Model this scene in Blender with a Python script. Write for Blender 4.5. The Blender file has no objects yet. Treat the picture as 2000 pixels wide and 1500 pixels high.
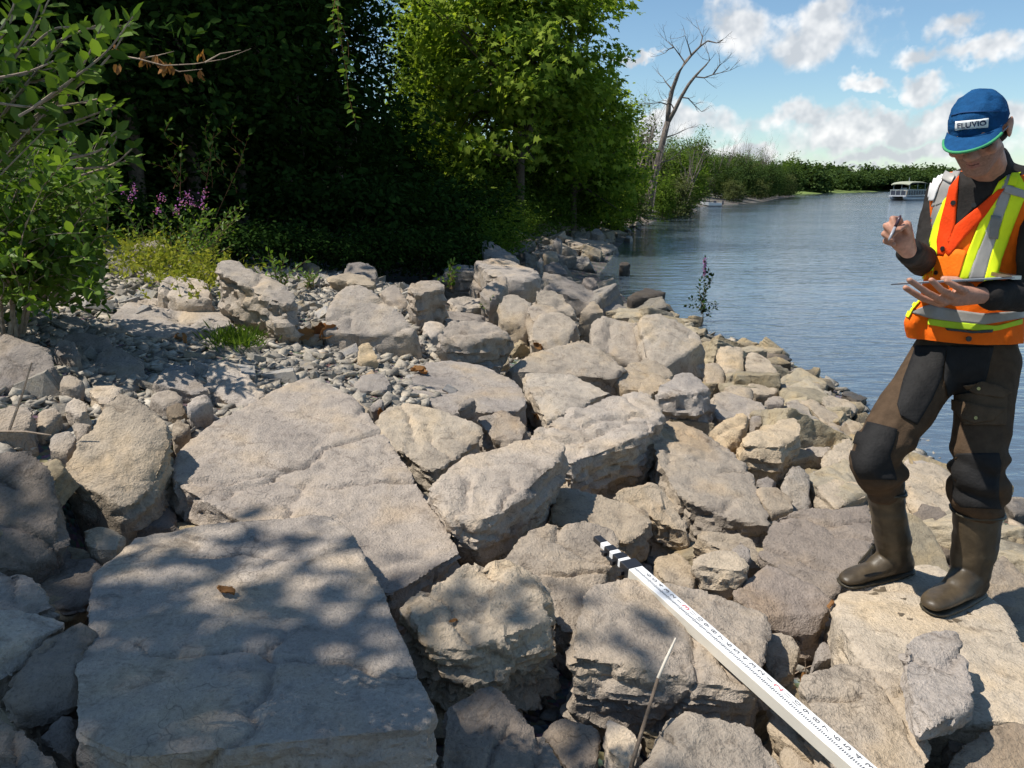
import bpy, bmesh, math, random
import numpy as np
from mathutils import Vector, Matrix, Quaternion
from mathutils.bvhtree import BVHTree

random.seed(7)
RNG = np.random.default_rng(11)
scene = bpy.context.scene
C = scene.collection

# ------------------------------------------------------------------ camera
CAM_H = 1.9
FPX = 1570.0
PITCH = math.atan(384.0 / FPX)
cam_data = bpy.data.cameras.new('camera')
cam_data.sensor_width = 36.0
cam_data.sensor_fit = 'HORIZONTAL'
cam_data.lens = FPX / 2000.0 * 36.0
cam_data.clip_start = 0.05
cam_data.clip_end = 6000.0
cam = bpy.data.objects.new('camera', cam_data)
cam.location = (0, 0, CAM_H)
cam.rotation_euler = (math.pi / 2 - PITCH, 0, 0)
C.objects.link(cam)
scene.camera = cam

# ------------------------------------------------------------------ light
SUN_VEC = Vector((-1.0, -0.16, 1.62)).normalized()      # towards the sun
SUN_EL = math.asin(SUN_VEC.z)
SUN_AZ = math.atan2(SUN_VEC.x, SUN_VEC.y)              # clockwise from +Y
sun_data = bpy.data.lights.new('sun', 'SUN')
sun_data.energy = 5.0
sun_data.angle = math.radians(0.53)
sun_data.color = (1.0, 0.955, 0.88)
sun = bpy.data.objects.new('sun', sun_data)
sun.rotation_euler = SUN_VEC.to_track_quat('Z', 'Y').to_euler()
C.objects.link(sun)
scene.view_settings.view_transform = 'Standard'
scene.view_settings.look = 'None'
scene.view_settings.gamma = 1.0
scene.view_settings.use_curve_mapping = False
scene.view_settings.exposure = 0.28
scene.cycles.max_bounces = 5
scene.cycles.use_adaptive_sampling = True
scene.cycles.adaptive_threshold = 0.02
scene.cycles.diffuse_bounces = 2
scene.cycles.glossy_bounces = 2
scene.cycles.transparent_max_bounces = 12
scene.cycles.caustics_reflective = False
scene.cycles.caustics_refractive = False


def px_dir(px, py):
    u = (px - 1000.0) / FPX
    v = (py - 750.0) / FPX
    return Vector((u, math.cos(PITCH) - v * math.sin(PITCH), -(math.sin(PITCH) + v * math.cos(PITCH))))


CAM = Vector((0, 0, CAM_H))


def at_z(px, py, z):
    d = px_dir(px, py)
    return CAM + d * ((z - CAM_H) / d.z)


def at_y(px, py, Y):
    d = px_dir(px, py)
    return CAM + d * (Y / d.y)


def to_px(p):
    x, y, z = p[0], p[1], p[2] - CAM_H
    f = y * math.cos(PITCH) - z * math.sin(PITCH)
    up = y * math.sin(PITCH) + z * math.cos(PITCH)
    return 1000 + FPX * x / f, 750 - FPX * up / f


# ------------------------------------------------------------------ world: Nishita sky with cumulus
world = bpy.data.worlds.new('World')
scene.world = world
world.use_nodes = True


def build_world():
    nt = world.node_tree
    for n in list(nt.nodes):
        nt.nodes.remove(n)
    N, L = nt.nodes, nt.links

    def math_(op, a, b=None, clamp=False):
        n = N.new('ShaderNodeMath'); n.operation = op; n.use_clamp = clamp
        for i, s in enumerate((a, b)):
            if s is None: continue
            if isinstance(s, (int, float)): n.inputs[i].default_value = s
            else: L.new(s, n.inputs[i])
        return n.outputs[0]

    out = N.new('ShaderNodeOutputWorld')
    sky = N.new('ShaderNodeTexSky')
    sky.sky_type = 'NISHITA'
    sky.sun_disc = False
    sky.sun_elevation = SUN_EL
    sky.sun_rotation = SUN_AZ
    sky.air_density = 1.0
    sky.dust_density = 0.15
    sky.ozone_density = 3.0
    bg = N.new('ShaderNodeBackground')
    bg.inputs['Strength'].default_value = 0.104
    wb = N.new('ShaderNodeMix'); wb.data_type = 'RGBA'; wb.blend_type = 'MULTIPLY'; wb.inputs['Factor'].default_value = 1.0
    wb.inputs['B'].default_value = (0.92, 1.02, 1.03, 1)
    L.new(sky.outputs[0], wb.inputs['A']); L.new(wb.outputs['Result'], bg.inputs['Color'])
    tc = N.new('ShaderNodeTexCoord')
    # warp the direction with noise for billowy edges
    nz = N.new('ShaderNodeTexNoise'); nz.inputs['Scale'].default_value = 9.0
    nz.inputs['Detail'].default_value = 5.0; nz.inputs['Roughness'].default_value = 0.62
    L.new(tc.outputs['Generated'], nz.inputs['Vector'])
    sub = N.new('ShaderNodeVectorMath'); sub.operation = 'SUBTRACT'
    L.new(nz.outputs['Color'], sub.inputs[0]); sub.inputs[1].default_value = (0.5, 0.5, 0.5)
    scl = N.new('ShaderNodeVectorMath'); scl.operation = 'SCALE'; scl.inputs['Scale'].default_value = 0.115
    L.new(sub.outputs[0], scl.inputs[0])
    add = N.new('ShaderNodeVectorMath'); add.operation = 'ADD'
    L.new(tc.outputs['Generated'], add.inputs[0]); L.new(scl.outputs[0], add.inputs[1])
    sep = N.new('ShaderNodeSeparateXYZ'); L.new(add.outputs[0], sep.inputs[0])
    az = math_('ARCTAN2', sep.outputs['X'], sep.outputs['Y'])
    el = math_('ARCSINE', sep.outputs['Z'])
    blobs = [  # px, py, rx, ry (pixels)
        (1600, 75, 112, 58), (1622, 25, 50, 46), (1432, 52, 78, 54), (1850, 46, 46, 28), (1905, 97, 92, 22), (1790, 110, 42, 24),
        (1700, 168, 36, 16), (1800, 172, 40, 20), (1150, 15, 36, 36), (1560, 236, 140, 24), (1690, 252, 220, 30), (1860, 222, 110, 24),
        (1320, 246, 120, 30), (1760, 300, 230, 20), (1470, 292, 110, 14), (880, 10, 60, 40), (1995, 240, 60, 40), (1260, 112, 44, 10), (1650, 330, 160, 9)]
    cae = N.new('ShaderNodeCombineXYZ'); L.new(az, cae.inputs[0]); L.new(el, cae.inputs[1])
    dmin = None
    for (px, py, rx, ry) in blobs:
        d = px_dir(px, py).normalized()
        a0, e0 = math.atan2(d.x, d.y), math.asin(d.z)
        ra, re = rx / FPX * 1.2, ry / FPX * 1.3
        vm = N.new('ShaderNodeVectorMath'); vm.operation = 'MULTIPLY_ADD'
        L.new(cae.outputs[0], vm.inputs[0]); vm.inputs[1].default_value = (1 / ra, 1 / re, 0); vm.inputs[2].default_value = (-a0 / ra, -e0 / re, 0)
        ln = N.new('ShaderNodeVectorMath'); ln.operation = 'LENGTH'; L.new(vm.outputs[0], ln.inputs[0])
        dmin = ln.outputs['Value'] if dmin is None else math_('MINIMUM', dmin, ln.outputs['Value'])
    dens = math_('MAXIMUM', math_('SUBTRACT', 1.0, dmin), 0.0)
    # generic cumulus field everywhere else in the sky
    sepd = N.new('ShaderNodeSeparateXYZ'); L.new(tc.outputs['Generated'], sepd.inputs[0])
    zz = math_('ADD', math_('MAXIMUM', sepd.outputs['Z'], 0.0), 0.12)
    comb = N.new('ShaderNodeCombineXYZ')
    L.new(math_('DIVIDE', sepd.outputs['X'], zz), comb.inputs[0]); L.new(math_('DIVIDE', sepd.outputs['Y'], zz), comb.inputs[1])
    n2 = N.new('ShaderNodeTexNoise'); n2.inputs['Scale'].default_value = 1.1
    n2.inputs['Detail'].default_value = 4.0; n2.inputs['Roughness'].default_value = 0.55
    L.new(comb.outputs[0], n2.inputs['Vector'])
    gen = math_('MULTIPLY', math_('SUBTRACT', n2.outputs['Fac'], 0.60), 4.0, True)
    n3 = N.new('ShaderNodeTexNoise'); n3.inputs['Scale'].default_value = 26.0
    n3.inputs['Detail'].default_value = 5.0; n3.inputs['Roughness'].default_value = 0.6
    L.new(tc.outputs['Generated'], n3.inputs['Vector'])
    dn = math_('ADD', math_('MULTIPLY', dens, 1.25), math_('MULTIPLY', math_('SUBTRACT', n3.outputs['Fac'], 0.5), 1.5))
    dn = math_('MULTIPLY', dn, math_('MULTIPLY', dens, 8.0, True))
    dn = math_('MULTIPLY', math_('SUBTRACT', dn, 0.10), 1.35, True)
    total = math_('MAXIMUM', dn, math_('MULTIPLY', gen, 0.5))
    ramp = N.new('ShaderNodeMapRange'); ramp.interpolation_type = 'SMOOTHSTEP'
    L.new(total, ramp.inputs['Value'])
    ramp.inputs['To Max'].default_value = 0.92
    fac = math_('MULTIPLY', ramp.outputs[0], math_('MULTIPLY', math_('ADD', sepd.outputs['Z'], 0.01), 60.0, True))
    # billows: the same noise looked up a little towards the sun gives lit and shaded sides
    vo_ = N.new('ShaderNodeVectorMath'); vo_.operation = 'ADD'; L.new(tc.outputs['Generated'], vo_.inputs[0])
    vo_.inputs[1].default_value = (-0.012, 0.0, 0.016)
    n4 = N.new('ShaderNodeTexNoise'); n4.inputs['Scale'].default_value = 26.0
    n4.inputs['Detail'].default_value = 3.0; n4.inputs['Roughness'].default_value = 0.6
    L.new(vo_.outputs[0], n4.inputs['Vector'])
    n1b = N.new('ShaderNodeTexNoise'); n1b.inputs['Scale'].default_value = 26.0
    n1b.inputs['Detail'].default_value = 3.0; n1b.inputs['Roughness'].default_value = 0.6
    L.new(tc.outputs['Generated'], n1b.inputs['Vector'])
    bright = math_('ADD', 0.79, math_('MULTIPLY', math_('SUBTRACT', n1b.outputs['Fac'], n4.outputs['Fac']), 0.9))
    bright = math_('SUBTRACT', bright, math_('MULTIPLY', dens, 0.16))
    bright = math_('MAXIMUM', math_('MINIMUM', bright, 0.90), 0.58)
    ccol = N.new('ShaderNodeMix'); ccol.data_type = 'RGBA'
    L.new(math_('MULTIPLY', math_('SUBTRACT', bright, 0.40), 2.4, True), ccol.inputs['Factor'])
    ccol.inputs['A'].default_value = (0.80, 0.89, 1.0, 1); ccol.inputs['B'].default_value = (1, 1, 1, 1)
    bgc = N.new('ShaderNodeBackground')
    L.new(ccol.outputs['Result'], bgc.inputs['Color']); L.new(bright, bgc.inputs['Strength'])
    mx = N.new('ShaderNodeMixShader')
    L.new(fac, mx.inputs[0]); L.new(bg.outputs[0], mx.inputs[1]); L.new(bgc.outputs[0], mx.inputs[2])
    L.new(mx.outputs[0], out.inputs['Surface'])


build_world()
world.cycles.sampling_method = 'MANUAL'
world.cycles.sample_map_resolution = 512

# ------------------------------------------------------------------ helpers

def tag(o, label=None, cat=None, group=None, kind=None):
    if label: o['label'] = label
    if cat: o['category'] = cat
    if group: o['group'] = group
    if kind: o['kind'] = kind
    return o


def empty(name, loc):
    o = bpy.data.objects.new(name, None)
    o.empty_display_size = 0.1
    o.location = loc
    C.objects.link(o)
    return o


def link_mesh(name, me, mat=None, parent=None, loc=None, smooth=False):
    o = bpy.data.objects.new(name, me)
    C.objects.link(o)
    if mat is not None and len(me.materials) == 0:
        me.materials.append(mat)
    if parent is not None:
        o.parent = parent
        o.location = (Vector(loc) if loc is not None else Vector((0, 0, 0))) - parent.location
    elif loc is not None:
        o.location = loc
    if smooth:
        me.polygons.foreach_set('use_smooth', np.ones(len(me.polygons), dtype=bool))
    return o


def mesh_np(name, verts, faces, mat=None, parent=None, loc=(0, 0, 0), smooth=False):
    """verts in world coordinates; origin placed at loc; faces list of index tuples or ndarray (n,k)"""
    verts = np.asarray(verts, dtype=np.float64).reshape(-1, 3) - np.array(loc, dtype=np.float64)
    me = bpy.data.meshes.new(name)
    if isinstance(faces, np.ndarray):
        n, k = faces.shape
        me.vertices.add(len(verts)); me.vertices.foreach_set('co', verts.astype(np.float32).ravel())
        me.loops.add(n * k); me.loops.foreach_set('vertex_index', faces.astype(np.int32).ravel())
        me.polygons.add(n)
        me.polygons.foreach_set('loop_start', np.arange(0, n * k, k, dtype=np.int32))
        me.update(calc_edges=True)
    else:
        me.from_pydata([tuple(v) for v in verts], [], [tuple(f) for f in faces])
    return link_mesh(name, me, mat, parent, loc, smooth)


class MB:
    """collects tubes, boxes and polygons in world coordinates"""
    def __init__(self):
        self.v = []; self.f = []

    def tube(self, pts, radii, sides=6, cap=True):
        pts = [Vector(p) for p in pts]
        if isinstance(radii, (int, float)): radii = [radii] * len(pts)
        base = len(self.v)
        ref = Vector((0.3, 0.2, 0.93))
        for i, p in enumerate(pts):
            a = pts[max(i - 1, 0)]; b = pts[min(i + 1, len(pts) - 1)]
            t = (b - a)
            if t.length < 1e-9: t = Vector((0, 0, 1))
            t.normalize()
            if abs(t.dot(ref)) > 0.95: r_ = Vector((1, 0.1, 0))
            else: r_ = ref
            n1 = t.cross(r_).normalized(); n2 = t.cross(n1)
            for k in range(sides):
                an = 2 * math.pi * k / sides
                self.v.append(p + (n1 * math.cos(an) + n2 * math.sin(an)) * radii[i])
        for i in range(len(pts) - 1):
            for k in range(sides):
                a = base + i * sides + k; b = base + i * sides + (k + 1) % sides
                self.f.append((a, b, b + sides, a + sides))
        if cap:
            self.f.append(tuple(base + k for k in range(sides))[::-1])
            self.f.append(tuple(base + (len(pts) - 1) * sides + k for k in range(sides)))
        return self

    def box(self, c, sx, sy, sz, M=None):
        c = Vector(c); b = len(self.v)
        for dx in (-.5, .5):
            for dy in (-.5, .5):
                for dz in (-.5, .5):
                    p = Vector((dx * sx, dy * sy, dz * sz))
                    if M is not None: p = M @ p
                    self.v.append(c + p)
        for q in ((0, 1, 3, 2), (4, 6, 7, 5), (0, 4, 5, 1), (2, 3, 7, 6), (0, 2, 6, 4), (1, 5, 7, 3)):
            self.f.append(tuple(b + i for i in q))
        return self

    def poly(self, pts):
        b = len(self.v)
        self.v += [Vector(p) for p in pts]
        self.f.append(tuple(range(b, b + len(pts))))
        return self

    def prism(self, pts, off):
        """extrude polygon pts by vector off"""
        b = len(self.v); n = len(pts); off = Vector(off)
        self.v += [Vector(p) for p in pts] + [Vector(p) + off for p in pts]
        self.f.append(tuple(range(b, b + n)))
        self.f.append(tuple(range(b + 2 * n - 1, b + n - 1, -1)))
        for i in range(n):
            j = (i + 1) % n
            self.f.append((b + j, b + i, b + n + i, b + n + j))
        return self

    def build(self, name, mat, parent=None, loc=(0, 0, 0), smooth=False):
        o = mesh_np(name, [tuple(v) for v in self.v], self.f, mat, parent, loc, smooth)
        bm = bmesh.new(); bm.from_mesh(o.data)
        bmesh.ops.recalc_face_normals(bm, faces=bm.faces); bm.to_mesh(o.data); bm.free()
        return o


# ---- vectorised noise
def _hash(ix, iy, iz):
    h = (ix.astype(np.uint32) * np.uint32(374761393) + iy.astype(np.uint32) * np.uint32(668265263)
         + iz.astype(np.uint32) * np.uint32(2246822519))
    h = (h ^ (h >> np.uint32(13))) * np.uint32(1274126177)
    h = h ^ (h >> np.uint32(16))
    return h.astype(np.float64) / 4294967295.0


def vnoise(P):
    P = np.asarray(P, dtype=np.float64) + 1000.0
    I = np.floor(P).astype(np.int64); Fr = P - I
    Fr = Fr * Fr * (3 - 2 * Fr)
    r = 0
    for dx in (0, 1):
        wx = Fr[:, 0] if dx else 1 - Fr[:, 0]
        for dy in (0, 1):
            wy = Fr[:, 1] if dy else 1 - Fr[:, 1]
            for dz in (0, 1):
                wz = Fr[:, 2] if dz else 1 - Fr[:, 2]
                r = r + wx * wy * wz * _hash(I[:, 0] + dx, I[:, 1] + dy, I[:, 2] + dz)
    return r * 2 - 1


def fbm(P, octaves=4, rough=0.5):
    s = 0; a = 1.0; t = 0
    P = np.array(P, dtype=np.float64)
    for o in range(octaves):
        s = s + a * vnoise(P * (2.03 ** o) + o * 17.3); t += a; a *= rough
    return s / t


def sstep(a, b, x):
    t = np.clip((x - a) / (b - a), 0, 1)
    return t * t * (3 - 2 * t)


# ------------------------------------------------------------------ materials
def new_mat(name):
    m = bpy.data.materials.new(name); m.use_nodes = True
    nt = m.node_tree
    for n in list(nt.nodes): nt.nodes.remove(n)
    out = nt.nodes.new('ShaderNodeOutputMaterial')
    return m, nt, nt.nodes, nt.links, out


def simple(name, col, rough=0.7, spec=0.3, var=0.18, scale=14.0, bump=0.0, bscale=80.0, metal=0.0, bdist=0.004):
    m, nt, N, L, out = new_mat(name)
    b = N.new('ShaderNodeBsdfPrincipled')
    b.inputs['Roughness'].default_value = rough
    b.inputs['Specular IOR Level'].default_value = spec
    b.inputs['Metallic'].default_value = metal
    tc = N.new('ShaderNodeTexCoord')
    n = N.new('ShaderNodeTexNoise'); n.inputs['Scale'].default_value = scale
    n.inputs['Detail'].default_value = 5; n.inputs['Roughness'].default_value = .6
    L.new(tc.outputs['Object'], n.inputs['Vector'])
    r = N.new('ShaderNodeValToRGB')
    c0 = [max(0, c * (1 - var)) for c in col]; c1 = [min(1, c * (1 + var)) for c in col]
    r.color_ramp.elements[0].position = .3; r.color_ramp.elements[1].position = .7
    r.color_ramp.elements[0].color = (*c0, 1); r.color_ramp.elements[1].color = (*c1, 1)
    L.new(n.outputs['Fac'], r.inputs[0]); L.new(r.outputs[0], b.inputs['Base Color'])
    if bump > 0:
        n2 = N.new('ShaderNodeTexNoise'); n2.inputs['Scale'].default_value = bscale
        n2.inputs['Detail'].default_value = 6
        L.new(tc.outputs['Object'], n2.inputs['Vector'])
        bp = N.new('ShaderNodeBump'); bp.inputs['Strength'].default_value = bump; bp.inputs['Distance'].default_value = bdist
        L.new(n2.outputs['Fac'], bp.inputs['Height']); L.new(bp.outputs[0], b.inputs['Normal'])
    L.new(b.outputs[0], out.inputs['Surface'])
    return m


def rock_material(name, fine=1.0):
    m, nt, N, L, out = new_mat(name)
    b = N.new('ShaderNodeBsdfPrincipled')
    b.inputs['Roughness'].default_value = 0.86
    b.inputs['Specular IOR Level'].default_value = 0.25
    oi = N.new('ShaderNodeObjectInfo')
    tc = N.new('ShaderNodeTexCoord')
    off = N.new('ShaderNodeVectorMath'); off.operation = 'MULTIPLY_ADD'
    comb = N.new('ShaderNodeCombineXYZ')
    for i in range(3): L.new(oi.outputs['Random'], comb.inputs[i])
    L.new(comb.outputs[0], off.inputs[0]); off.inputs[1].default_value = (37.0, 53.0, 71.0)
    L.new(tc.outputs['Object'], off.inputs[2])
    V = off.outputs[0]

    def noise(scale, detail, rough, dist=0.0):
        n = N.new('ShaderNodeTexNoise'); n.inputs['Scale'].default_value = scale
        n.inputs['Detail'].default_value = detail; n.inputs['Roughness'].default_value = rough
        n.inputs['Distortion'].default_value = dist
        L.new(V, n.inputs['Vector']); return n

    def ramp(src, stops):
        r = N.new('ShaderNodeValToRGB')
        while len(r.color_ramp.elements) < len(stops): r.color_ramp.elements.new(.5)
        for e, (p, c) in zip(r.color_ramp.elements, stops):
            e.position = p; e.color = (c, c, c, 1) if isinstance(c, (int, float)) else (*c, 1)
        L.new(src, r.inputs[0]); return r.outputs[0]

    def mul(a, c, fac=1.0, mode='MULTIPLY'):
        mx = N.new('ShaderNodeMix'); mx.data_type = 'RGBA'; mx.blend_type = mode
        mx.inputs['Factor'].default_value = fac
        L.new(a, mx.inputs['A'])
        if isinstance(c, tuple): mx.inputs['B'].default_value = (*c, 1)
        else: L.new(c, mx.inputs['B'])
        return mx

    big = noise(2.3, 3, .62, .3)
    mid = noise(15.0, 4, .70)
    fin = noise(95.0 * fine, 3, .75)
    # warm tan <-> cool grey weathering patches
    col = mul(oi.outputs['Color'], ramp(big.outputs['Fac'], [(.28, (.70, .71, .74)), (.5, (1, 1, 1)), (.72, (1.18, 1.08, .90))]))
    col = mul(col.outputs['Result'], ramp(mid.outputs['Fac'], [(.30, .68), (.46, .98), (.60, 1.05), (.74, 1.28)]), .85)
    col = mul(col.outputs['Result'], ramp(fin.outputs['Fac'], [(.30, .60), (.44, .95), (.60, 1.05), (.75, 1.35)]), .85)
    # sparse dark stains and pits
    st = noise(6.0, 5, .75, 1.0)
    col = mul(col.outputs['Result'], ramp(st.outputs['Fac'], [(.28, (.42, .39, .36)), (.43, (1, 1, 1))]), .9)
    # ochre iron stains
    oc = noise(1.7, 2, .6, .8)
    fac = ramp(oc.outputs['Fac'], [(.60, 0.0), (.78, .5)])
    ochre = mul(col.outputs['Result'], (1.15, .93, .62))
    mx = N.new('ShaderNodeMix'); mx.data_type = 'RGBA'
    L.new(fac, mx.inputs['Factor']); L.new(col.outputs['Result'], mx.inputs['A']); L.new(ochre.outputs['Result'], mx.inputs['B'])
    # hairline cracks
    vo = N.new('ShaderNodeTexVoronoi'); vo.feature = 'DISTANCE_TO_EDGE'; vo.inputs['Scale'].default_value = 2.6
    wv = N.new('ShaderNodeVectorMath'); wv.operation = 'ADD'
    nn = noise(6.0, 2, .6)
    sc_ = N.new('ShaderNodeVectorMath'); sc_.operation = 'SCALE'; sc_.inputs['Scale'].default_value = .5
    L.new(nn.outputs['Color'], sc_.inputs[0]); L.new(V, wv.inputs[0]); L.new(sc_.outputs[0], wv.inputs[1])
    L.new(wv.outputs[0], vo.inputs['Vector'])
    crk = ramp(vo.outputs['Distance'], [(0.0, 0.0), (.010, 1.0)])
    msk = ramp(noise(1.9, 1, .5).outputs['Fac'], [(.50, 1.0), (.60, 0.0)])
    cm = N.new('ShaderNodeMath'); cm.operation = 'MAXIMUM'; L.new(crk, cm.inputs[0]); L.new(msk, cm.inputs[1])
    crc = ramp(cm.outputs[0], [(0.0, .45), (1.0, 1.0)])
    col = mul(mx.outputs['Result'], crc, .8)
    # stone below the splash line is wet: darker and shinier
    gp = N.new('ShaderNodeNewGeometry'); sz = N.new('ShaderNodeSeparateXYZ'); L.new(gp.outputs['Position'], sz.inputs[0])
    wz = N.new('ShaderNodeMath'); wz.operation = 'MULTIPLY_ADD'; L.new(mid.outputs['Fac'], wz.inputs[0]); wz.inputs[1].default_value = .10; L.new(sz.outputs['Z'], wz.inputs[2])
    wet = N.new('ShaderNodeMapRange'); L.new(wz.outputs[0], wet.inputs['Value'])
    wet.inputs['From Min'].default_value = .15; wet.inputs['From Max'].default_value = .20; wet.inputs['To Min'].default_value = .38; wet.inputs['To Max'].default_value = 1.0
    wm = N.new('ShaderNodeVectorMath'); wm.operation = 'SCALE'; L.new(col.outputs['Result'], wm.inputs[0]); L.new(wet.outputs[0], wm.inputs['Scale'])
    wr = N.new('ShaderNodeMapRange'); L.new(wet.outputs[0], wr.inputs['Value']); wr.inputs['From Min'].default_value = .38; wr.inputs['To Min'].default_value = .35; wr.inputs['To Max'].default_value = .86
    L.new(wr.outputs[0], b.inputs['Roughness'])
    L.new(wm.outputs[0], b.inputs['Base Color'])
    # relief
    hsum = N.new('ShaderNodeMath'); hsum.operation = 'MULTIPLY_ADD'
    L.new(mid.outputs['Fac'], hsum.inputs[0]); hsum.inputs[1].default_value = 1.6
    L.new(fin.outputs['Fac'], hsum.inputs[2])
    bp = N.new('ShaderNodeBump'); bp.inputs['Strength'].default_value = 0.6; bp.inputs['Distance'].default_value = .020
    L.new(hsum.outputs[0], bp.inputs['Height'])
    L.new(bp.outputs[0], b.inputs['Normal'])
    L.new(b.outputs[0], out.inputs['Surface'])
    return m


def leaf_material(name, c_dark, c_light, trans=0.35, gloss=0.12, hue=None):
    m, nt, N, L, out = new_mat(name)
    g = N.new('ShaderNodeNewGeometry')
    r = N.new('ShaderNodeValToRGB')
    r.color_ramp.elements[0].position = 0.0; r.color_ramp.elements[0].color = (*c_dark, 1)
    r.color_ramp.elements[1].position = 1.0; r.color_ramp.elements[1].color = (*c_light, 1)
    if hue:
        e = r.color_ramp.elements.new(.96); e.color = (*c_light, 1)
        r.color_ramp.elements[-1].color = (*hue, 1)
    L.new(g.outputs['Random Per Island'], r.inputs[0])
    d = N.new('ShaderNodeBsdfDiffuse'); L.new(r.outputs[0], d.inputs['Color'])
    t = N.new('ShaderNodeBsdfTranslucent')
    tint = N.new('ShaderNodeMix'); tint.data_type = 'RGBA'; tint.blend_type = 'MULTIPLY'; tint.inputs['Factor'].default_value = 1
    L.new(r.outputs[0], tint.inputs['A']); tint.inputs['B'].default_value = (1.35, 1.35, .55, 1)
    L.new(tint.outputs['Result'], t.inputs['Color'])
    mx = N.new('ShaderNodeMixShader'); mx.inputs[0].default_value = trans
    L.new(d.outputs[0], mx.inputs[1]); L.new(t.outputs[0], mx.inputs[2])
    if gloss > .11:
        gl = N.new('ShaderNodeBsdfGlossy'); gl.inputs['Roughness'].default_value = .45
        m2 = N.new('ShaderNodeMixShader'); m2.inputs[0].default_value = .018
        L.new(mx.outputs[0], m2.inputs[1]); L.new(gl.outputs[0], m2.inputs[2])
        L.new(m2.outputs[0], out.inputs['Surface'])
    else:
        L.new(mx.outputs[0], out.inputs['Surface'])
    return m


M_ROCK = rock_material('limestone')
M_PEB = rock_material('limestone_fragments', .6)
M_BARK = simple('bark', (.13, .10, .075), .9, .1, .4, 20, .6, 60, bdist=.01)
M_DEAD = simple('weathered_dead_wood', (.17, .14, .115), .9, .1, .35, 8, .6, 40, bdist=.01)
M_TWIG = simple('pale_dry_twig', (.34, .26, .19), .85, .15, .35, 30, .4, 120)
# ------------------------------------------------------------------ bank profile
SHORE = [(-6.0, 2.6), (0.0, 2.75), (4.54, 2.95), (6.84, 3.12), (9.0, 3.2), (10.3, 2.7), (13.7, 2.05), (17.8, 1.9), (23.3, 2.9),
         (37.8, 5.6), (51.5, 9.5), (70.0, 16.0), (80.0, 17.3), (92.0, 25.0), (114.0, 35.0), (190.0, 66.0), (215.0, 60.0), (260.0, -30.0), (300, -200.0)]
SY = np.array([p[0] for p in SHORE]); SX = np.array([p[1] for p in SHORE])
DXS = np.gradient(SX, SY)


def bank_z(X, Y):
    X = np.asarray(X, dtype=np.float64); Y = np.asarray(Y, dtype=np.float64)
    xs = np.interp(Y, SY, SX)
    sl = np.interp(Y, SY, np.clip(DXS, -2, 2))
    s = (xs - X) / np.sqrt(1 + sl * sl)
    up = 0.165 * s - 0.0035 * np.clip(s - 6, 0, 30) ** 2
    up = np.where(s > 20, 1.6 + 0.2 * np.sin(s * .1), np.minimum(up, 1.75))
    dn = np.maximum(0.30 * s, -1.6)
    return np.where(s > 0, up, dn)


def bz(x, y):
    return float(bank_z(np.array([x]), np.array([y]))[0])


def on_bank(px, py, h=0.0):
    """point of the bank surface (raised by h) seen at a pixel"""
    z = 0.6
    p = at_z(px, py, z)
    for _ in range(40):
        z = 0.5 * z + 0.5 * (bz(p.x, p.y) + h)
        z = min(z, CAM_H - .1)
        p = at_z(px, py, z)
    return p


GRAVEL_PX = [(0, 470), (230, 480), (420, 520), (600, 520), (800, 560), (820, 640), (860, 690), (900, 760), (800, 800), (700, 800), (600, 770),
             (400, 840), (250, 840), (0, 860), (-120, 700)]
GRAVEL = [on_bank(*p) for p in GRAVEL_PX]
GX = np.array([p.x for p in GRAVEL]); GY = np.array([p.y for p in GRAVEL])


def inside_poly(x, y, px, py):
    x = np.asarray(x); y = np.asarray(y)
    r = np.zeros(x.shape, dtype=bool)
    j = len(px) - 1
    for i in range(len(px)):
        cond = ((py[i] > y) != (py[j] > y)) & (x < (px[j] - px[i]) * (y - py[i]) / (py[j] - py[i] + 1e-12) + px[i])
        r ^= cond; j = i
    return r


def ground_z(X, Y):
    """actual soil surface under the boulders"""
    X = np.asarray(X, dtype=np.float64); Y = np.asarray(Y, dtype=np.float64)
    z = bank_z(X, Y)
    g = inside_poly(X, Y, GX, GY)
    pit = np.where(g, 0.02, 0.26) * np.clip((16 - Y) / 3, 0.25, 1)
    xs = np.interp(Y, SY, SX)
    pit = np.where((xs - X) > 4.6, np.minimum(pit, .06), pit)
    nz = fbm(np.stack([X * .9, Y * .9, X * 0], 1), 3) * .05
    return z - pit * np.clip((z - .05) / .35, 0.0, 1) + nz * np.clip(z / .2 + .3, .2, 1)


def axis(segs):
    r = []
    for a, b, st in segs:
        r += list(np.arange(a, b, st))
    return np.array(sorted(set(np.round(r, 4))))


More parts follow.
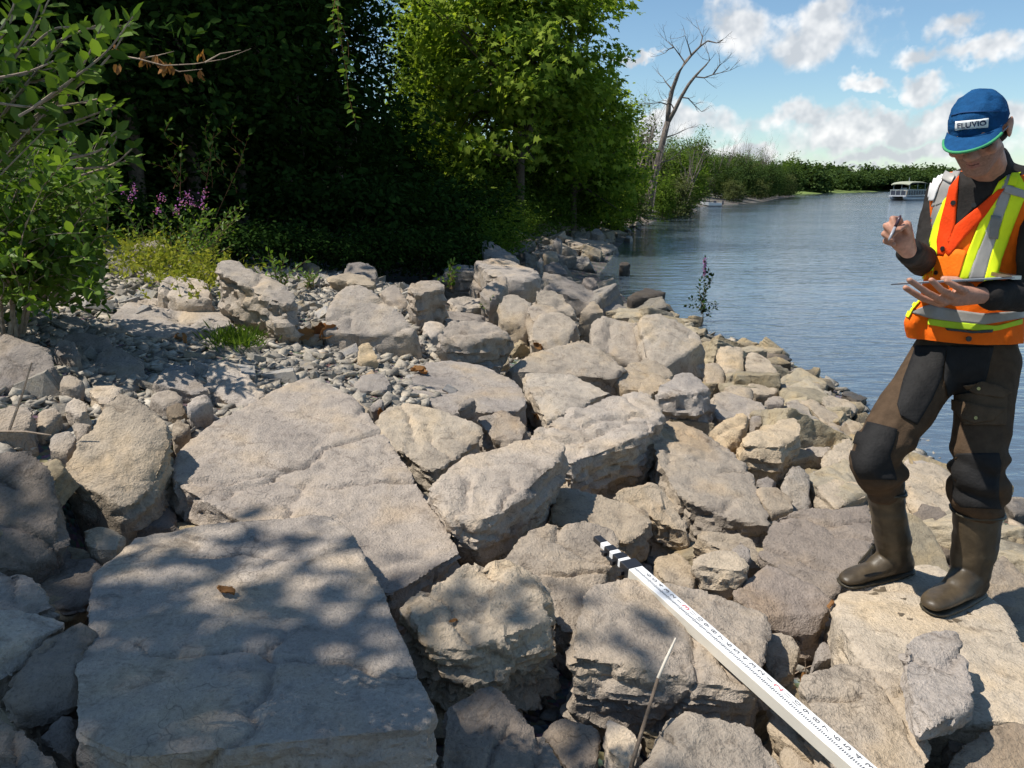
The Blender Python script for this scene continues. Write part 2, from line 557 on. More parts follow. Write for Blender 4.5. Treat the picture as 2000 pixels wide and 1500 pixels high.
def build_ground():
    ys = axis([(-6, 0, .5), (0, 11, .10), (11, 24, .25), (24, 60, .8), (60, 300, 4), (300, 301, 1)])
    xs = axis([(-220, -40, 12), (-40, -8, 1.2), (-8, 4.6, .10), (4.6, 20, .6), (20, 90, 3), (90, 140, 10)])
    XX, YY = np.meshgrid(xs, ys)
    Z = ground_z(XX.ravel(), YY.ravel())
    V = np.stack([XX.ravel(), YY.ravel(), Z], 1)
    nx, ny = len(xs), len(ys)
    i, j = np.meshgrid(np.arange(nx - 1), np.arange(ny - 1))
    a = (j * nx + i).ravel()
    Fc = np.stack([a, a + 1, a + 1 + nx, a + nx], 1)
    m, nt, N, L, out = new_mat('bank_soil')
    b = N.new('ShaderNodeBsdfPrincipled'); b.inputs['Roughness'].default_value = .95
    b.inputs['Specular IOR Level'].default_value = .1
    tc = N.new('ShaderNodeTexCoord')
    n1 = N.new('ShaderNodeTexNoise'); n1.inputs['Scale'].default_value = 1.4; n1.inputs['Detail'].default_value = 8
    n2 = N.new('ShaderNodeTexVoronoi'); n2.inputs['Scale'].default_value = 38
    L.new(tc.outputs['Object'], n1.inputs['Vector']); L.new(tc.outputs['Object'], n2.inputs['Vector'])
    r = N.new('ShaderNodeValToRGB')
    r.color_ramp.elements[0].position = .35; r.color_ramp.elements[0].color = (.13, .115, .095, 1)
    r.color_ramp.elements[1].position = .65; r.color_ramp.elements[1].color = (.25, .23, .20, 1)
    L.new(n1.outputs['Fac'], r.inputs[0])
    mx = N.new('ShaderNodeMix'); mx.data_type = 'RGBA'; mx.blend_type = 'MULTIPLY'; mx.inputs['Factor'].default_value = .5
    L.new(r.outputs[0], mx.inputs['A']); L.new(n2.outputs['Color'], mx.inputs['B'])
    L.new(mx.outputs['Result'], b.inputs['Base Color'])
    bp = N.new('ShaderNodeBump'); bp.inputs['Distance'].default_value = .02
    L.new(n2.outputs['Distance'], bp.inputs['Height']); L.new(bp.outputs[0], b.inputs['Normal'])
    L.new(b.outputs[0], out.inputs['Surface'])
    o = mesh_np('ground', V, Fc, m, smooth=True)
    tag(o, 'dark soil of the river bank and bed under the rocks', kind='structure')


build_ground()


def build_water():
    m, nt, N, L, out = new_mat('river_water')
    geo = N.new('ShaderNodeNewGeometry')
    mp = N.new('ShaderNodeMapping'); mp.inputs['Rotation'].default_value = (0, 0, math.radians(-12))
    mp.inputs['Scale'].default_value = (1.0, 2.3, 1.0)
    L.new(geo.outputs['Position'], mp.inputs['Vector'])

    def noise(scale, detail, rough=.55):
        n = N.new('ShaderNodeTexNoise'); n.inputs['Scale'].default_value = scale
        n.inputs['Detail'].default_value = detail; n.inputs['Roughness'].default_value = rough
        n.inputs['Distortion'].default_value = .3
        L.new(mp.outputs[0], n.inputs['Vector']); return n.outputs['Fac']
    w1 = noise(.9, 3); w2 = noise(3.6, 4)
    b1 = N.new('ShaderNodeBump'); b1.inputs['Strength'].default_value = .9; b1.inputs['Distance'].default_value = .045
    L.new(w1, b1.inputs['Height'])
    b2 = N.new('ShaderNodeBump'); b2.inputs['Strength'].default_value = .9; b2.inputs['Distance'].default_value = .015
    L.new(w2, b2.inputs['Height']); L.new(b1.outputs[0], b2.inputs['Normal'])
    wp = N.new('ShaderNodeTexNoise'); wp.inputs['Scale'].default_value = .055; wp.inputs['Detail'].default_value = 2
    L.new(mp.outputs[0], wp.inputs['Vector'])
    wr = N.new('ShaderNodeMapRange'); L.new(wp.outputs['Fac'], wr.inputs['Value']); wr.inputs['From Min'].default_value = .35; wr.inputs['From Max'].default_value = .65
    wr.inputs['To Min'].default_value = .35; wr.inputs['To Max'].default_value = 1.0
    L.new(wr.outputs[0], b1.inputs['Strength']); L.new(wr.outputs[0], b2.inputs['Strength'])
    gl = N.new('ShaderNodeBsdfGlossy'); gl.inputs['Roughness'].default_value = .06
    gl.inputs['Color'].default_value = (.92, .95, 1, 1)
    L.new(b2.outputs[0], gl.inputs['Normal'])
    tr = N.new('ShaderNodeBsdfTransparent'); tr.inputs['Color'].default_value = (.62, .50, .32, 1)
    df = N.new('ShaderNodeBsdfDiffuse'); df.inputs['Color'].default_value = (.145, .20, .25, 1)
    under = N.new('ShaderNodeMixShader'); under.inputs[0].default_value = .55
    L.new(tr.outputs[0], under.inputs[1]); L.new(df.outputs[0], under.inputs[2])
    fr = N.new('ShaderNodeFresnel'); fr.inputs['IOR'].default_value = 1.42
    L.new(b2.outputs[0], fr.inputs['Normal'])
    mx = N.new('ShaderNodeMixShader')
    L.new(fr.outputs[0], mx.inputs[0]); L.new(under.outputs[0], mx.inputs[1]); L.new(gl.outputs[0], mx.inputs[2])
    L.new(mx.outputs[0], out.inputs['Surface'])
    o = mesh_np('water', [(-400, -40, 0), (3000, -40, 0), (3000, 4000, 0), (-400, 4000, 0)], [(0, 1, 2, 3)], m)
    tag(o, 'wide rippled blue grey river', kind='structure')


build_water()


def build_far_shore():
    pts = [(40, 290), (66, 262), (92, 250), (190, 415), (360, 700), (700, 1270), (1500, 1900)]
    V = []; Fc = []
    for i, (x, y) in enumerate(pts):
        a = Vector(pts[max(i - 1, 0)]); b = Vector(pts[min(i + 1, len(pts) - 1)])
        t = (b - a).normalized(); n = Vector((-t.y, t.x))
        for d, z in ((-2, -.3), (1.0, .25), (5, .7), (14, 1.2), (400, 5)):
            V.append((x + n.x * d, y + n.y * d, z))
    for i in range(len(pts) - 1):
        for k in range(4):
            a = i * 5 + k
            Fc.append((a, a + 5, a + 6, a + 1))
    m = simple('far_bank_grass', (.13, .17, .05), .95, .1, .35, .15)
    o = mesh_np('far_bank', V, Fc, m, smooth=True)
    bm = bmesh.new(); bm.from_mesh(o.data); bmesh.ops.recalc_face_normals(bm, faces=bm.faces); bm.to_mesh(o.data); bm.free()
    tag(o, 'low grassy far bank of the river', kind='structure')
    return pts


FAR_PTS = build_far_shore()

# ------------------------------------------------------------------ boulders
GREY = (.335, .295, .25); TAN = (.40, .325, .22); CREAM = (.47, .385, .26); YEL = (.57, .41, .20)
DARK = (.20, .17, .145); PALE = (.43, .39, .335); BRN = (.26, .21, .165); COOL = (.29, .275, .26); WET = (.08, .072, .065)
REG = {'A': (0, 0, 1.0), 'R3': (0, 900, 2000 / 900), 'R4': (750, 950, 1773 / 650), 'R5': (1300, 950, 1909 / 700),
       'R6': (0, 450, 2000 / 700), 'R7': (600, 450, 2000 / 700), 'R8': (1150, 550, 3.0), 'S6': (950, 400, 5.0)}
ROCKS = []


def rk(label, reg, top, low=(), h=.1, g=(-.14, .05), th=.4, c=GREY, name='boulder', rough=1.0, group=None):
    ROCKS.append(dict(label=label, reg=reg, top=top, low=low, h=h, g=g, th=th, c=c, name=name, rough=rough, group=group))


# foreground left
rk('huge flat grey slab in front, dappled with leaf shade and carrying a brown leaf', 'A',
   [(265, 1046), (369, 1028), (486, 1012), (657, 1001), (693, 1040), (738, 1130), (792, 1251), (868, 1413), (617, 1440), (495, 1446), (360, 1458), (250, 1478), (140, 1426), (144, 1291), (166, 1197), (185, 1116), (225, 1080)],
   [(864, 1560), (617, 1570), (300, 1570), (142, 1540)], h=.10, g=(0, .0), th=.45, c=(.37, .335, .295), name='flat_rock', rough=.6)
rk('large sunlit diamond shaped grey slab just behind the dappled front slab', 'A',
   [(325, 930), (352, 868), (430, 815), (545, 752), (595, 733), (640, 745), (705, 780), (724, 812), (770, 890), (850, 985), (905, 1075), (850, 1110), (762, 1165), (640, 1120), (480, 1012), (435, 985)],
   [(335, 950), (357, 1028), (410, 1030), (480, 1020)], h=.06, g=(-.10, .16), th=.45, c=(.385, .34, .295), name='flat_rock', rough=.7)
rk('tall leaning tan boulder left of the diamond slab', 'A',
   [(110, 920), (150, 880), (172, 850), (205, 795), (245, 752), (290, 765), (325, 800), (332, 850), (305, 925), (270, 962), (235, 985), (150, 945)],
   h=.12, g=(-.1, .62), th=.5, c=TAN)
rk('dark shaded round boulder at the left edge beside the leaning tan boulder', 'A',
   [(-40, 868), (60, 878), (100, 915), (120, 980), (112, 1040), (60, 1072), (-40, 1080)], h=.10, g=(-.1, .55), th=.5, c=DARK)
rk('low dark rock at the left edge under the round boulder', 'A',
   [(-40, 1095), (50, 1105), (95, 1150), (106, 1185), (70, 1200), (-40, 1195)], h=.02, g=(-.1, .3), th=.3, c=COOL)
rk('pale topped wedge at the left edge beside the dappled slab', 'A',
   [(-30, 1192), (40, 1186), (95, 1200), (140, 1212), (62, 1232), (10, 1262), (-30, 1290)], [(120, 1235), (40, 1300), (-30, 1330)], h=.05, g=(-.2, .1), th=.3, c=PALE)
rk('lumpy brown shaded rock against the left side of the dappled slab', 'A',
   [(135, 1222), (168, 1212), (156, 1290), (148, 1350), (90, 1382), (45, 1397), (2, 1355), (27, 1305), (67, 1265)], h=.02, g=(-.1, .35), th=.4, c=BRN, rough=1.4)
rk('small brown rock tucked below the lumpy brown rock', 'A',
   [(143, 1380), (100, 1410), (76, 1440), (108, 1472), (140, 1485), (150, 1440)], h=.0, g=(0, .3), th=.3, c=BRN)
rk('shaded rock in the bottom left corner', 'A',
   [(-60, 1370), (50, 1420), (100, 1465), (125, 1530), (60, 1580), (-60, 1580)], h=.04, g=(-.1, .2), th=.4, c=BRN)
rk('small sunlit tan stone in the dark gap behind the dappled slab', 'A',
   [(163, 1032), (200, 1024), (242, 1042), (228, 1076), (190, 1078), (165, 1062)], h=-.04, g=(0, .3), th=.25, c=TAN, name='stone')
rk('dark low rock in the gap left of the dappled slab', 'A',
   [(60, 1145), (120, 1085), (205, 1085), (185, 1120), (168, 1185), (110, 1200)], h=-.10, g=(0, .2), th=.3, c=DARK)
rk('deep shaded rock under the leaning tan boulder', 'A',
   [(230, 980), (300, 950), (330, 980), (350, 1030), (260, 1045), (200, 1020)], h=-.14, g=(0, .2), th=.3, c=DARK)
# foreground centre
rk('pitted cream boulder with broken blocky front beside the dappled slab', 'R4',
   [(50, 600), (110, 540), (180, 480), (270, 420), (450, 430), (530, 395), (640, 385), (760, 400), (840, 500), (890, 590), (900, 690), (760, 760), (560, 760), (480, 860), (220, 850), (140, 770)],
   [(985, 870), (990, 960), (900, 1010), (620, 1030), (480, 1065), (290, 1075), (275, 960), (210, 900)], h=.12, g=(-.1, .22), th=.45, c=CREAM, rough=1.9)
rk('long tan slab lying under the white levelling staff', 'A',
   [(1139, 1155), (1161, 1133), (1225, 1128), (1340, 1150), (1373, 1150), (1414, 1166), (1498, 1200), (1494, 1290), (1484, 1345), (1410, 1335), (1300, 1318), (1293, 1302), (1190, 1282), (1113, 1280), (1117, 1250)],
   [(1107, 1380), (1165, 1397), (1240, 1388), (1300, 1390), (1400, 1375), (1478, 1355)], h=.10, g=(-.12, .12), th=.4, c=(.35, .30, .24), name='flat_rock', rough=1.1)
rk('smooth tan slab behind the tip of the levelling staff', 'R4',
   [(640, 380), (710, 280), (740, 240), (880, 185), (1080, 175), (1210, 200), (1260, 290), (1240, 380), (1200, 460), (1150, 510), (1060, 570), (1040, 640), (1000, 790), (960, 780), (900, 680), (850, 560), (800, 450)],
   h=.03, g=(-.14, .34), th=.45, c=(.37, .31, .235), name='flat_rock', rough=.8)
rk('thin tan slab with an upturned right edge behind the staff tip', 'R4',
   [(885, 190), (890, 50), (940, -10), (1000, 0), (1040, 50), (1150, 70), (1300, 90), (1390, 130), (1430, 190), (1380, 235), (1300, 295), (1250, 250), (1080, 180)],
   h=.02, g=(-.05, .25), th=.3, c=TAN, name='flat_rock')
rk('dark brown shaded slab at the bottom centre right of the dappled slab', 'R4',
   [(330, 1150), (400, 1120), (520, 1050), (570, 1035), (620, 1080), (720, 1180), (810, 1290), (900, 1390), (1000, 1520), (640, 1640), (280, 1600), (320, 1330)],
   h=.02, g=(-.1, .2), th=.4, c=BRN, name='flat_rock', rough=.8)
rk('small dark rock between the bottom brown slab and the dry stick', 'R4',
   [(815, 1290), (900, 1240), (990, 1205), (1080, 1240), (1145, 1290), (1150, 1380), (1130, 1540), (1000, 1540)], h=-.06, g=(0, .2), th=.3, c=BRN)
rk('pale grey splintered shard behind the dry stick', 'R4',
   [(1165, 1235), (1250, 1250), (1370, 1340), (1380, 1390), (1340, 1520), (1290, 1500), (1220, 1420), (1155, 1370)], h=.0, g=(.1, .2), th=.25, c=PALE, name='stone', rough=1.5)
rk('broad peaked tan boulder at the bottom edge right of the dry stick', 'A',
   [(1285, 1392), (1310, 1374), (1370, 1366), (1420, 1397), (1461, 1408), (1490, 1425), (1502, 1450), (1550, 1490), (1560, 1560), (1240, 1570), (1245, 1480)],
   h=.06, g=(-.1, .30), th=.45, c=(.36, .31, .24))
# foreground right
rk('small craggy cream chunk perched beside the upper part of the staff', 'R5',
   [(140, 390), (190, 345), (270, 325), (350, 335), (430, 380), (448, 420), (400, 450), (290, 430), (200, 420)],
   [(450, 475), (400, 522), (290, 570), (190, 535), (135, 450)], h=.14, g=(0, .1), th=.2, c=CREAM, name='stone', rough=1.8)
rk('flat tan rock under the craggy cream chunk', 'R5',
   [(-60, 350), (70, 350), (130, 400), (185, 500), (180, 545), (110, 575), (0, 510), (-60, 450)], h=.04, g=(0, .25), th=.3, c=TAN)
rk('dark grey boulder with a pinkish patch between the chunk and the left boot', 'R5',
   [(450, 430), (510, 405), (600, 410), (720, 470), (800, 510), (875, 580), (880, 640), (850, 700), (700, 720), (540, 700), (430, 620), (330, 590)],
   [(840, 730), (790, 775), (750, 870), (660, 780), (540, 770)], h=.09, g=(-.1, .25), th=.4, c=(.27, .225, .20), rough=.8)
rk('wide brown grey slab behind the left boot', 'R5',
   [(560, 150), (720, 110), (900, 110), (1080, 80), (1130, 250), (1110, 320), (1010, 420), (930, 445), (905, 490), (930, 545), (880, 610), (800, 520), (620, 410), (520, 375), (480, 360), (575, 290), (545, 210)],
   h=.12, g=(-.05, .20), th=.45, c=(.275, .23, .195), name='flat_rock', rough=.7)
rk('broad cream slab the person stands on, marked with dark wet drips', 'R5',
   [(890, 610), (920, 560), (1100, 540), (1330, 420), (1400, 405), (1500, 450), (1680, 560), (1770, 610), (1815, 680), (1855, 790), (1915, 900), (2000, 1150), (1940, 1260), (1620, 1245), (1280, 1160), (1250, 1000), (1000, 905), (950, 810)],
   [(1000, 915), (945, 760)], h=.19, g=(0, .02), th=.4, c=(.50, .43, .315), name='flat_rock', rough=.45)
rk('grey rectangular block lying on the cream slab below the right boot', 'R5',
   [(1275, 790), (1400, 770), (1560, 755), (1600, 900), (1620, 1060), (1645, 1150), (1560, 1170), (1500, 1210), (1380, 1270), (1330, 1200), (1270, 1000)],
   [(1660, 1240), (1600, 1272), (1420, 1292)], h=.30, g=(-.1, .14), th=.12, c=(.38, .355, .33), rough=.8)
rk('large tan boulder in the bottom right with a dead leaf sprig on its edge', 'R5',
   [(690, 1000), (780, 940), (990, 905), (1200, 960), (1275, 1000), (1340, 1200), (1395, 1290), (1435, 1390), (1415, 1470), (1300, 1600), (1050, 1600), (900, 1480), (800, 1220), (700, 1050)],
   h=.14, g=(-.08, .15), th=.45, c=(.40, .34, .255), rough=.8)
rk('tan rock directly beneath the lower part of the staff', 'R5',
   [(550, 1140), (620, 1090), (700, 1095), (800, 1170), (850, 1300), (920, 1490), (860, 1450), (640, 1300), (570, 1220)], h=.02, g=(0, .2), th=.35, c=TAN)
rk('upright pale chip wedged in the gap beside the staff', 'R5',
   [(540, 790), (620, 770), (700, 800), (722, 832), (700, 905), (682, 990), (600, 1040), (540, 990), (528, 860)], h=.02, g=(0, .45), th=.25, c=(.36, .32, .25), name='stone')
rk('dark rounded rock in the bottom right corner', 'R5',
   [(1520, 1460), (1600, 1370), (1690, 1295), (1760, 1252), (1850, 1245), (2000, 1270), (2000, 1600), (1480, 1600)], h=.16, g=(0, .3), th=.4, c=BRN, rough=.6)
rk('broken brown rock between the grey block and the corner rock', 'R5',
   [(1480, 1395), (1540, 1300), (1600, 1285), (1700, 1290), (1660, 1350), (1520, 1420)], h=.08, g=(0, .2), th=.3, c=BRN, rough=1.5)
rk('small tan rock at the bottom edge left of the staff', 'R5',
   [(600, 1390), (700, 1350), (780, 1390), (850, 1460), (830, 1540), (650, 1540)], h=-.04, g=(0, .2), th=.3, c=TAN, name='stone')
rk('small smooth grey stone behind the craggy cream chunk', 'R5',
   [(340, 335), (400, 288), (450, 318), (462, 392), (430, 398)], h=.10, g=(0, .3), th=.15, c=COOL, name='stone', rough=.6)
rk('thin flaky rock above the craggy cream chunk', 'R5',
   [(140, 255), (220, 215), (330, 225), (450, 258), (485, 270), (522, 405), (460, 395), (300, 340)], h=.07, g=(0, .3), th=.25, c=TAN)
rk('brown boulder behind the right boot at the water', 'R5',
   [(1780, 320), (1909, 480), (2000, 560), (2000, 800), (1830, 710), (1760, 600), (1690, 540), (1720, 430)], h=.17, g=(-.15, .35), th=.4, c=(.30, .25, .19))
rk('tan rock at the right edge beside the cream slab', 'R5', [(1830, 715), (2000, 770), (2000, 960), (1905, 890), (1850, 790)], h=.11, g=(-.1, .1), th=.3, c=TAN)
rk('white flecked pebble in the crack left of the cream slab', 'R5', [(845, 690), (890, 678), (908, 712), (870, 748), (812, 752)], h=-.02, g=(0, .4), th=.15, c=PALE, name='stone')
rk('smooth grey rock deep in the gap below the pinkish boulder', 'R5', [(850, 800), (900, 850), (932, 905), (860, 925), (770, 950), (800, 860)], h=-.02, g=(0, .4), th=.2, c=COOL, name='stone', rough=.5)
rk('narrow tan rock at the left rim of the cream slab', 'R5', [(830, 790), (900, 720), (950, 850), (985, 900), (930, 890)], h=-.02, g=(0, .3), th=.25, c=TAN, name='stone')
# middle: big sunlit blocks
rk('pale slab with sloping right face in the centre of the bank', 'A',
   [(833, 955), (860, 920), (905, 890), (1010, 862), (1075, 856), (1108, 868), (1080, 905), (1035, 952), (990, 992), (940, 1018), (885, 1005)],
   [(1113, 895), (1088, 962), (1040, 1005), (990, 1045), (930, 1077), (900, 1062), (878, 1022)], h=.20, g=(-.05, .16), th=.32, c=(.41, .36, .30), name='flat_rock', rough=1.0)
rk('big tilted slab with a dark craggy front, right of the central pale slab', 'R7',
   [(1210, 1150), (1280, 1080), (1450, 1000), (1650, 930), (1780, 900), (1880, 893), (1960, 955), (1985, 1035), (1900, 1130), (1760, 1150), (1680, 1160), (1560, 1260), (1470, 1290), (1400, 1180)],
   [(1980, 1065), (1920, 1180), (1840, 1310), (1740, 1390), (1560, 1420), (1480, 1400), (1440, 1340)], h=.22, g=(-.10, .20), th=.4, c=(.40, .365, .32), name='flat_rock', rough=1.5)
rk('long sloping tan slab right of the dark fronted slab', 'R8',
   [(420, 780), (520, 788), (600, 830), (680, 885), (800, 965), (900, 1055), (960, 1125), (1005, 1250), (1065, 1420), (850, 1390), (600, 1270), (505, 1235), (440, 1080), (375, 1000), (365, 900)],
   [(1055, 1435), (965, 1482), (720, 1445), (620, 1445), (590, 1375), (540, 1295)], h=.10, g=(-.22, .18), th=.45, c=(.37, .32, .25), name='flat_rock', rough=1.2)
rk('rough tan rock in front of the dark fronted slab', 'R8',
   [(170, 1175), (270, 1120), (340, 1090), (420, 1140), (505, 1275), (590, 1420), (600, 1472), (470, 1435), (350, 1375), (115, 1262)], h=.06, g=(-.2, .45), th=.4, c=TAN, rough=1.6)
rk('cream slab between the diamond slab and the central pale slab', 'R7',
   [(360, 1060), (420, 990), (520, 955), (600, 960), (760, 1010), (900, 1050), (955, 1080), (965, 1150), (890, 1205), (820, 1235), (740, 1335), (690, 1345), (600, 1295), (470, 1205), (430, 1130)],
   h=.02, g=(-.12, .28), th=.4, c=(.43, .375, .28), name='flat_rock', rough=.9)
rk('cracked grey rock in the hollow behind the central pale slab', 'R7',
   [(945, 1050), (990, 1000), (1100, 988), (1200, 1045), (1245, 1095), (1200, 1175), (1100, 1190), (1040, 1165), (975, 1090)], h=-.01, g=(-.1, .4), th=.35, c=GREY, rough=1.4)
rk('broad low grey slab in the middle of the bank with a dry leaf beside it', 'R7',
   [(560, 850), (620, 765), (680, 730), (780, 718), (880, 728), (1000, 760), (1150, 828), (1205, 880), (1240, 960), (1180, 1005), (940, 965), (820, 1015), (700, 965), (575, 925)],
   h=.04, g=(-.14, .10), th=.4, c=(.33, .31, .29), name='flat_rock', rough=.6)
rk('sharp dark fragment standing on the broad grey slab', 'R7',
   [(828, 1000), (870, 930), (930, 918), (948, 940), (890, 965)], [(942, 1000), (890, 1030), (830, 1015)], h=.13, g=(-.2, .2), th=.12, c=(.24, .225, .21), name='stone')
rk('white streaked slab behind the dark fronted slab', 'R7',
   [(1205, 795), (1290, 775), (1480, 800), (1560, 860), (1700, 900), (1520, 985), (1340, 1060), (1285, 955), (1220, 870)], h=.06, g=(-.14, .22), th=.4, c=(.42, .38, .31), name='flat_rock', rough=1.1)
rk('wide weathered tan block in the middle row of the bank', 'R7',
   [(1100, 720), (1180, 680), (1350, 650), (1550, 600), (1700, 655), (1770, 695), (1795, 745), (1700, 825), (1500, 805), (1250, 775), (1150, 785)], h=.10, g=(-.14, .40), th=.45, c=(.365, .32, .25), rough=1.3)
rk('sloping tan rock between the weathered block and the shore boulders', 'R7',
   [(1700, 820), (1790, 730), (1860, 690), (1990, 700), (2050, 800), (1900, 880), (1840, 900), (1760, 870)], h=.07, g=(-.2, .35), th=.4, c=TAN)
rk('square topped block with a dark right face', 'R7',
   [(1250, 525), (1290, 455), (1400, 443), (1470, 460), (1512, 500), (1470, 580), (1440, 635), (1340, 650), (1245, 605)], [(1520, 520), (1505, 600), (1440, 640)], h=.16, g=(-.1, .55), th=.5, c=(.385, .335, .26), rough=1.0)
rk('tall cracked sunlit boulder at the shore, left one of the joined pair', 'R8',
   [(0, 225), (30, 180), (130, 163), (230, 188), (292, 215), (312, 320), (335, 430), (300, 500), (200, 430), (100, 400), (0, 370)], h=.20, g=(-.15, .62), th=.6, c=(.39, .345, .275), rough=1.2)
rk('tall wedge boulder with a large shaded right face beside the water', 'R8',
   [(270, 175), (330, 163), (420, 183), (520, 218), (580, 268), (620, 300), (692, 330), (560, 425), (470, 485), (395, 525), (340, 470), (310, 340)],
   [(702, 350), (702, 450), (675, 572), (600, 545), (500, 535), (400, 528)], h=.28, g=(-.2, .50), th=.5, c=(.42, .37, .29), rough=1.2)
rk('blocky grey boulder with a dark hackly front below the wedge boulder', 'R8',
   [(380, 640), (430, 600), (520, 540), (580, 523), (650, 558), (712, 620), (690, 665), (560, 680), (480, 660)], [(742, 720), (750, 770), (590, 812), (470, 785), (430, 745), (380, 670)], h=.22, g=(-.1, .22), th=.35, c=(.36, .34, .315), rough=1.7)
rk('tan slab leaning behind the blocky grey boulder', 'R8',
   [(285, 640), (300, 560), (400, 525), (500, 530), (510, 560), (430, 600), (380, 650), (350, 680)], h=.12, g=(-.1, .3), th=.4, c=TAN)
rk('bright yellow ochre rock, left half of the split pair', 'R8',
   [(695, 890), (770, 830), (870, 765), (950, 763), (962, 790), (890, 862), (860, 925), (812, 985), (740, 925)], h=.14, g=(-.1, .4), th=.3, c=YEL, rough=.8)
rk('bright yellow ochre rock with shaded front, right half of the split pair', 'R8',
   [(880, 905), (1000, 840), (1120, 790), (1192, 778), (1255, 830), (1245, 890), (1180, 945), (1130, 975), (1000, 940), (900, 935)],
   [(1240, 970), (1130, 1085), (1100, 1122), (980, 1115), (885, 1035), (868, 970)], h=.20, g=(-.1, .25), th=.3, c=(.56, .43, .25), rough=.9)
rk('grey white layered rock beside the ochre pair', 'R8',
   [(1245, 830), (1300, 788), (1345, 850), (1422, 930), (1405, 1015), (1300, 1055), (1250, 965)], h=.10, g=(-.1, .4), th=.3, c=PALE, rough=1.7)
rk('cream rock left of the bent knee', 'R8',
   [(1345, 1045), (1420, 940), (1540, 888), (1565, 1000), (1605, 1145), (1500, 1165), (1430, 1135), (1350, 1085)], h=.11, g=(-.1, .45), th=.35, c=CREAM)
rk('pale flat rock below the cream rock, left of the boot top', 'R8',
   [(1305, 1200), (1420, 1150), (1600, 1160), (1660, 1250), (1540, 1295), (1440, 1335), (1380, 1285)], h=.10, g=(-.1, .3), th=.3, c=CREAM)
rk('tan rock below the shaded foot of the ochre pair', 'R8', [(978, 1200), (1110, 1195), (1192, 1260), (1203, 1335), (1060, 1365), (1005, 1262)], h=.05, g=(-.1, .35), th=.3, c=TAN)
rk('grey tan rock with a bluish spot right of the ochre pair foot', 'R8', [(1118, 1195), (1160, 1090), (1230, 1058), (1300, 1120), (1312, 1220), (1290, 1315), (1210, 1332), (1190, 1250)], h=.09, g=(-.1, .5), th=.3, c=(.36, .33, .28))
rk('small dark shaded stone under the ochre pair', 'R8', [(978, 1152), (1050, 1125), (1112, 1160), (1062, 1212), (985, 1182)], h=.0, g=(0, .3), th=.2, c=COOL, name='stone')
rk('small bluish grey stone resting beside the cream rock', 'R8', [(1288, 1135), (1310, 1105), (1360, 1098), (1392, 1130), (1380, 1170), (1310, 1172)], h=.08, g=(0, .4), th=.15, c=COOL, name='stone', rough=.5)
rk('small angular stone in the notch beside the wedge boulder', 'R8', [(690, 342), (740, 345), (772, 410), (740, 452), (690, 445)], h=.08, g=(-.1, .5), th=.3, c=GREY, name='stone')
rk('upright tan block below the notch stone', 'R8', [(672, 470), (700, 455), (762, 455), (797, 510), (792, 592), (760, 608), (675, 600)], h=.08, g=(-.1, .6), th=.35, c=TAN)
rk('tall pale block at the shore, second from the wedge boulder', 'R8', [(752, 430), (765, 385), (830, 368), (892, 363), (913, 400), (922, 500), (905, 602), (805, 565), (795, 490)], h=.13, g=(-.1, .6), th=.4, c=CREAM)
rk('pointed pale block at the shore, nearest the water', 'R8', [(912, 450), (930, 378), (990, 390), (1060, 460), (1108, 520), (1102, 563), (960, 555), (910, 505)], h=.13, g=(-.15, .6), th=.4, c=CREAM)
rk('flat wet brown rock awash beyond the pointed pale block', 'R8', [(1005, 418), (1050, 405), (1115, 405), (1195, 440), (1120, 468), (1060, 452)], h=.07, g=(-.1, .15), th=.3, c=(.25, .20, .14), rough=.6)
rk('half sunken brown rock right of the pointed pale block', 'R8', [(1060, 455), (1110, 470), (1172, 515), (1140, 548), (1105, 560), (1080, 510)], h=.06, g=(-.25, .1), th=.3, c=(.18, .145, .10), rough=.5)
rk('flat cream rock with a ledge in front of the pale blocks', 'R8', [(915, 585), (980, 548), (1112, 570), (1118, 645), (1040, 668), (960, 645)], h=.10, g=(-.1, .4), th=.3, c=CREAM)
rk('thin tan slab pointing right in front of the pale blocks', 'R8', [(775, 612), (850, 600), (962, 620), (952, 672), (920, 688), (830, 655)], h=.08, g=(-.1, .3), th=.25, c=TAN)
rk('cream shore rock left of the cube shaped stone', 'R8', [(1115, 592), (1200, 600), (1258, 645), (1210, 682), (1115, 670)], h=.09, g=(-.1, .3), th=.3, c=CREAM)
rk('cube shaped stone standing at the waterline', 'R8', [(1253, 622), (1280, 574), (1342, 580), (1382, 622), (1370, 655), (1300, 655)], h=.12, g=(-.1, .5), th=.3, c=(.42, .35, .24))
rk('grey rounded stone in the shore rubble', 'R8', [(1030, 682), (1080, 660), (1152, 670), (1147, 722), (1050, 725)], h=.10, g=(-.1, .3), th=.25, c=GREY, name='stone')
rk('long grey slab sloping to the shore rubble', 'R8', [(720, 645), (800, 618), (920, 688), (1045, 720), (1035, 795), (850, 790), (740, 810)], h=.07, g=(-.15, .25), th=.35, c=(.36, .33, .29), name='flat_rock')
rk('narrow slab leaning with a dark end above the layered rock', 'R8', [(1143, 685), (1200, 665), (1280, 728), (1372, 820), (1280, 812), (1160, 745)], h=.12, g=(-.1, .3), th=.3, c=(.33, .30, .25))
rk('long tan slab running down to the water', 'R8', [(1243, 682), (1300, 668), (1440, 758), (1535, 832), (1482, 885), (1370, 825)], h=.11, g=(-.15, .3), th=.3, c=TAN, name='flat_rock')
rk('pale jagged rock at the waterline right of the cube stone', 'R8', [(1335, 692), (1400, 645), (1500, 678), (1595, 720), (1560, 775), (1500, 795), (1430, 745)], h=.12, g=(-.15, .3), th=.3, c=(.42, .36, .26), rough=1.5)
rk('flat wet rock in the water past the jagged rock', 'R8', [(1475, 652), (1500, 628), (1645, 670), (1600, 692), (1560, 702)], h=.08, g=(-.1, .1), th=.25, c=(.23, .19, .14), rough=.5)
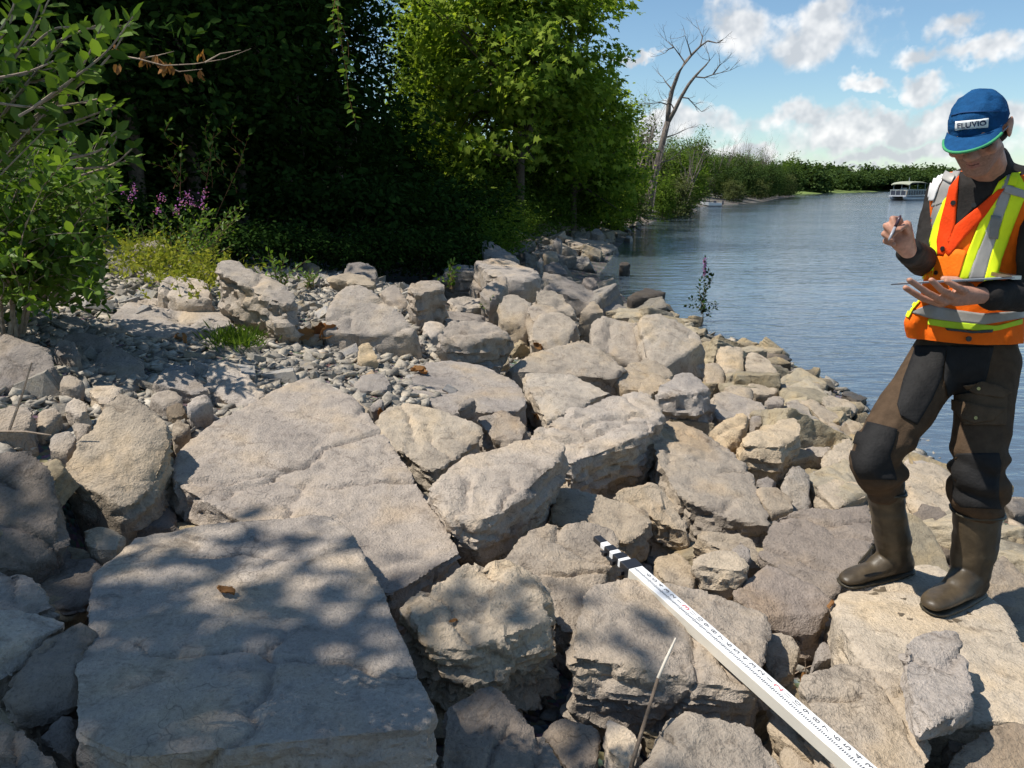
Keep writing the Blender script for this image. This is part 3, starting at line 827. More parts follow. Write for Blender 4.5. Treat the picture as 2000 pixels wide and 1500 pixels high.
rk('small tan rock at the water beside the bent knee', 'R8', [(1488, 802), (1605, 810), (1620, 860), (1540, 895)], h=.12, g=(-.1, .3), th=.3, c=TAN)
rk('grey flat stone left of the bent knee', 'R8', [(1368, 862), (1420, 830), (1555, 900), (1535, 935), (1420, 945)], h=.14, g=(-.1, .25), th=.25, c=GREY, name='stone')
rk('thin cream slab behind the ochre pair', 'R8', [(1035, 790), (1150, 768), (1255, 790), (1200, 800), (1030, 835)], h=.12, g=(-.1, .2), th=.25, c=CREAM)
rk('dark cornered stone between the two ochre rocks', 'R8', [(945, 780), (1040, 760), (1042, 812), (995, 852), (955, 840)], h=.11, g=(-.1, .4), th=.25, c=(.27, .25, .23), name='stone')
rk('big sunlit cream slab behind the legs of the person', 'A', [(1760, 905), (1800, 888), (1850, 905), (1880, 960), (1900, 1010), (1870, 1040), (1800, 1000), (1770, 950)], [(1890, 1060), (1820, 1060), (1780, 1030)], h=.17, g=(-.15, .2), th=.4, c=CREAM)
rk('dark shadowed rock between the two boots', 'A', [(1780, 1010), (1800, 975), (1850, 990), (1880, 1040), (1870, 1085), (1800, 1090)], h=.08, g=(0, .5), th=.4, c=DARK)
rk('round stone in the shallows behind the right knee', 'A', [(1955, 975), (1975, 962), (2030, 968), (2040, 1000), (1980, 1005)], h=.12, g=(-.1, .3), th=.3, c=PALE, name='stone')
rk('flat stone at the water between the knees', 'A', [(1770, 880), (1800, 890), (1845, 912), (1842, 925), (1790, 905)], h=.14, g=(-.1, .2), th=.3, c=PALE, name='stone')
rk('yellowish submerged rock at the right edge', 'A', [(1955, 1010), (2010, 1000), (2040, 1050), (1990, 1060), (1955, 1040)], h=-.02, g=(-.2, .1), th=.3, c=(.3, .24, .12), name='stone')
# middle row, left and centre
rk('pyramid shaped grey boulder at the edge of the gravel', 'R7',
   [(80, 560), (110, 440), (200, 280), (240, 288), (320, 290), (400, 350), (500, 430), (590, 510), (642, 572), (570, 582), (500, 570), (370, 590), (200, 578)], h=.26, g=(-.1, .72), th=.6, c=(.365, .335, .295))
rk('flat tan stone lying behind the pyramid boulder', 'R7', [(105, 232), (240, 224), (340, 244), (392, 280), (370, 312), (250, 285), (120, 258)], [(130, 297), (190, 307)], h=.16, g=(-.1, .2), th=.2, c=(.40, .33, .22))
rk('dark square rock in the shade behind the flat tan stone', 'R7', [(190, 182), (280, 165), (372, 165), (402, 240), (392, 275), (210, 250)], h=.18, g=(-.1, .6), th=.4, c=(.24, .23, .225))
rk('grey rock between the pyramid and the round topped block', 'R7', [(405, 312), (470, 285), (520, 320), (572, 402), (500, 425), (440, 385)], h=.14, g=(-.1, .6), th=.4, c=GREY)
rk('round topped block with a pocked shaded face', 'R7', [(545, 300), (640, 250), (740, 263), (778, 312), (720, 330), (640, 352), (590, 350)], [(778, 400), (722, 432), (650, 425), (590, 385)], h=.36, g=(-.2, .25), th=.4, c=GREY, rough=1.5)
rk('flat topped ledge rock beside the green sprig', 'R7', [(778, 372), (850, 345), (1000, 378), (1035, 390), (1000, 415), (880, 408), (820, 430)], [(1012, 452), (900, 455), (830, 452)], h=.16, g=(-.1, .15), th=.3, c=(.38, .34, .28))
rk('low grey slab in front of the ledge rock', 'R7', [(720, 452), (780, 443), (1000, 468), (970, 502), (760, 506)], h=.06, g=(-.1, .2), th=.3, c=GREY, name='flat_rock')
rk('prominent brown block with an undercut right side in the middle of the bank', 'R7',
   [(720, 595), (780, 510), (850, 487), (970, 478), (1060, 515), (1128, 565), (1040, 575), (960, 590), (900, 620), (830, 610)], [(1165, 610), (1130, 652), (1010, 697), (950, 660), (850, 630)], h=.26, g=(-.15, .25), th=.35, c=(.35, .31, .26), rough=1.5)
rk('long sloping slab below the prominent brown block', 'R7', [(725, 612), (810, 603), (900, 648), (1010, 700), (1105, 752), (1040, 748), (880, 728), (755, 725)], h=.07, g=(-.14, .25), th=.3, c=(.37, .335, .28), name='flat_rock')
rk('small rock beside the prominent brown block on its left', 'R7', [(640, 520), (680, 480), (760, 500), (780, 530), (700, 600), (650, 580)], h=.05, g=(-.1, .35), th=.3, c=PALE)
rk('upright grey stone above the small rock, by the gravel', 'R7', [(645, 460), (680, 415), (720, 450), (715, 500), (660, 510)], h=.06, g=(-.1, .5), th=.3, c=GREY, name='stone')
rk('leaning block with a dark cleft left of the square topped block', 'R7', [(1062, 405), (1110, 322), (1180, 348), (1265, 400), (1215, 445), (1232, 545), (1150, 515), (1080, 485)], h=.22, g=(-.1, .6), th=.5, c=(.37, .33, .265))
rk('grey slab leaning on the block with the dark cleft', 'R7', [(1200, 440), (1270, 400), (1380, 410), (1430, 450), (1290, 460), (1250, 520)], h=.26, g=(-.1, .4), th=.35, c=(.34, .31, .27))
rk('upright split slab beside the green sprig', 'R7', [(948, 355), (1000, 280), (1080, 238), (1122, 258), (1124, 305), (1060, 365), (1010, 395)], [(1062, 405), (1040, 425)], h=.34, g=(-.2, .4), th=.4, c=GREY)
rk('big flat topped boulder dappled with tree shade', 'R7', [(920, 162), (1100, 150), (1230, 188), (1292, 220), (1303, 262), (1200, 275), (1120, 268), (1000, 235)], [(1292, 312), (1222, 358), (1130, 335)], h=.42, g=(-.1, .12), th=.5, c=(.37, .345, .31), rough=.8)
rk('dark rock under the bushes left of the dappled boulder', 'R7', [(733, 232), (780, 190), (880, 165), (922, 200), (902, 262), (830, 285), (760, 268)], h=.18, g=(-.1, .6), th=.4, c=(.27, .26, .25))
rk('rough textured sunlit boulder behind the square topped block', 'R7', [(1238, 362), (1300, 313), (1360, 320), (1440, 358), (1492, 420), (1515, 470), (1420, 450), (1300, 410)], h=.26, g=(-.2, .5), th=.5, c=(.39, .34, .26), rough=1.8)
rk('small pyramid of tan rock against the shaded shore boulders', 'R7', [(1505, 455), (1600, 358), (1640, 400), (1675, 445), (1600, 468)], h=.24, g=(-.1, .7), th=.5, c=TAN)
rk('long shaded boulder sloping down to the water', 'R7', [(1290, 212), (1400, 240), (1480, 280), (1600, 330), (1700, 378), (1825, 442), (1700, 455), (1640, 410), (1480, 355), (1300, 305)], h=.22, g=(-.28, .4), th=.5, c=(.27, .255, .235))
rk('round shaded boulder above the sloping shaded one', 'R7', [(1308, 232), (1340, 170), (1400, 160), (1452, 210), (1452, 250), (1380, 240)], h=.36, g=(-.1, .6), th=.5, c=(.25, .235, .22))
rk('broad grey rock beneath the dappled boulder', 'R7', [(900, 300), (940, 240), (1010, 240), (1060, 270), (1000, 300), (950, 350)], h=.18, g=(-.1, .4), th=.4, c=GREY)
rk('small yellowish stone sitting on the gravel', 'R7', [(288, 625), (340, 598), (370, 640), (402, 722), (300, 738), (273, 700)], h=.09, g=(-.1, .7), th=.2, c=(.46, .36, .20), name='stone')
rk('grey stone at the foot of the pyramid boulder', 'R7', [(360, 605), (430, 570), (510, 545), (522, 582), (470, 632), (400, 662)], h=.08, g=(-.1, .5), th=.25, c=GREY, name='stone')
rk('flat grey stone right of the pyramid boulder foot', 'R7', [(500, 640), (520, 585), (620, 580), (660, 620), (600, 660)], h=.06, g=(-.1, .3), th=.2, c=PALE, name='stone')
rk('dark grey half buried stone at the head of the diamond slab', 'R7', [(245, 855), (300, 790), (420, 780), (472, 850), (430, 895), (270, 895)], h=.05, g=(-.1, .35), th=.2, c=(.29, .28, .27), name='stone')
rk('small grey stone below the half buried one', 'R7', [(340, 980), (400, 925), (430, 940), (420, 980), (360, 1010)], h=.06, g=(0, .4), th=.2, c=(.29, .28, .27), name='stone')
rk('broken chip at the corner of the diamond slab', 'R7', [(240, 930), (300, 940), (345, 990), (335, 1025), (290, 1000)], h=.07, g=(0, .3), th=.2, c=TAN, name='stone')
# left background
rk('big wedge shaped block with a dark craggy front near the bushes', 'R6',
   [(1192, 175), (1220, 148), (1330, 165), (1500, 240), (1640, 330), (1682, 400), (1640, 425), (1480, 360), (1300, 275), (1225, 225)], [(1682, 500), (1600, 552), (1500, 505), (1380, 445), (1210, 405), (1200, 300)], h=.40, g=(-.28, .25), th=.4, c=(.36, .33, .285), rough=1.7)
rk('flat slab strewn with small stones in the shade of the left shrub', 'R6',
   [(600, 480), (750, 340), (900, 348), (1050, 388), (1200, 420), (1290, 478), (1312, 520), (1200, 532), (1060, 562), (880, 592), (700, 565)], h=.06, g=(-.1, .10), th=.2, c=(.35, .33, .305), name='flat_rock', rough=.7)
rk('pale rock overgrown by yellow weeds behind the flat slab', 'R6', [(870, 300), (950, 220), (1060, 208), (1150, 290), (1195, 380), (1050, 395), (980, 375), (880, 345)], h=.22, g=(-.1, .5), th=.4, c=PALE)
rk('pale rounded rock among yellow weeds highest up the bank', 'R6', [(728, 65), (780, 23), (880, 43), (945, 105), (850, 130), (760, 110)], h=.22, g=(-.1, .4), th=.4, c=GREY)
rk('crumbling white grey rock left of the diamond slab', 'R6', [(1090, 805), (1170, 710), (1240, 693), (1312, 740), (1400, 800), (1482, 900), (1470, 945), (1340, 1005), (1220, 930), (1130, 840)], h=.10, g=(-.1, .45), th=.35, c=(.43, .40, .36), rough=2.0)
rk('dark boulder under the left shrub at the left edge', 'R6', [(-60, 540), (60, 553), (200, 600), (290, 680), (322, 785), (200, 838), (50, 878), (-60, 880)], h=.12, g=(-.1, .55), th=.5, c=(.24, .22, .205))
rk('square grey block at the left edge with a twig leaning on it', 'R6', [(-60, 965), (150, 953), (187, 970), (182, 1085), (130, 1115), (-60, 1115)], h=.08, g=(-.1, .55), th=.35, c=GREY)
rk('three cornered stone beside the square grey block', 'R6', [(208, 1005), (250, 973), (335, 1000), (285, 1075), (220, 1125), (188, 1085)], h=.05, g=(-.1, .5), th=.3, c=GREY, name='stone')
rk('boxy grey stone left of the leaning tan boulder', 'R6', [(272, 1185), (300, 1108), (380, 1088), (412, 1130), (432, 1175), (370, 1245), (280, 1238)], h=.07, g=(-.1, .5), th=.3, c=(.33, .31, .28), name='stone')
rk('small stone leaning on the tan boulder', 'R6', [(400, 1060), (450, 1040), (515, 1060), (480, 1140), (440, 1170), (405, 1110)], h=.08, g=(-.1, .5), th=.25, c=GREY, name='stone')
rk('tilted pale stone above the boxy grey stone', 'R6', [(338, 985), (400, 925), (470, 940), (500, 990), (440, 1050), (400, 1010)], h=.07, g=(-.1, .5), th=.25, c=PALE, name='stone')
rk('low brown stone under the boxy grey stone', 'R6', [(258, 1275), (290, 1238), (372, 1245), (360, 1290), (300, 1315)], h=.0, g=(-.1, .4), th=.25, c=BRN, name='stone')
rk('clean edged grey block beside the crumbling white rock', 'R6', [(1028, 972), (1090, 910), (1180, 903), (1188, 940), (1120, 970), (1060, 1000)], [(1172, 1042), (1080, 1062), (1045, 1035)], h=.12, g=(-.1, .3), th=.2, c=(.36, .35, .345), name='stone')
rk('rusty brown stone left of the clean edged block', 'R6', [(920, 990), (960, 945), (1010, 940), (1047, 1000), (1000, 1052), (940, 1040)], h=.06, g=(-.1, .5), th=.2, c=(.25, .18, .10), name='stone')
rk('tan wedge below the rusty brown stone', 'R6', [(943, 1080), (990, 1045), (1062, 1080), (1030, 1130), (960, 1140)], h=.03, g=(-.1, .4), th=.2, c=TAN, name='stone')
rk('grey slab in the half shade behind the clean edged block', 'R6', [(820, 930), (870, 890), (960, 885), (1032, 920), (1000, 960), (920, 985)], h=.08, g=(-.1, .3), th=.25, c=GREY, name='stone')
rk('shaded rounded rock left of the crumbling white rock', 'R6', [(840, 850), (880, 770), (980, 755), (1080, 800), (1180, 880), (1080, 905), (960, 880)], h=.10, g=(-.1, .4), th=.3, c=(.31, .295, .28))
rk('pale flat stone behind the leaning tan boulder', 'R6', [(478, 885), (560, 850), (692, 868), (655, 925), (600, 975), (540, 955)], h=.07, g=(-.1, .3), th=.25, c=PALE, name='stone')
rk('grey stone at the edge of the shrub shade', 'R6', [(318, 850), (350, 795), (420, 785), (465, 830), (440, 880), (350, 878)], h=.09, g=(-.1, .5), th=.25, c=GREY, name='stone')
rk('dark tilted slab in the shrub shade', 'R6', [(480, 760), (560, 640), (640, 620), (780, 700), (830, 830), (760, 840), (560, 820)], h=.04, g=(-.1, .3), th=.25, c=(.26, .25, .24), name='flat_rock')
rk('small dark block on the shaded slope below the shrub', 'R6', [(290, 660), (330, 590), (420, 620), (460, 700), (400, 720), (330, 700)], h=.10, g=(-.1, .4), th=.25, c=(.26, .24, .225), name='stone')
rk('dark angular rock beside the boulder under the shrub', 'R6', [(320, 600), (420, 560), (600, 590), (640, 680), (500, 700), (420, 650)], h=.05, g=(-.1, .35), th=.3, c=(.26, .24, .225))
# shoreline, further along
rk('smooth wet boulder lying in the water off the shaded shore', 'S6', [(1362, 900), (1450, 822), (1560, 800), (1680, 805), (1758, 852), (1700, 880), (1600, 900), (1430, 930)], h=.30, g=(-.05, .25), th=.5, c=WET, rough=.3)
rk('small black rock standing in the water off the far shore', 'S6', [(1293, 590), (1300, 545), (1330, 522), (1432, 562), (1380, 592), (1330, 605)], h=.45, g=(-.1, .6), th=.6, c=WET, rough=.8)
rk('long dark slab sloping out of the bushes', 'S6', [(-40, 330), (60, 345), (160, 420), (280, 490), (325, 545), (240, 555), (100, 505), (-40, 480)], h=.5, g=(-.25, .4), th=.5, c=(.27, .26, .25), name='flat_rock')
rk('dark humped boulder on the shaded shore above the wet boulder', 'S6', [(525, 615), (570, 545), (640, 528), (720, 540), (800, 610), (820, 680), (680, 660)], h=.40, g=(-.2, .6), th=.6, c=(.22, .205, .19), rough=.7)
rk('thin grey fin of rock left of the dark humped boulder', 'S6', [(480, 580), (530, 490), (565, 540), (530, 615)], h=.45, g=(-.1, .9), th=.5, c=GREY)
rk('brown shaded boulder leaning toward the water', 'S6', [(905, 750), (960, 680), (1020, 680), (1090, 720), (1095, 790), (1020, 810)], h=.34, g=(-.2, .6), th=.5, c=(.27, .23, .20))
rk('mottled boulder half in tree shade on the far shore strip', 'S6', [(530, 470), (560, 418), (620, 420), (700, 450), (710, 520), (600, 520)], h=.5, g=(-.1, .6), th=.6, c=TAN)
rk('dark blocky boulder at the edge of the sunlit ledge', 'S6', [(640, 360), (670, 308), (740, 322), (742, 390), (690, 380)], h=.5, g=(-.1, .7), th=.7, c=COOL)
rk('large grey boulder below the tree trunk on the far strip', 'S6', [(1010, 250), (1040, 205), (1110, 215), (1170, 280), (1100, 300)], h=.5, g=(-.1, .6), th=.8, c=COOL)
rk('pale sunlit ledge at the water on the far strip', 'S6', [(760, 340), (900, 310), (1080, 345), (1250, 380), (1290, 420), (1180, 470), (1090, 500), (1000, 460), (880, 400)], h=.16, g=(-.18, .1), th=.5, c=(.38, .32, .25), name='flat_rock', rough=2)
rk('pale sunlit ledge above the water ledge on the far strip', 'S6', [(500, 260), (620, 250), (780, 290), (860, 320), (740, 350), (640, 330)], h=.20, g=(-.18, .15), th=.5, c=(.38, .32, .25), name='flat_rock', rough=2)
rk('flat pale stone at the tip of the far strip', 'S6', [(1340, 315), (1390, 290), (1447, 305), (1400, 325)], h=.22, g=(0, .1), th=.5, c=PALE, name='stone')


def hull_mesh(name, pts):
    bm = bmesh.new()
    vs = [bm.verts.new(p) for p in pts]
    r = bmesh.ops.convex_hull(bm, input=vs)
    dead = [v for v in bm.verts if not v.link_faces]
    bmesh.ops.delete(bm, geom=dead, context='VERTS')
    bmesh.ops.recalc_face_normals(bm, faces=bm.faces)
    me = bpy.data.meshes.new(name); bm.to_mesh(me); bm.free()
    return me


def chip(me, rg, n, lo=.03, hi=.09):
    """slice corners off a hull so that it shows clean fracture planes"""
    bm = bmesh.new(); bm.from_mesh(me)
    for _ in range(n):
        d = Vector(rg.normal(size=3)); d.z = abs(d.z) * .7 + .05; d.normalize()
        if not bm.verts: break
        sup = [v.co.dot(d) for v in bm.verts]; mx, mn = max(sup), min(sup)
        cut_ = mx - (mx - mn) * rg.uniform(lo, hi)
        r_ = bmesh.ops.bisect_plane(bm, geom=list(bm.verts) + list(bm.edges) + list(bm.faces), plane_co=d * cut_, plane_no=d, clear_outer=True)
        ed = [e for e in r_['geom_cut'] if isinstance(e, bmesh.types.BMEdge)]
        if ed:
            try: bmesh.ops.contextual_create(bm, geom=ed)
            except Exception: pass
    vs = [v.co.copy() for v in bm.verts]; bm.free()
    return hull_mesh('rock', vs)


def remesh_batch(items):
    """items: list of (mesh, voxel, smooth_iter); returns new meshes (voxel remeshed)"""
    tmp = []
    for me, vox, it in items:
        o = bpy.data.objects.new('tmp', me); C.objects.link(o)
        md = o.modifiers.new('r', 'REMESH'); md.mode = 'VOXEL'; md.voxel_size = vox; md.adaptivity = 0
        if it:
            s = o.modifiers.new('s', 'SMOOTH'); s.factor = .5; s.iterations = it
        tmp.append(o)
    dg = bpy.context.evaluated_depsgraph_get(); dg.update()
    res = []
    for o in tmp:
        res.append(bpy.data.meshes.new_from_object(o.evaluated_get(dg), depsgraph=dg))
    for o in tmp:
        bpy.data.objects.remove(o)
    return res


def get_co(me):
    a = np.empty(len(me.vertices) * 3, dtype=np.float32); me.vertices.foreach_get('co', a); return a.reshape(-1, 3).astype(np.float64)


def get_no(me):
    a = np.empty(len(me.vertices) * 3, dtype=np.float32); me.vertex_normals.foreach_get('vector', a); return a.reshape(-1, 3).astype(np.float64)


def set_co(me, co):
    me.vertices.foreach_set('co', co.astype(np.float32).ravel()); me.update()


def roughen(me, ntop, size, vox, rough, seed):
    co = get_co(me); no = get_no(me)
    off = np.array([seed * 3.17 % 97, seed * 7.31 % 89, seed * 1.93 % 83])
    P = co + off
    ntop = np.array(ntop)
    side = np.clip(1.15 - np.abs(no @ ntop) * 1.5, 0, 1)
    big = fbm(P * (1.9 / max(size, .15)), 2) * size * .009
    # planar facets: flat cells of different tilt, stepped where they meet
    cell = np.floor(P * (2.6 / max(size, .25)) + fbm(P * 3.0, 2)[:, None] * .55)
    hsh = _hash(cell[:, 0].astype(np.int64) + 500, cell[:, 1].astype(np.int64) + 500, cell[:, 2].astype(np.int64) + 500) - .5
    facet = hsh * .022 * min(1, size / .6) * rough
    rid = -np.abs(fbm(P * 6.5, 4, .6)) * .010 * rough * (.35 + .65 * side)
    bite = sstep(.16, .24, fbm(P * (3.4 / max(size, .2)) + 31.7, 3, .6)) * min(size, .8) * .024 * rough * np.clip(side + .35, 0, 1)
    hcoord = P @ ntop
    lay = P * 4.0 + np.outer(hcoord * 24.0, ntop)
    hack = fbm(lay, 4, .65) * .034 * rough * side * min(1.0, size / .4)
    hack = hack + np.floor(fbm(lay * .7 + 5, 3, .6) * 4) / 4 * .03 * rough * side * min(1.0, size / .4)
    fine = fbm(P * 30.0, 3, .65) * .0060 * (.6 + .6 * rough)
    fl = fbm(P * 2.7 + 11.0, 4, .62)
    step = np.floor(fl * 6 + .5) / 6 * .022 * min(rough, 1.3) * min(1.0, size / .5)
    d = big + facet * (.35 + .65 * side) + rid - bite + hack + fine + step * (1 - .3 * side)
    # open cracks along a few joint planes
    rr = np.random.default_rng(int(seed) + 4000)
    for q in range(int(2 + 3 * min(size, 1.0))):
        m = rr.normal(size=3); m /= np.linalg.norm(m)
        o_ = (co @ m); o_ = rr.uniform(o_.min() * .8 + o_.max() * .2, o_.min() * .2 + o_.max() * .8)
        dist = np.abs(co @ m - o_ + fbm(P * 4.0 + q * 9, 3, .6) * .10)
        msk = sstep(.02, .16, fbm(P * (1.6 / max(size, .3)) + q * 13.0, 2))
        d = d - np.exp(-(dist / (vox * .9)) ** 2) * msk * min(.020, size * .03)
    k = min(1.0, size / .35)
    set_co(me, co + no * (d * (0.35 + .65 * k))[:, None])


def front_y(polypx, pts3, x):
    """world Y of the front (lowest in picture) edge of polygon at picture column x"""
    best = None
    n = len(polypx)
    for i in range(n):
        (x0, y0), (x1, y1) = polypx[i], polypx[(i + 1) % n]
        if (x0 - x) * (x1 - x) <= 0 and abs(x1 - x0) > 1e-6:
            t = (x - x0) / (x1 - x0); yy = y0 + t * (y1 - y0)
            Y = pts3[i].y + t * (pts3[(i + 1) % n].y - pts3[i].y)
            if best is None or yy > best[0]: best = (yy, Y)
    if best: return best[1]
    i = min(range(n), key=lambda k: abs(polypx[k][0] - x))
    return pts3[i].y


ROCK_OBJS = []


def build_rocks():
    items = []; info = []
    for idx, r in enumerate(ROCKS):
        ox, oy, sc = REG[r['reg']]
        top = [(ox + x / sc, oy + y / sc) for x, y in r['top']]
        low = [(ox + x / sc, oy + y / sc) for x, y in r['low']]
        cx = sum(p[0] for p in top) / len(top); cy = sum(p[1] for p in top) / len(top)
        P0 = on_bank(cx, cy, r['h'])
        gx, gy = r['g']
        pts = []
        for (x, y) in top:
            d = px_dir(x, y)
            # z = P0.z + gx (X-P0.x) + gy (Y-P0.y)
            den = d.z - gx * d.x - gy * d.y
            t = (P0.z - CAM_H - gx * P0.x - gy * P0.y) / den
            pts.append(CAM + d * t)
        cen = sum(pts, Vector()) / len(pts)
        allp = list(pts)
        for (x, y) in low:
            Y = front_y(top, pts, x)
            q = at_y(x, y, Y - .02)
            allp.append(q)
            allp.append(q + Vector((0, .06, -.08)))
        size = (max((p - cen).length for p in pts) * 2)
        th = r['th']
        for p in pts:
            q = cen + (p - cen) * .80
            allp.append(Vector((q.x, q.y + .04, min(q.z, cen.z) - th)))
            q = cen + (p - cen) * 1.0
            allp.append(Vector((q.x, q.y + .015, q.z - th * .5)))
        me = chip(hull_mesh('rock', allp), RNG, *((5, .004, .022) if r['name'] == 'flat_rock' else (6, .015, .075)))
        dist = (cen - CAM).length
        vox = min(max(.0040 * dist, .0095), .08)
        dims = [max(p[i] for p in allp) - min(p[i] for p in allp) for i in range(3)]
        vox = min(vox, max(min(dims) / 5, .008))
        n = Vector((-gx, -gy, 1)).normalized()
        items.append((me, vox, 0)); info.append((r, cen, n, size, vox, allp))
    res = remesh_batch(items)
    for idx, (me, (r, cen, n, size, vox, allp)) in enumerate(zip(res, info)):
        roughen(me, n, min(size, 1.4), vox, r['rough'], idx + 1)
        loc = Vector((cen.x, cen.y, min(p.z for p in allp)))
        co = get_co(me) - np.array(loc); set_co(me, co)
        me.materials.clear(); me.materials.append(M_ROCK)
        o = link_mesh(r['name'], me, None, None, loc, smooth=True)
        me.set_sharp_from_angle(angle=math.radians(34))
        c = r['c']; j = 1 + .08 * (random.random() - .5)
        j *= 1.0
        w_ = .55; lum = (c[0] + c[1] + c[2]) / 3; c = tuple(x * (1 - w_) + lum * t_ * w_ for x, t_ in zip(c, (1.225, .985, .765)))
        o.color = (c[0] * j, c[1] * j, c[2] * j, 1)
        tag(o, r['label'], 'rock' if r['name'] != 'stone' else 'stone', r['group'])
        ROCK_OBJS.append((o, cen, size))


build_rocks()
# ------------------------------------------------------------------ small stones
def stone_proto(seed, n=13, flat=.5):
    rg = np.random.default_rng(seed)
    # a broken block: jittered box corners, some knocked off
    P = np.array([(x, y, z) for x in (-1, 1) for y in (-1, 1) for z in (-1, 1)], dtype=float)
    P = P * (1 - .55 * rg.random((8, 3)) ** 1.6) + rg.normal(size=(8, 3)) * .10
    extra = rg.normal(size=(max(n - 8, 0), 3)); extra /= np.linalg.norm(extra, axis=1)[:, None] + 1e-9
    P = np.concatenate([P, extra * 1.15])
    P *= np.array([.48, .34 + .1 * rg.random(), flat * .42])
    me = hull_mesh('stone', [Vector(p) for p in P])
    bm = bmesh.new(); bm.from_mesh(me); bmesh.ops.triangulate(bm, faces=bm.faces); bm.to_mesh(me); bm.free()
    V = get_co(me); F = np.array([list(p.vertices) for p in me.polygons])
    return me, V, F


PEB = [stone_proto(100 + i, 8 + i % 2, .30 + .14 * (i % 4)) for i in range(10)]
for me, _, _ in PEB:
    me.materials.append(M_PEB)
# finer rocks for bigger loose stones
def rough_protos(n, seed, vox, flat):
    items = []
    for i in range(n):
        me, V, F = stone_proto(seed + i, 9, flat + .16 * (i % 3))
        items.append((chip(me, np.random.default_rng(seed + i), 3, .02, .09), vox, 0))
    res = remesh_batch(items)
    for i, me in enumerate(res):
        roughen(me, (0, 0, 1), .9, vox, .7, seed + i)
        me.materials.clear(); me.materials.append(M_ROCK)
        me.polygons.foreach_set('use_smooth', np.ones(len(me.polygons), dtype=bool))
        me.set_sharp_from_angle(angle=math.radians(34))
    return res


MIDS = rough_protos(10, 300, .030, .62)
STONE_COLS = [(.30, .268, .222), (.34, .30, .245), (.25, .222, .185), (.38, .35, .30), (.42, .39, .35), (.33, .28, .21), (.29, .27, .25)]


def rot_matrix(rg, tilt=.5):
    return Matrix.Rotation(rg.random() * 6.283, 3, 'Z') @ Matrix.Rotation((rg.random() - .5) * 2 * tilt, 3, 'X') @ Matrix.Rotation((rg.random() - .5) * 2 * tilt, 3, 'Y')


def stuff_stones(name, XY, sizes, zoff, label, seed, mat, tilt=.6):
    rg = np.random.default_rng(seed)
    Vs = []; Fs = []; b = 0
    Z = ground_z(XY[:, 0], XY[:, 1])
    for i in range(len(XY)):
        _, V, F = PEB[int(rg.integers(len(PEB)))]
        R = np.array(rot_matrix(rg, tilt))
        W = (V * (sizes[i] * np.array([1.25, 1.1, .75]))) @ R.T + np.array([XY[i, 0], XY[i, 1], Z[i] + zoff * sizes[i]])
        Vs.append(W); Fs.append(F + b); b += len(V)
    o = mesh_np(name, np.concatenate(Vs), np.concatenate(Fs), mat)
    tag(o, label, kind='stuff')
    return o


def gravel_mat():
    m, nt, N, L, out = new_mat('loose_gravel')
    b = N.new('ShaderNodeBsdfPrincipled'); b.inputs['Roughness'].default_value = .88; b.inputs['Specular IOR Level'].default_value = .2
    g = N.new('ShaderNodeNewGeometry'); r = N.new('ShaderNodeValToRGB'); r.color_ramp.interpolation = 'LINEAR'
    st = [(0, (.22, .198, .165)), (.3, (.30, .268, .222)), (.6, (.36, .318, .258)), (.82, (.43, .37, .285)), (.93, (.52, .47, .39)), (1, (.36, .25, .15))]
    while len(r.color_ramp.elements) < len(st): r.color_ramp.elements.new(.5)
    for e, (p, c) in zip(r.color_ramp.elements, st): e.position = p; e.color = (*c, 1)
    L.new(g.outputs['Random Per Island'], r.inputs[0])
    tc = N.new('ShaderNodeTexCoord'); n = N.new('ShaderNodeTexNoise'); n.inputs['Scale'].default_value = 60; n.inputs['Detail'].default_value = 3
    L.new(tc.outputs['Object'], n.inputs['Vector'])
    r2 = N.new('ShaderNodeValToRGB'); r2.color_ramp.elements[0].position = .3; r2.color_ramp.elements[0].color = (.7, .7, .7, 1); r2.color_ramp.elements[1].position = .7; r2.color_ramp.elements[1].color = (1.15, 1.15, 1.15, 1)
    L.new(n.outputs['Fac'], r2.inputs[0])
    mx = N.new('ShaderNodeMix'); mx.data_type = 'RGBA'; mx.blend_type = 'MULTIPLY'; mx.inputs['Factor'].default_value = 1
    L.new(r.outputs[0], mx.inputs['A']); L.new(r2.outputs[0], mx.inputs['B'])
    L.new(mx.outputs['Result'], b.inputs['Base Color'])
    bp = N.new('ShaderNodeBump'); bp.inputs['Strength'].default_value = .5; bp.inputs['Distance'].default_value = .01
    L.new(n.outputs['Fac'], bp.inputs['Height']); L.new(bp.outputs[0], b.inputs['Normal'])
    L.new(b.outputs[0], out.inputs['Surface'])
    return m


M_GRAV = gravel_mat()


def sample_poly(px, py, n, seed):
    rg = np.random.default_rng(seed); res = np.zeros((0, 2))
    while len(res) < n:
        q = np.stack([rg.uniform(px.min(), px.max(), n * 2), rg.uniform(py.min(), py.max(), n * 2)], 1)
        q = q[inside_poly(q[:, 0], q[:, 1], px, py)]
        res = np.concatenate([res, q])
    return res[:n]


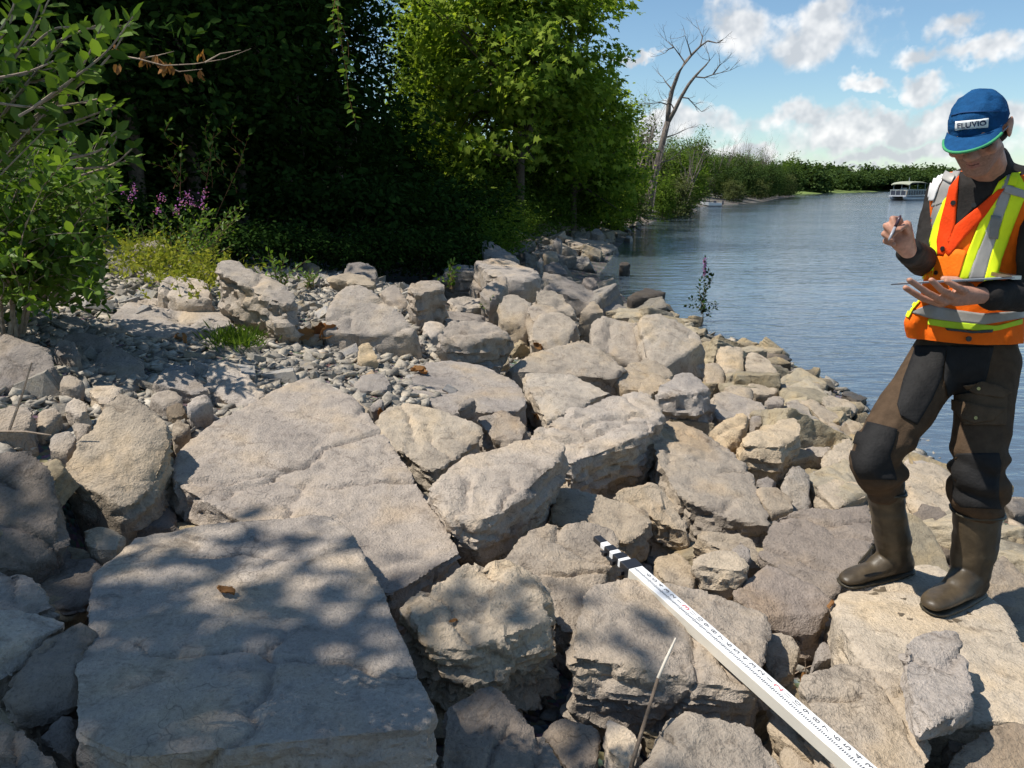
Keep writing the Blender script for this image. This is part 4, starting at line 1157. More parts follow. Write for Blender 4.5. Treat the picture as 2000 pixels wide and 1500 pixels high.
def small_stones():
    rg = np.random.default_rng(5)
    XY = sample_poly(GX, GY, 15000, 21)
    sz = .022 + .095 * rg.random(len(XY)) ** 2.6
    stuff_stones('gravel', XY, sz, .03, 'grey angular gravel covering the bank above the boulders', 31, M_GRAV)
    # larger fragments, one by one
    XY = sample_poly(GX, GY, 290, 22)
    Z = ground_z(XY[:, 0], XY[:, 1])
    for i in range(len(XY)):
        s = .09 + .20 * rg.random() ** 2.2
        me = PEB[int(rg.integers(len(PEB)))][0]
        o = bpy.data.objects.new('stone_fragment', me); C.objects.link(o)
        o.location = (XY[i, 0], XY[i, 1], Z[i] + s * .03)
        o.rotation_euler = rot_matrix(rg, .5).to_euler(); o.scale = (s, s, s * (.8 + .6 * rg.random()))
        c = STONE_COLS[int(rg.integers(len(STONE_COLS)))]; j = .9 + .3 * rg.random()
        o.color = (c[0] * j, c[1] * j, c[2] * j, 1)
        tag(o, 'loose fist sized grey fragment lying on the gravel patch left of the middle', 'stone', 'fragments on the gravel patch')
    # fill between boulders
    rx = np.array([-3.2, 3.25, 3.3, 3.0, 2.4, .3, -1.2, -3.2]); ry = np.array([1.0, 1.0, 6.5, 10, 12.5, 13, 9, 6])
    XY = sample_poly(rx, ry, 3600, 23)
    XY = XY[~inside_poly(XY[:, 0], XY[:, 1], GX, GY)]
    sz = .03 + .10 * rg.random(len(XY)) ** 2
    stuff_stones('rubble', XY, sz, .15, 'small rubble filling the dark gaps between the boulders', 32, M_GRAV)
    XY = sample_poly(rx, ry, 300, 24)
    XY = XY[~inside_poly(XY[:, 0], XY[:, 1], GX, GY)]
    Z = ground_z(XY[:, 0], XY[:, 1])
    for i in range(len(XY)):
        s = .14 + .18 * rg.random()
        add_mid(rg, XY[i, 0], XY[i, 1], Z[i] + s * .15, s, 'small angular stone wedged in a gap between the big boulders', 'stones wedged between the boulders', TAN)
    # stones along the near waterline
    for i in range(95):
        Y = rg.uniform(2.4, 11.5); xs = np.interp(Y, SY, SX)
        s = .16 + .42 * rg.random() ** 1.5
        X = xs - .12 - .35 * s - rg.uniform(0, 1.0)
        add_mid(rg, X, Y, max(bz(X, Y), -.08) + s * .02 - .04, s, 'tan waterside stone in the rubble along the near waterline', 'stones along the near waterline', (.40, .34, .25), .35)
    # boulder strip along the bank further on
    for i in range(170):
        Y = 11.5 + 30 * rg.random() ** 1.4; xs = np.interp(Y, SY, SX)
        s = rg.uniform(.3, .75)
        X = xs - .05 - .5 * s - 3.2 * rg.random()
        c = (.25, .225, .195) if Y < 21 else (.34, .29, .23)
        add_mid(rg, X, Y, bz(X, Y) + s * .02, s, 'grey boulder in the rock strip running along the bank under the trees', 'boulders of the far rock strip', c, .4)


def add_mid(rg, X, Y, z, s, label, group, c, tilt=.5):
    o = bpy.data.objects.new('boulder' if s > .34 else 'stone', MIDS[int(rg.integers(len(MIDS)))]); C.objects.link(o)
    o.location = (X, Y, z); o.rotation_euler = rot_matrix(rg, tilt).to_euler()
    o.scale = (s * (.9 + .4 * rg.random()), s * (.9 + .3 * rg.random()), s * (.8 + .5 * rg.random()))
    j = .75 + .4 * rg.random(); w = rg.random() * .1
    o.color = (c[0] * j, c[1] * j * (1 - w * .2), c[2] * j * (1 - w), 1)
    tag(o, label, 'stone' if s <= .34 else 'rock', group)


small_stones()
# ------------------------------------------------------------------ vegetation
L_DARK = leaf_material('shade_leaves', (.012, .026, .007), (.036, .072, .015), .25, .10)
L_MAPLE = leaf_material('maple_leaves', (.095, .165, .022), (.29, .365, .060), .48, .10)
L_SHRUB = leaf_material('shrub_leaves', (.045, .098, .015), (.155, .24, .038), .42, .16)
L_BANK = leaf_material('bank_leaves', (.050, .095, .016), (.15, .22, .035), .38, .08)
L_OLIVE = leaf_material('olive_leaves', (.06, .075, .03), (.14, .16, .06), .3, .06)
L_FAR = leaf_material('far_leaves', (.030, .055, .018), (.075, .115, .035), .3, .05)
L_WEED = leaf_material('weed_leaves', (.16, .20, .03), (.34, .33, .06), .4, .05)
L_DRY = leaf_material('dry_leaves', (.20, .09, .035), (.36, .19, .08), .3, .08)
L_PURP = leaf_material('purple_petals', (.36, .10, .36), (.58, .25, .58), .35, .02)

LEAF_OVAL = (np.array([(0, 0, 0), (.33, .24, .05), (.72, .20, .04), (1, 0, -.04), (.72, -.20, .04), (.33, -.24, .05)]), [(0, 1, 2, 3), (0, 3, 4, 5)])
LEAF_DIAM = (np.array([(0, 0, 0), (.45, .30, .06), (1, 0, 0), (.45, -.30, .06)]), [(0, 1, 2), (0, 2, 3)])
LEAF_STAR = (np.array([(0, 0, 0), (.05, .55, -.05), (.38, .22, .03), (.55, .62, -.06), (.66, .2, .03), (1.05, 0, -.08), (.66, -.2, .03), (.55, -.62, -.06), (.38, -.22, .03), (.05, -.55, -.05)]),
             [(0, 1, 2), (2, 3, 4), (4, 5, 6), (6, 7, 8), (8, 9, 0), (0, 2, 4), (0, 4, 6), (0, 6, 8)])
LEAF_NEEDLE = (np.array([(0, 0, 0), (.5, .05, .02), (1, 0, 0), (.5, -.05, .02)]), [(0, 1, 2), (0, 2, 3)])


def frames(D, up, rg, jitter, outv=None):
    """leaf frames: x along D, z near 'up'"""
    D = D / (np.linalg.norm(D, axis=1)[:, None] + 1e-9)
    U = np.tile(np.array(up, dtype=float), (len(D), 1)) + rg.normal(size=D.shape) * jitter
    if outv is not None: U = U + outv
    Yv = np.cross(U, D); Yv /= (np.linalg.norm(Yv, axis=1)[:, None] + 1e-9)
    Zv = np.cross(D, Yv)
    return D, Yv, Zv


def leaf_arrays(P, D, size, shape, rg, up=(0, 0, 1), jitter=.55, outv=None):
    V0, F0 = shape
    X, Yv, Z = frames(D, up, rg, jitter, outv)
    s = np.asarray(size).reshape(-1, 1, 1) if np.ndim(size) else size
    W = (V0[None, :, 0:1] * X[:, None, :] + V0[None, :, 1:2] * Yv[:, None, :] + V0[None, :, 2:3] * Z[:, None, :]) * s + P[:, None, :]
    n = len(P); k = len(V0)
    tri = []
    for f in F0:
        for i in range(1, len(f) - 1): tri.append((f[0], f[i], f[i + 1]))
    tri = np.array(tri)
    F = (np.arange(n) * k)[:, None, None] + tri[None]
    return W.reshape(-1, 3), F.reshape(-1, 3)


def crown_leaves(rg, center, radii, n_clump, per, clump_r, leaf, shape, lo=.35, jitter=.6, lumps=.28):
    """leaf clumps through an uneven ellipsoid; returns verts, faces, clump centres"""
    d = rg.normal(size=(n_clump, 3)); d /= np.linalg.norm(d, axis=1)[:, None]
    r = lo + (1 - lo) * rg.random(n_clump) ** .6
    lump = 1 + lumps * 2.0 * vnoise(d * 2.6 + rg.random() * 50)
    cl = np.array(center) + d * np.array(radii) * (r * lump)[:, None]
    idx = np.repeat(np.arange(n_clump), per)
    off = rg.normal(size=(len(idx), 3)) * clump_r * np.array([1, 1, .55])
    P = cl[idx] + off
    D = off * np.array([1, 1, .3]) + rg.normal(size=off.shape) * clump_r * .7; D[:, 2] -= clump_r * .35
    sz = leaf * (.65 + .6 * rg.random(len(P)))
    ov = (P - np.array(center)) / np.array(radii); ov = ov / (np.linalg.norm(ov, axis=1)[:, None] + 1e-6) * .9
    V, F = leaf_arrays(P, D, sz, shape, rg, jitter=jitter, outv=ov)
    return V, F, cl


def grow(mb, base, direction, length, rad, levels, rg, bend=.25, kids=3, sides=5, shrink=.62, up=.12, seg=4):
    p = Vector(base); d = Vector(direction).normalized()
    pts = [p.copy()]; rr = [rad]
    for i in range(seg):
        d = (d + Vector(rg.normal(size=3)) * bend * .5 + Vector((0, 0, up * .5))).normalized()
        p = p + d * length / seg
        pts.append(p.copy()); rr.append(rad * (1 - .55 * (i + 1) / seg))
    mb.tube(pts, rr, sides, cap=False)
    if levels > 0:
        for k in range(kids):
            t = .35 + .65 * (k + rg.random()) / kids
            i = min(int(t * seg), seg - 1); f = t * seg - i
            q = pts[i].lerp(pts[i + 1], min(f, 1))
            nd = (pts[i + 1] - pts[i]).normalized() + Vector(rg.normal(size=3)) * .75 + Vector((0, 0, up))
            grow(mb, q, nd, length * shrink * (.7 + .6 * rg.random()), rr[i + 1] * .62, levels - 1, rg, bend, kids, max(3, sides - 1), shrink, up, seg)


class TreeKind:
    """mesh data of one kind of tree, base at the origin"""
    def __init__(self, seed, height, crown_z, radii, n_clump, per, clump_r, leaf, shape, mat, trunk_r, lo=.35, lean=(0, 0), jitter=.6, limbs=10):
        rg = np.random.default_rng(seed)
        V, F, cl = crown_leaves(rg, (lean[0], lean[1], crown_z), radii, n_clump, per, clump_r, leaf, shape, lo, jitter)
        keep = V.reshape(-1, len(shape[0]), 3)[:, :, 2].min(1) > .02
        k = len(shape[0]); tri_per = len(F) // (len(V) // k)
        F = F.reshape(-1, tri_per, 3)[keep].reshape(-1, 3)
        o = mesh_np('crown', V, F, mat); self.crown = o.data; bpy.data.objects.remove(o)
        mb = MB()
        top = Vector((lean[0] * .9, lean[1] * .9, crown_z + radii[2] * .45))
        mid = Vector((lean[0] * .35 + rg.normal() * .08, lean[1] * .35, crown_z * .5))
        pts = [Vector((0, 0, -.25)), Vector((0, 0, .15)), mid, Vector((lean[0] * .7, lean[1] * .7, crown_z)), top]
        mb.tube(pts, [trunk_r * 1.35, trunk_r, trunk_r * .8, trunk_r * .5, trunk_r * .15], 7)
        for i in rg.choice(len(cl), min(limbs, len(cl)), replace=False):
            e = Vector(cl[i]); t = rg.uniform(.25, .75)
            s = pts[1].lerp(top, t); s = Vector((pts[2].x * (1 - abs(t - .5)), pts[2].y, s.z)) if False else s
            m_ = s.lerp(e, .5) + Vector(rg.normal(size=3)) * .08 + Vector((0, 0, .06))
            mb.tube([s, m_, e], [trunk_r * .38, trunk_r * .24, trunk_r * .08], 5, cap=False)
        o = mb.build('trunk', M_BARK, smooth=True); self.trunk = o.data; bpy.data.objects.remove(o)

    def put(self, name, loc, scale, rotz, label, cat, group=None):
        e = empty(name, loc); e.rotation_euler = (0, 0, rotz)
        e.scale = scale if not isinstance(scale, (int, float)) else (scale,) * 3
        for nm, me in (('trunk', self.trunk), ('crown', self.crown)):
            o = bpy.data.objects.new(nm, me); C.objects.link(o); o.parent = e
        tag(e, label, cat, group)
        return e


def col_at(px, Y):
    p = at_y(px, 470, Y); return p.x


def forest():
    rg = np.random.default_rng(77)
    # dark overhanging trees of the left wood
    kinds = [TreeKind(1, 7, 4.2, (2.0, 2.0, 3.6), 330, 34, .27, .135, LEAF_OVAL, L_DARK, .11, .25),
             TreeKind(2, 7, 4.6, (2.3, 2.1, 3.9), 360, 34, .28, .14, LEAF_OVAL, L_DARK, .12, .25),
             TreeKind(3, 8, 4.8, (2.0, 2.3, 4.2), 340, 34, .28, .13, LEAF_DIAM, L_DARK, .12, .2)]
    spots = [(-330, 10.6, 1), (-150, 11.4, 1.05), (20, 12.0, 1), (160, 11.4, .95), (280, 12.2, 1), (390, 13.2, 1.05), (480, 14.2, .95), (570, 15.6, .92), (670, 17.0, .85),
             (-220, 15, 1.25), (0, 16, 1.3), (190, 16, 1.3), (350, 17.5, 1.3), (470, 18.5, 1.15), (560, 20.0, 1.0),
             (-350, 21, 1.6), (-60, 22, 1.7), (180, 22, 1.7), (360, 23, 1.4), (470, 25, 1.1), (560, 27, .9), (-420, 13, 1.3)]
    for i, (px, Y, s) in enumerate(spots):
        X = col_at(px, Y)
        lab = 'dark shaded broadleaf tree in the front row of the left wood' if i < 9 else 'dark tree deep inside the left wood'
        kinds[i % 3].put('broadleaf_tree', (X, Y, bz(X, Y) - .1), s, rg.random() * 6.28, lab, 'tree',
                         'front row of the left wood' if i < 9 else 'trees inside the left wood')
    # low bushes along the foot of the wood
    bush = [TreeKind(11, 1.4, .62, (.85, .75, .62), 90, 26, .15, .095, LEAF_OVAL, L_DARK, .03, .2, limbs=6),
            TreeKind(12, 1.6, .72, (.8, .85, .72), 95, 26, .15, .085, LEAF_OVAL, L_BANK, .03, .2, limbs=6)]
    for i, (px, Y, s, k) in enumerate([(470, 9.6, .55, 0), (560, 10.6, .6, 0), (650, 11.0, .55, 0), (740, 11.8, .7, 0), (820, 12.4, .75, 0), (880, 13.2, .8, 0), (930, 15, .8, 1),
                                       (955, 16.5, .8, 1), (975, 18.5, .8, 1), (1000, 21, .8, 1), (1025, 24, .9, 1), (700, 13.4, 1.3, 0), (590, 12.8, 1.2, 0), (800, 14.4, 1.3, 0), (900, 16.6, 1.5, 0), (330, 9.8, .7, 0), (230, 9.6, .8, 0), (90, 9.4, 1.0, 0), (-60, 9.0, 1.1, 0)]):
        X = col_at(px, Y)
        bush[k].put('bush', (X, Y, bz(X, Y) - .08), s, rg.random() * 6.28,
                    'low dark bush at the foot of the left wood' if k == 0 else 'low bush on the slope below the sunlit maple', 'bush',
                    'bushes at the foot of the wood' if k == 0 else 'bushes below the maple')
    for i, (px, Y, s) in enumerate([(-200, 13.5, 2.3), (-40, 13.8, 2.4), (100, 13.6, 2.3), (220, 14.0, 2.5), (330, 14.5, 2.5), (430, 15.5, 2.6), (520, 17, 2.7), (590, 19, 2.7), (660, 21, 2.8), (380, 19, 3.2), (180, 19, 3.2), (-20, 19, 3.2), (720, 23, 2.6), (500, 21, 3.4)]):
        X = col_at(px, Y)
        bush[0].put('undergrowth_bush', (X, Y, bz(X, Y) - .08), s, rg.random() * 6.28, 'tall dark undergrowth between the trunks of the left wood', 'bush', 'undergrowth of the left wood')
    # the sunlit maple
    mk = TreeKind(21, 9, 4.55, (2.45, 2.35, 3.3), 470, 32, .25, .165, LEAF_STAR, L_MAPLE, .13, .35, jitter=.5, limbs=60)
    X = col_at(1015, 26)
    mk.put('maple_tree', (X, 26, bz(X, 26) - .1), (1.22, 1.22, 1.22), 0.4, 'tall sunlit maple with bright green leaves at the bend of the bank', 'tree')
    X = col_at(865, 29)
    mk.put('maple_tree', (X, 29, bz(X, 29) - .1), (.8, .8, 1.05), 2.1, 'maple half in shade between the sunlit maple and the dark wood', 'tree')
    X = col_at(1120, 29)
    mk.put('maple_tree', (X, 29, bz(X, 29) - .1), (.85, .85, .82), 4.0, 'smaller maple on the river side of the tall sunlit maple', 'tree')
    for i, (px, Y, s, k) in enumerate([(800, 27, 1.7, 0), (860, 24.5, 1.5, 1), (900, 27.5, 2.0, 0), (950, 25, 1.4, 1), (960, 30, 2.3, 0), (1010, 29, 1.8, 1), (1040, 31.5, 2.2, 0), (1070, 28, 1.3, 1), (1095, 33, 2.2, 0), (1125, 30.5, 1.2, 1), (1150, 35, 2.0, 0), (780, 23, 1.5, 0), (830, 31, 2.6, 0), (990, 34, 2.8, 0)]):
        X = col_at(px, Y)
        bush[k].put('undergrowth_bush', (X, Y, bz(X, Y) - .08), s, rg.random() * 6.28, 'shaded undergrowth bush behind and below the sunlit maple', 'bush', 'undergrowth below the maple')
    # shoreline trees beyond the maple
    sk = [TreeKind(31, 4, 2.0, (1.5, 1.4, 1.9), 260, 28, .19, .13, LEAF_OVAL, L_BANK, .06, .2, limbs=12),
          TreeKind(32, 4, 1.9, (1.6, 1.5, 1.8), 260, 28, .20, .14, LEAF_OVAL, L_MAPLE, .06, .25, limbs=12)]
    shore = [(1150, 30, .95, 0, 'leafy shoreline tree with two bare trunks right of the maple'), (1190, 33, .75, 1, 'bright green waterside shrub beyond the leafy shoreline tree'),
             (1130, 34, 1.35, 0, 'dense green tree behind the leafy shoreline tree'), (1212, 35, .75, 0, 'round green shrub overhanging driftwood at the water'),
             (1165, 37, 1.35, 1, 'tall yellow green shrub behind the waterside shrubs')]
    for i, (px, Y, s, k, lab) in enumerate(shore):
        X = col_at(px, Y)
        sk[k].put('shoreline_tree', (X, Y, bz(X, Y) - .1), s, i * 1.3, lab, 'tree')
    ok = [TreeKind(41, 5, 2.2, (1.7, 1.6, 2.1), 230, 24, .26, .20, LEAF_DIAM, L_OLIVE, .07, .15, limbs=14),
          TreeKind(42, 6, 3.0, (1.6, 1.6, 2.8), 240, 24, .28, .21, LEAF_DIAM, L_BANK, .08, .15, limbs=14),
          TreeKind(43, 6, 2.6, (2.2, 2.0, 2.5), 240, 26, .33, .24, LEAF_DIAM, L_FAR, .09, .15, limbs=14)]
    pts = [(1234, 42, .5, 0), (1292, 47, .5, 1), (1270, 56, .9, 0), (1318, 52, .66, 0), (1322, 58, .85, 1), (1300, 64, 1.0, 0), (1346, 64, .75, 1), (1228, 55, 1.1, 1), (1205, 50, 1.1, 0)]
    labs = ['grey green shrub at the water left of the leaning dead tree', 'green shrub at the foot of the leaning dead tree', 'dusty green tree behind the leaning dead tree',
            'olive shrub just right of the leaning dead tree', 'upright green tree above the small white boat', 'broad olive tree behind the shrubs by the dead tree', 'green waterside tree nearest the small white boat',
            'tall green tree left behind the dead tree', 'olive tree at the back between the maple and the dead tree']
    for i, (px, Y, s, k) in enumerate(pts):
        X = col_at(px, Y)
        ok[k].put('shoreline_tree', (X, Y, bz(X, Y) - .1), s, i * .9, labs[i], 'tree')
    # trees of the headland
    for i in range(46):
        Y = 74 + 116 * (i / 46.0) + rg.uniform(-2, 2)
        xs = np.interp(Y, SY, SX); X = xs - rg.uniform(1.0, 3.0) - (i % 3) * 4.5
        s = rg.uniform(.75, 1.2) * (1 + .25 * (i % 3 > 0)) * np.interp(Y, [74, 120, 190], [.72, .95, 1.15])
        ok[int(rg.integers(3))].put('headland_tree', (X, Y, max(bz(X, Y), .1) - .1), (s, s, s * rg.uniform(.8, 1.15)), rg.random() * 6.28,
                                    'green tree of the wooded headland beyond the small white boat', 'tree', 'trees of the headland')
    # far wood as one mass
    Vs = []; Fs = []; b = 0
    seg = [Vector(p) for p in FAR_PTS]
    for i in range(230):
        t = (i + rg.random()) / 230 * 4.2 + .9
        k = min(int(t), len(seg) - 2); f = t - k
        p = seg[k].lerp(seg[k + 1], f); n = (seg[k + 1] - seg[k]).normalized(); n = Vector((-n.y, n.x))
        dd = rg.uniform(4, 30); h = rg.uniform(8, 12.5) * (.8 + .3 * (dd > 12)) * np.interp(p.y, [250, 415, 700, 1270], [.75, .95, 1.5, 2.3])
        p = p + n * dd
        V, F, _ = crown_leaves(rg, (p.x, p.y, h * .5), (h * .42, h * .42, h * .5), 60, 9, h * .07, h * .16, LEAF_DIAM, .3)
        Vs.append(V); Fs.append(F + b); b += len(V)
    o = mesh_np('far_wood', np.concatenate(Vs), np.concatenate(Fs), L_FAR)
    tag(o, 'dense green wood along the far bank of the river', kind='stuff')


forest()


def dead_trees():
    Y0 = 45.0
    mb = MB()
    def P(px, py, dy=0.0): return at_y(px, py, Y0 + dy)
    s = Y0 / FPX * 1.0
    trunk = [P(1266, 402), P(1274, 365), P(1284, 320), P(1296, 270), P(1304, 238)]
    mb.tube(trunk, [.27, .21, .18, .165, .155], 9)
    root = MB()
    A = [(1304, 240), (1306, 205), (1313, 175), (1324, 145), (1338, 122), (1350, 108), (1368, 90), (1382, 80)]
    B = [(1305, 238), (1318, 215), (1330, 190), (1345, 165), (1357, 150), (1368, 138), (1379, 127)]
    t0 = empty('dead_tree', P(1266, 402))
    tag(t0, 'tall leaning forked dead tree with bare grey branches above the shore', 'dead tree')
    mb.build('trunk', M_DEAD, t0, P(1266, 402), True)
    for nm, L_, r0, r1 in (('limb', A, .145, .035), ('limb', B, .125, .04)):
        m2 = MB(); n = len(L_)
        m2.tube([P(x, y, .3 * i * (1 if L_ is A else -1) * .3) for i, (x, y) in enumerate(L_)], [r0 + (r1 - r0) * i / (n - 1) for i in range(n)], 7)
        m2.build(nm, M_DEAD, t0, P(*L_[0]), True)
    rg = np.random.default_rng(9)
    twigs = [[(1338, 122), (1328, 108), (1316, 92), (1302, 80)], [(1350, 108), (1344, 88), (1338, 70)], [(1368, 90), (1372, 72), (1366, 58)], [(1382, 80), (1400, 84), (1412, 78)],
             [(1357, 150), (1375, 152), (1392, 146), (1408, 142), (1425, 138)], [(1392, 146), (1405, 128), (1412, 122)], [(1330, 190), (1344, 192), (1356, 205), (1370, 218)],
             [(1313, 175), (1300, 160), (1294, 150)], [(1318, 215), (1308, 198), (1296, 196)], [(1296, 270), (1320, 262), (1345, 250)], [(1306, 205), (1290, 200), (1280, 202)],
             [(1379, 127), (1386, 118), (1384, 106)], [(1316, 92), (1306, 96), (1298, 104)], [(1284, 320), (1310, 312), (1325, 300)]]
    br = MB()
    for tw in twigs:
        pts = [P(x, y, rg.normal() * .15) for x, y in tw]; n = len(pts)
        br.tube(pts, [.045 - .033 * i / (n - 1) for i in range(n)], 5, False)
        for q in range(1, n):
            for _ in range(2):
                grow(br, pts[q], (pts[q] - pts[q - 1]).normalized() + Vector(rg.normal(size=3)) * .6, rg.uniform(.4, 1.0), .015, 1, rg, .3, 3, 3)
    br.build('branches', M_DEAD, t0, P(1304, 238))
    # thin bare shrubs
    specs = [(1215, 300, 40, 3.3, (.30, 0, 1), 'thin bare grey shrub leaning right beside the maple crown'), (1185, 260, 40, 2.6, (.25, .1, 1), 'thin bare twigs rising out of the maple edge'),
             (1240, 310, 44, 3.4, (.18, 0, 1), 'bare grey sapling cluster left of the leaning dead tree'), (1330, 330, 54, 3.0, (.2, 0, 1), 'fine bare shrub right behind the dead tree'),
             (1255, 335, 44, 3.0, (.35, 0, 1), 'bare arching shrub at the foot of the dead tree')]
    for (px, py, Y, ln, d, lab) in specs:
        m2 = MB(); b0 = at_y(px, py + 70, Y)
        for k in range(5):
            grow(m2, b0 + Vector((rg.normal() * .35, rg.normal() * .3, 0)), Vector(d) + Vector(rg.normal(size=3)) * .18, ln * rg.uniform(.8, 1.25), .040, 2, rg, .25, 4, 4, .5, .25)
        o = m2.build('bare_shrub', M_DEAD, None, b0); tag(o, lab, 'shrub')
    for i in range(16):
        Y = 80 + 100 * i / 16; xs = np.interp(Y, SY, SX); X = xs - rg.uniform(4, 9)
        m2 = MB(); b0 = Vector((X, Y, 1.6))
        for k in range(3):
            grow(m2, b0 + Vector((rg.normal() * .6, 0, 0)), Vector((.25, 0, 1)) + Vector(rg.normal(size=3)) * .15, rg.uniform(4.5, 6.0) * np.interp(Y, [80, 190], [.8, 1.2]), .07, 2, rg, .25, 4, 3, .5, .25)
        o = m2.build('bare_tree', M_DEAD, None, b0); tag(o, 'bare grey treetop rising among the headland trees', 'tree', 'bare trees of the headland')
    # driftwood at the water
    for i, (a, b, r, lab) in enumerate([((1236, 418), (1266, 438), .07, 'longest pale driftwood log at the water below the shrubs'), ((1200, 446), (1228, 453), .08, 'driftwood log lying flat on the shore stones'),
                                        ((1240, 428), (1255, 432), .05, 'short driftwood branch behind the longest log'), ((1233, 444), (1248, 449), .05, 'short driftwood stick at the waterline')]):
        pa = at_z(*a, .45); pb = at_z(*b, .12)
        pa = at_y(a[0], a[1], pb.y + 1.0)
        m2 = MB(); m2.tube([pa, pa.lerp(pb, .5) + Vector((0, 0, .08)), pb], [r, r * .9, r * .6], 6)
        o = m2.build('driftwood', M_DEAD, None, pb); tag(o, lab, 'driftwood')


dead_trees()


def shoot(leafP, leafD, leafS, mb, pts, r0, spacing, leaf, rg, r1=.0012, start=.15):
    """stem through pts with alternate leaves"""
    pts = [Vector(p) for p in pts]
    # resample
    dense = []
    n = len(pts)
    for i in range(n - 1):
        p0 = pts[max(i - 1, 0)]; p1 = pts[i]; p2 = pts[i + 1]; p3 = pts[min(i + 2, n - 1)]
        for k in range(6):
            t = k / 6
            dense.append(.5 * ((2 * p1) + (p2 - p0) * t + (2 * p0 - 5 * p1 + 4 * p2 - p3) * t * t + (3 * p1 - p0 - 3 * p2 + p3) * t ** 3))
    dense.append(pts[-1])
    m = len(dense)
    mb.tube(dense, [r0 + (r1 - r0) * i / (m - 1) for i in range(m)], 5, False)
    tot = sum((dense[i + 1] - dense[i]).length for i in range(m - 1))
    acc = 0; nxt = tot * start; side = rg.random() * 6.28
    for i in range(m - 1):
        seg = dense[i + 1] - dense[i]; l = seg.length
        while acc + l > nxt:
            q = dense[i] + seg * ((nxt - acc) / max(l, 1e-9))
            t = seg.normalized()
            side += 2.4
            a = t.orthogonal().normalized(); b = t.cross(a)
            out = a * math.cos(side) + b * math.sin(side)
            dr = (t * .45 + out * .9 + Vector((0, 0, .15))).normalized()
            leafP.append(q); leafD.append(dr); leafS.append(leaf * rg.uniform(.65, 1.15))
            nxt += spacing * rg.uniform(.7, 1.3)
        acc += l
    leafP.append(dense[-1]); leafD.append((dense[-1] - dense[-2]).normalized()); leafS.append(leaf * .8)


def plant(name, label, cat, base, shoots, leafmat, stem_mat, rg, shape=LEAF_OVAL, jitter=.5, extra=None, group=None):
    e = empty(name, base); tag(e, label, cat, group)
    mb = MB(); P, D, S = [], [], []
    for (pts, r0, sp, lf) in shoots:
        shoot(P, D, S, mb, pts, r0, sp, lf, rg)
    mb.build('stem', stem_mat, e, base)
    V, F = leaf_arrays(np.array([tuple(p) for p in P]), np.array([tuple(d) for d in D]), np.array(S), shape, rg, jitter=jitter)
    mesh_np('foliage', V, F, leafmat, e, base)
    return e


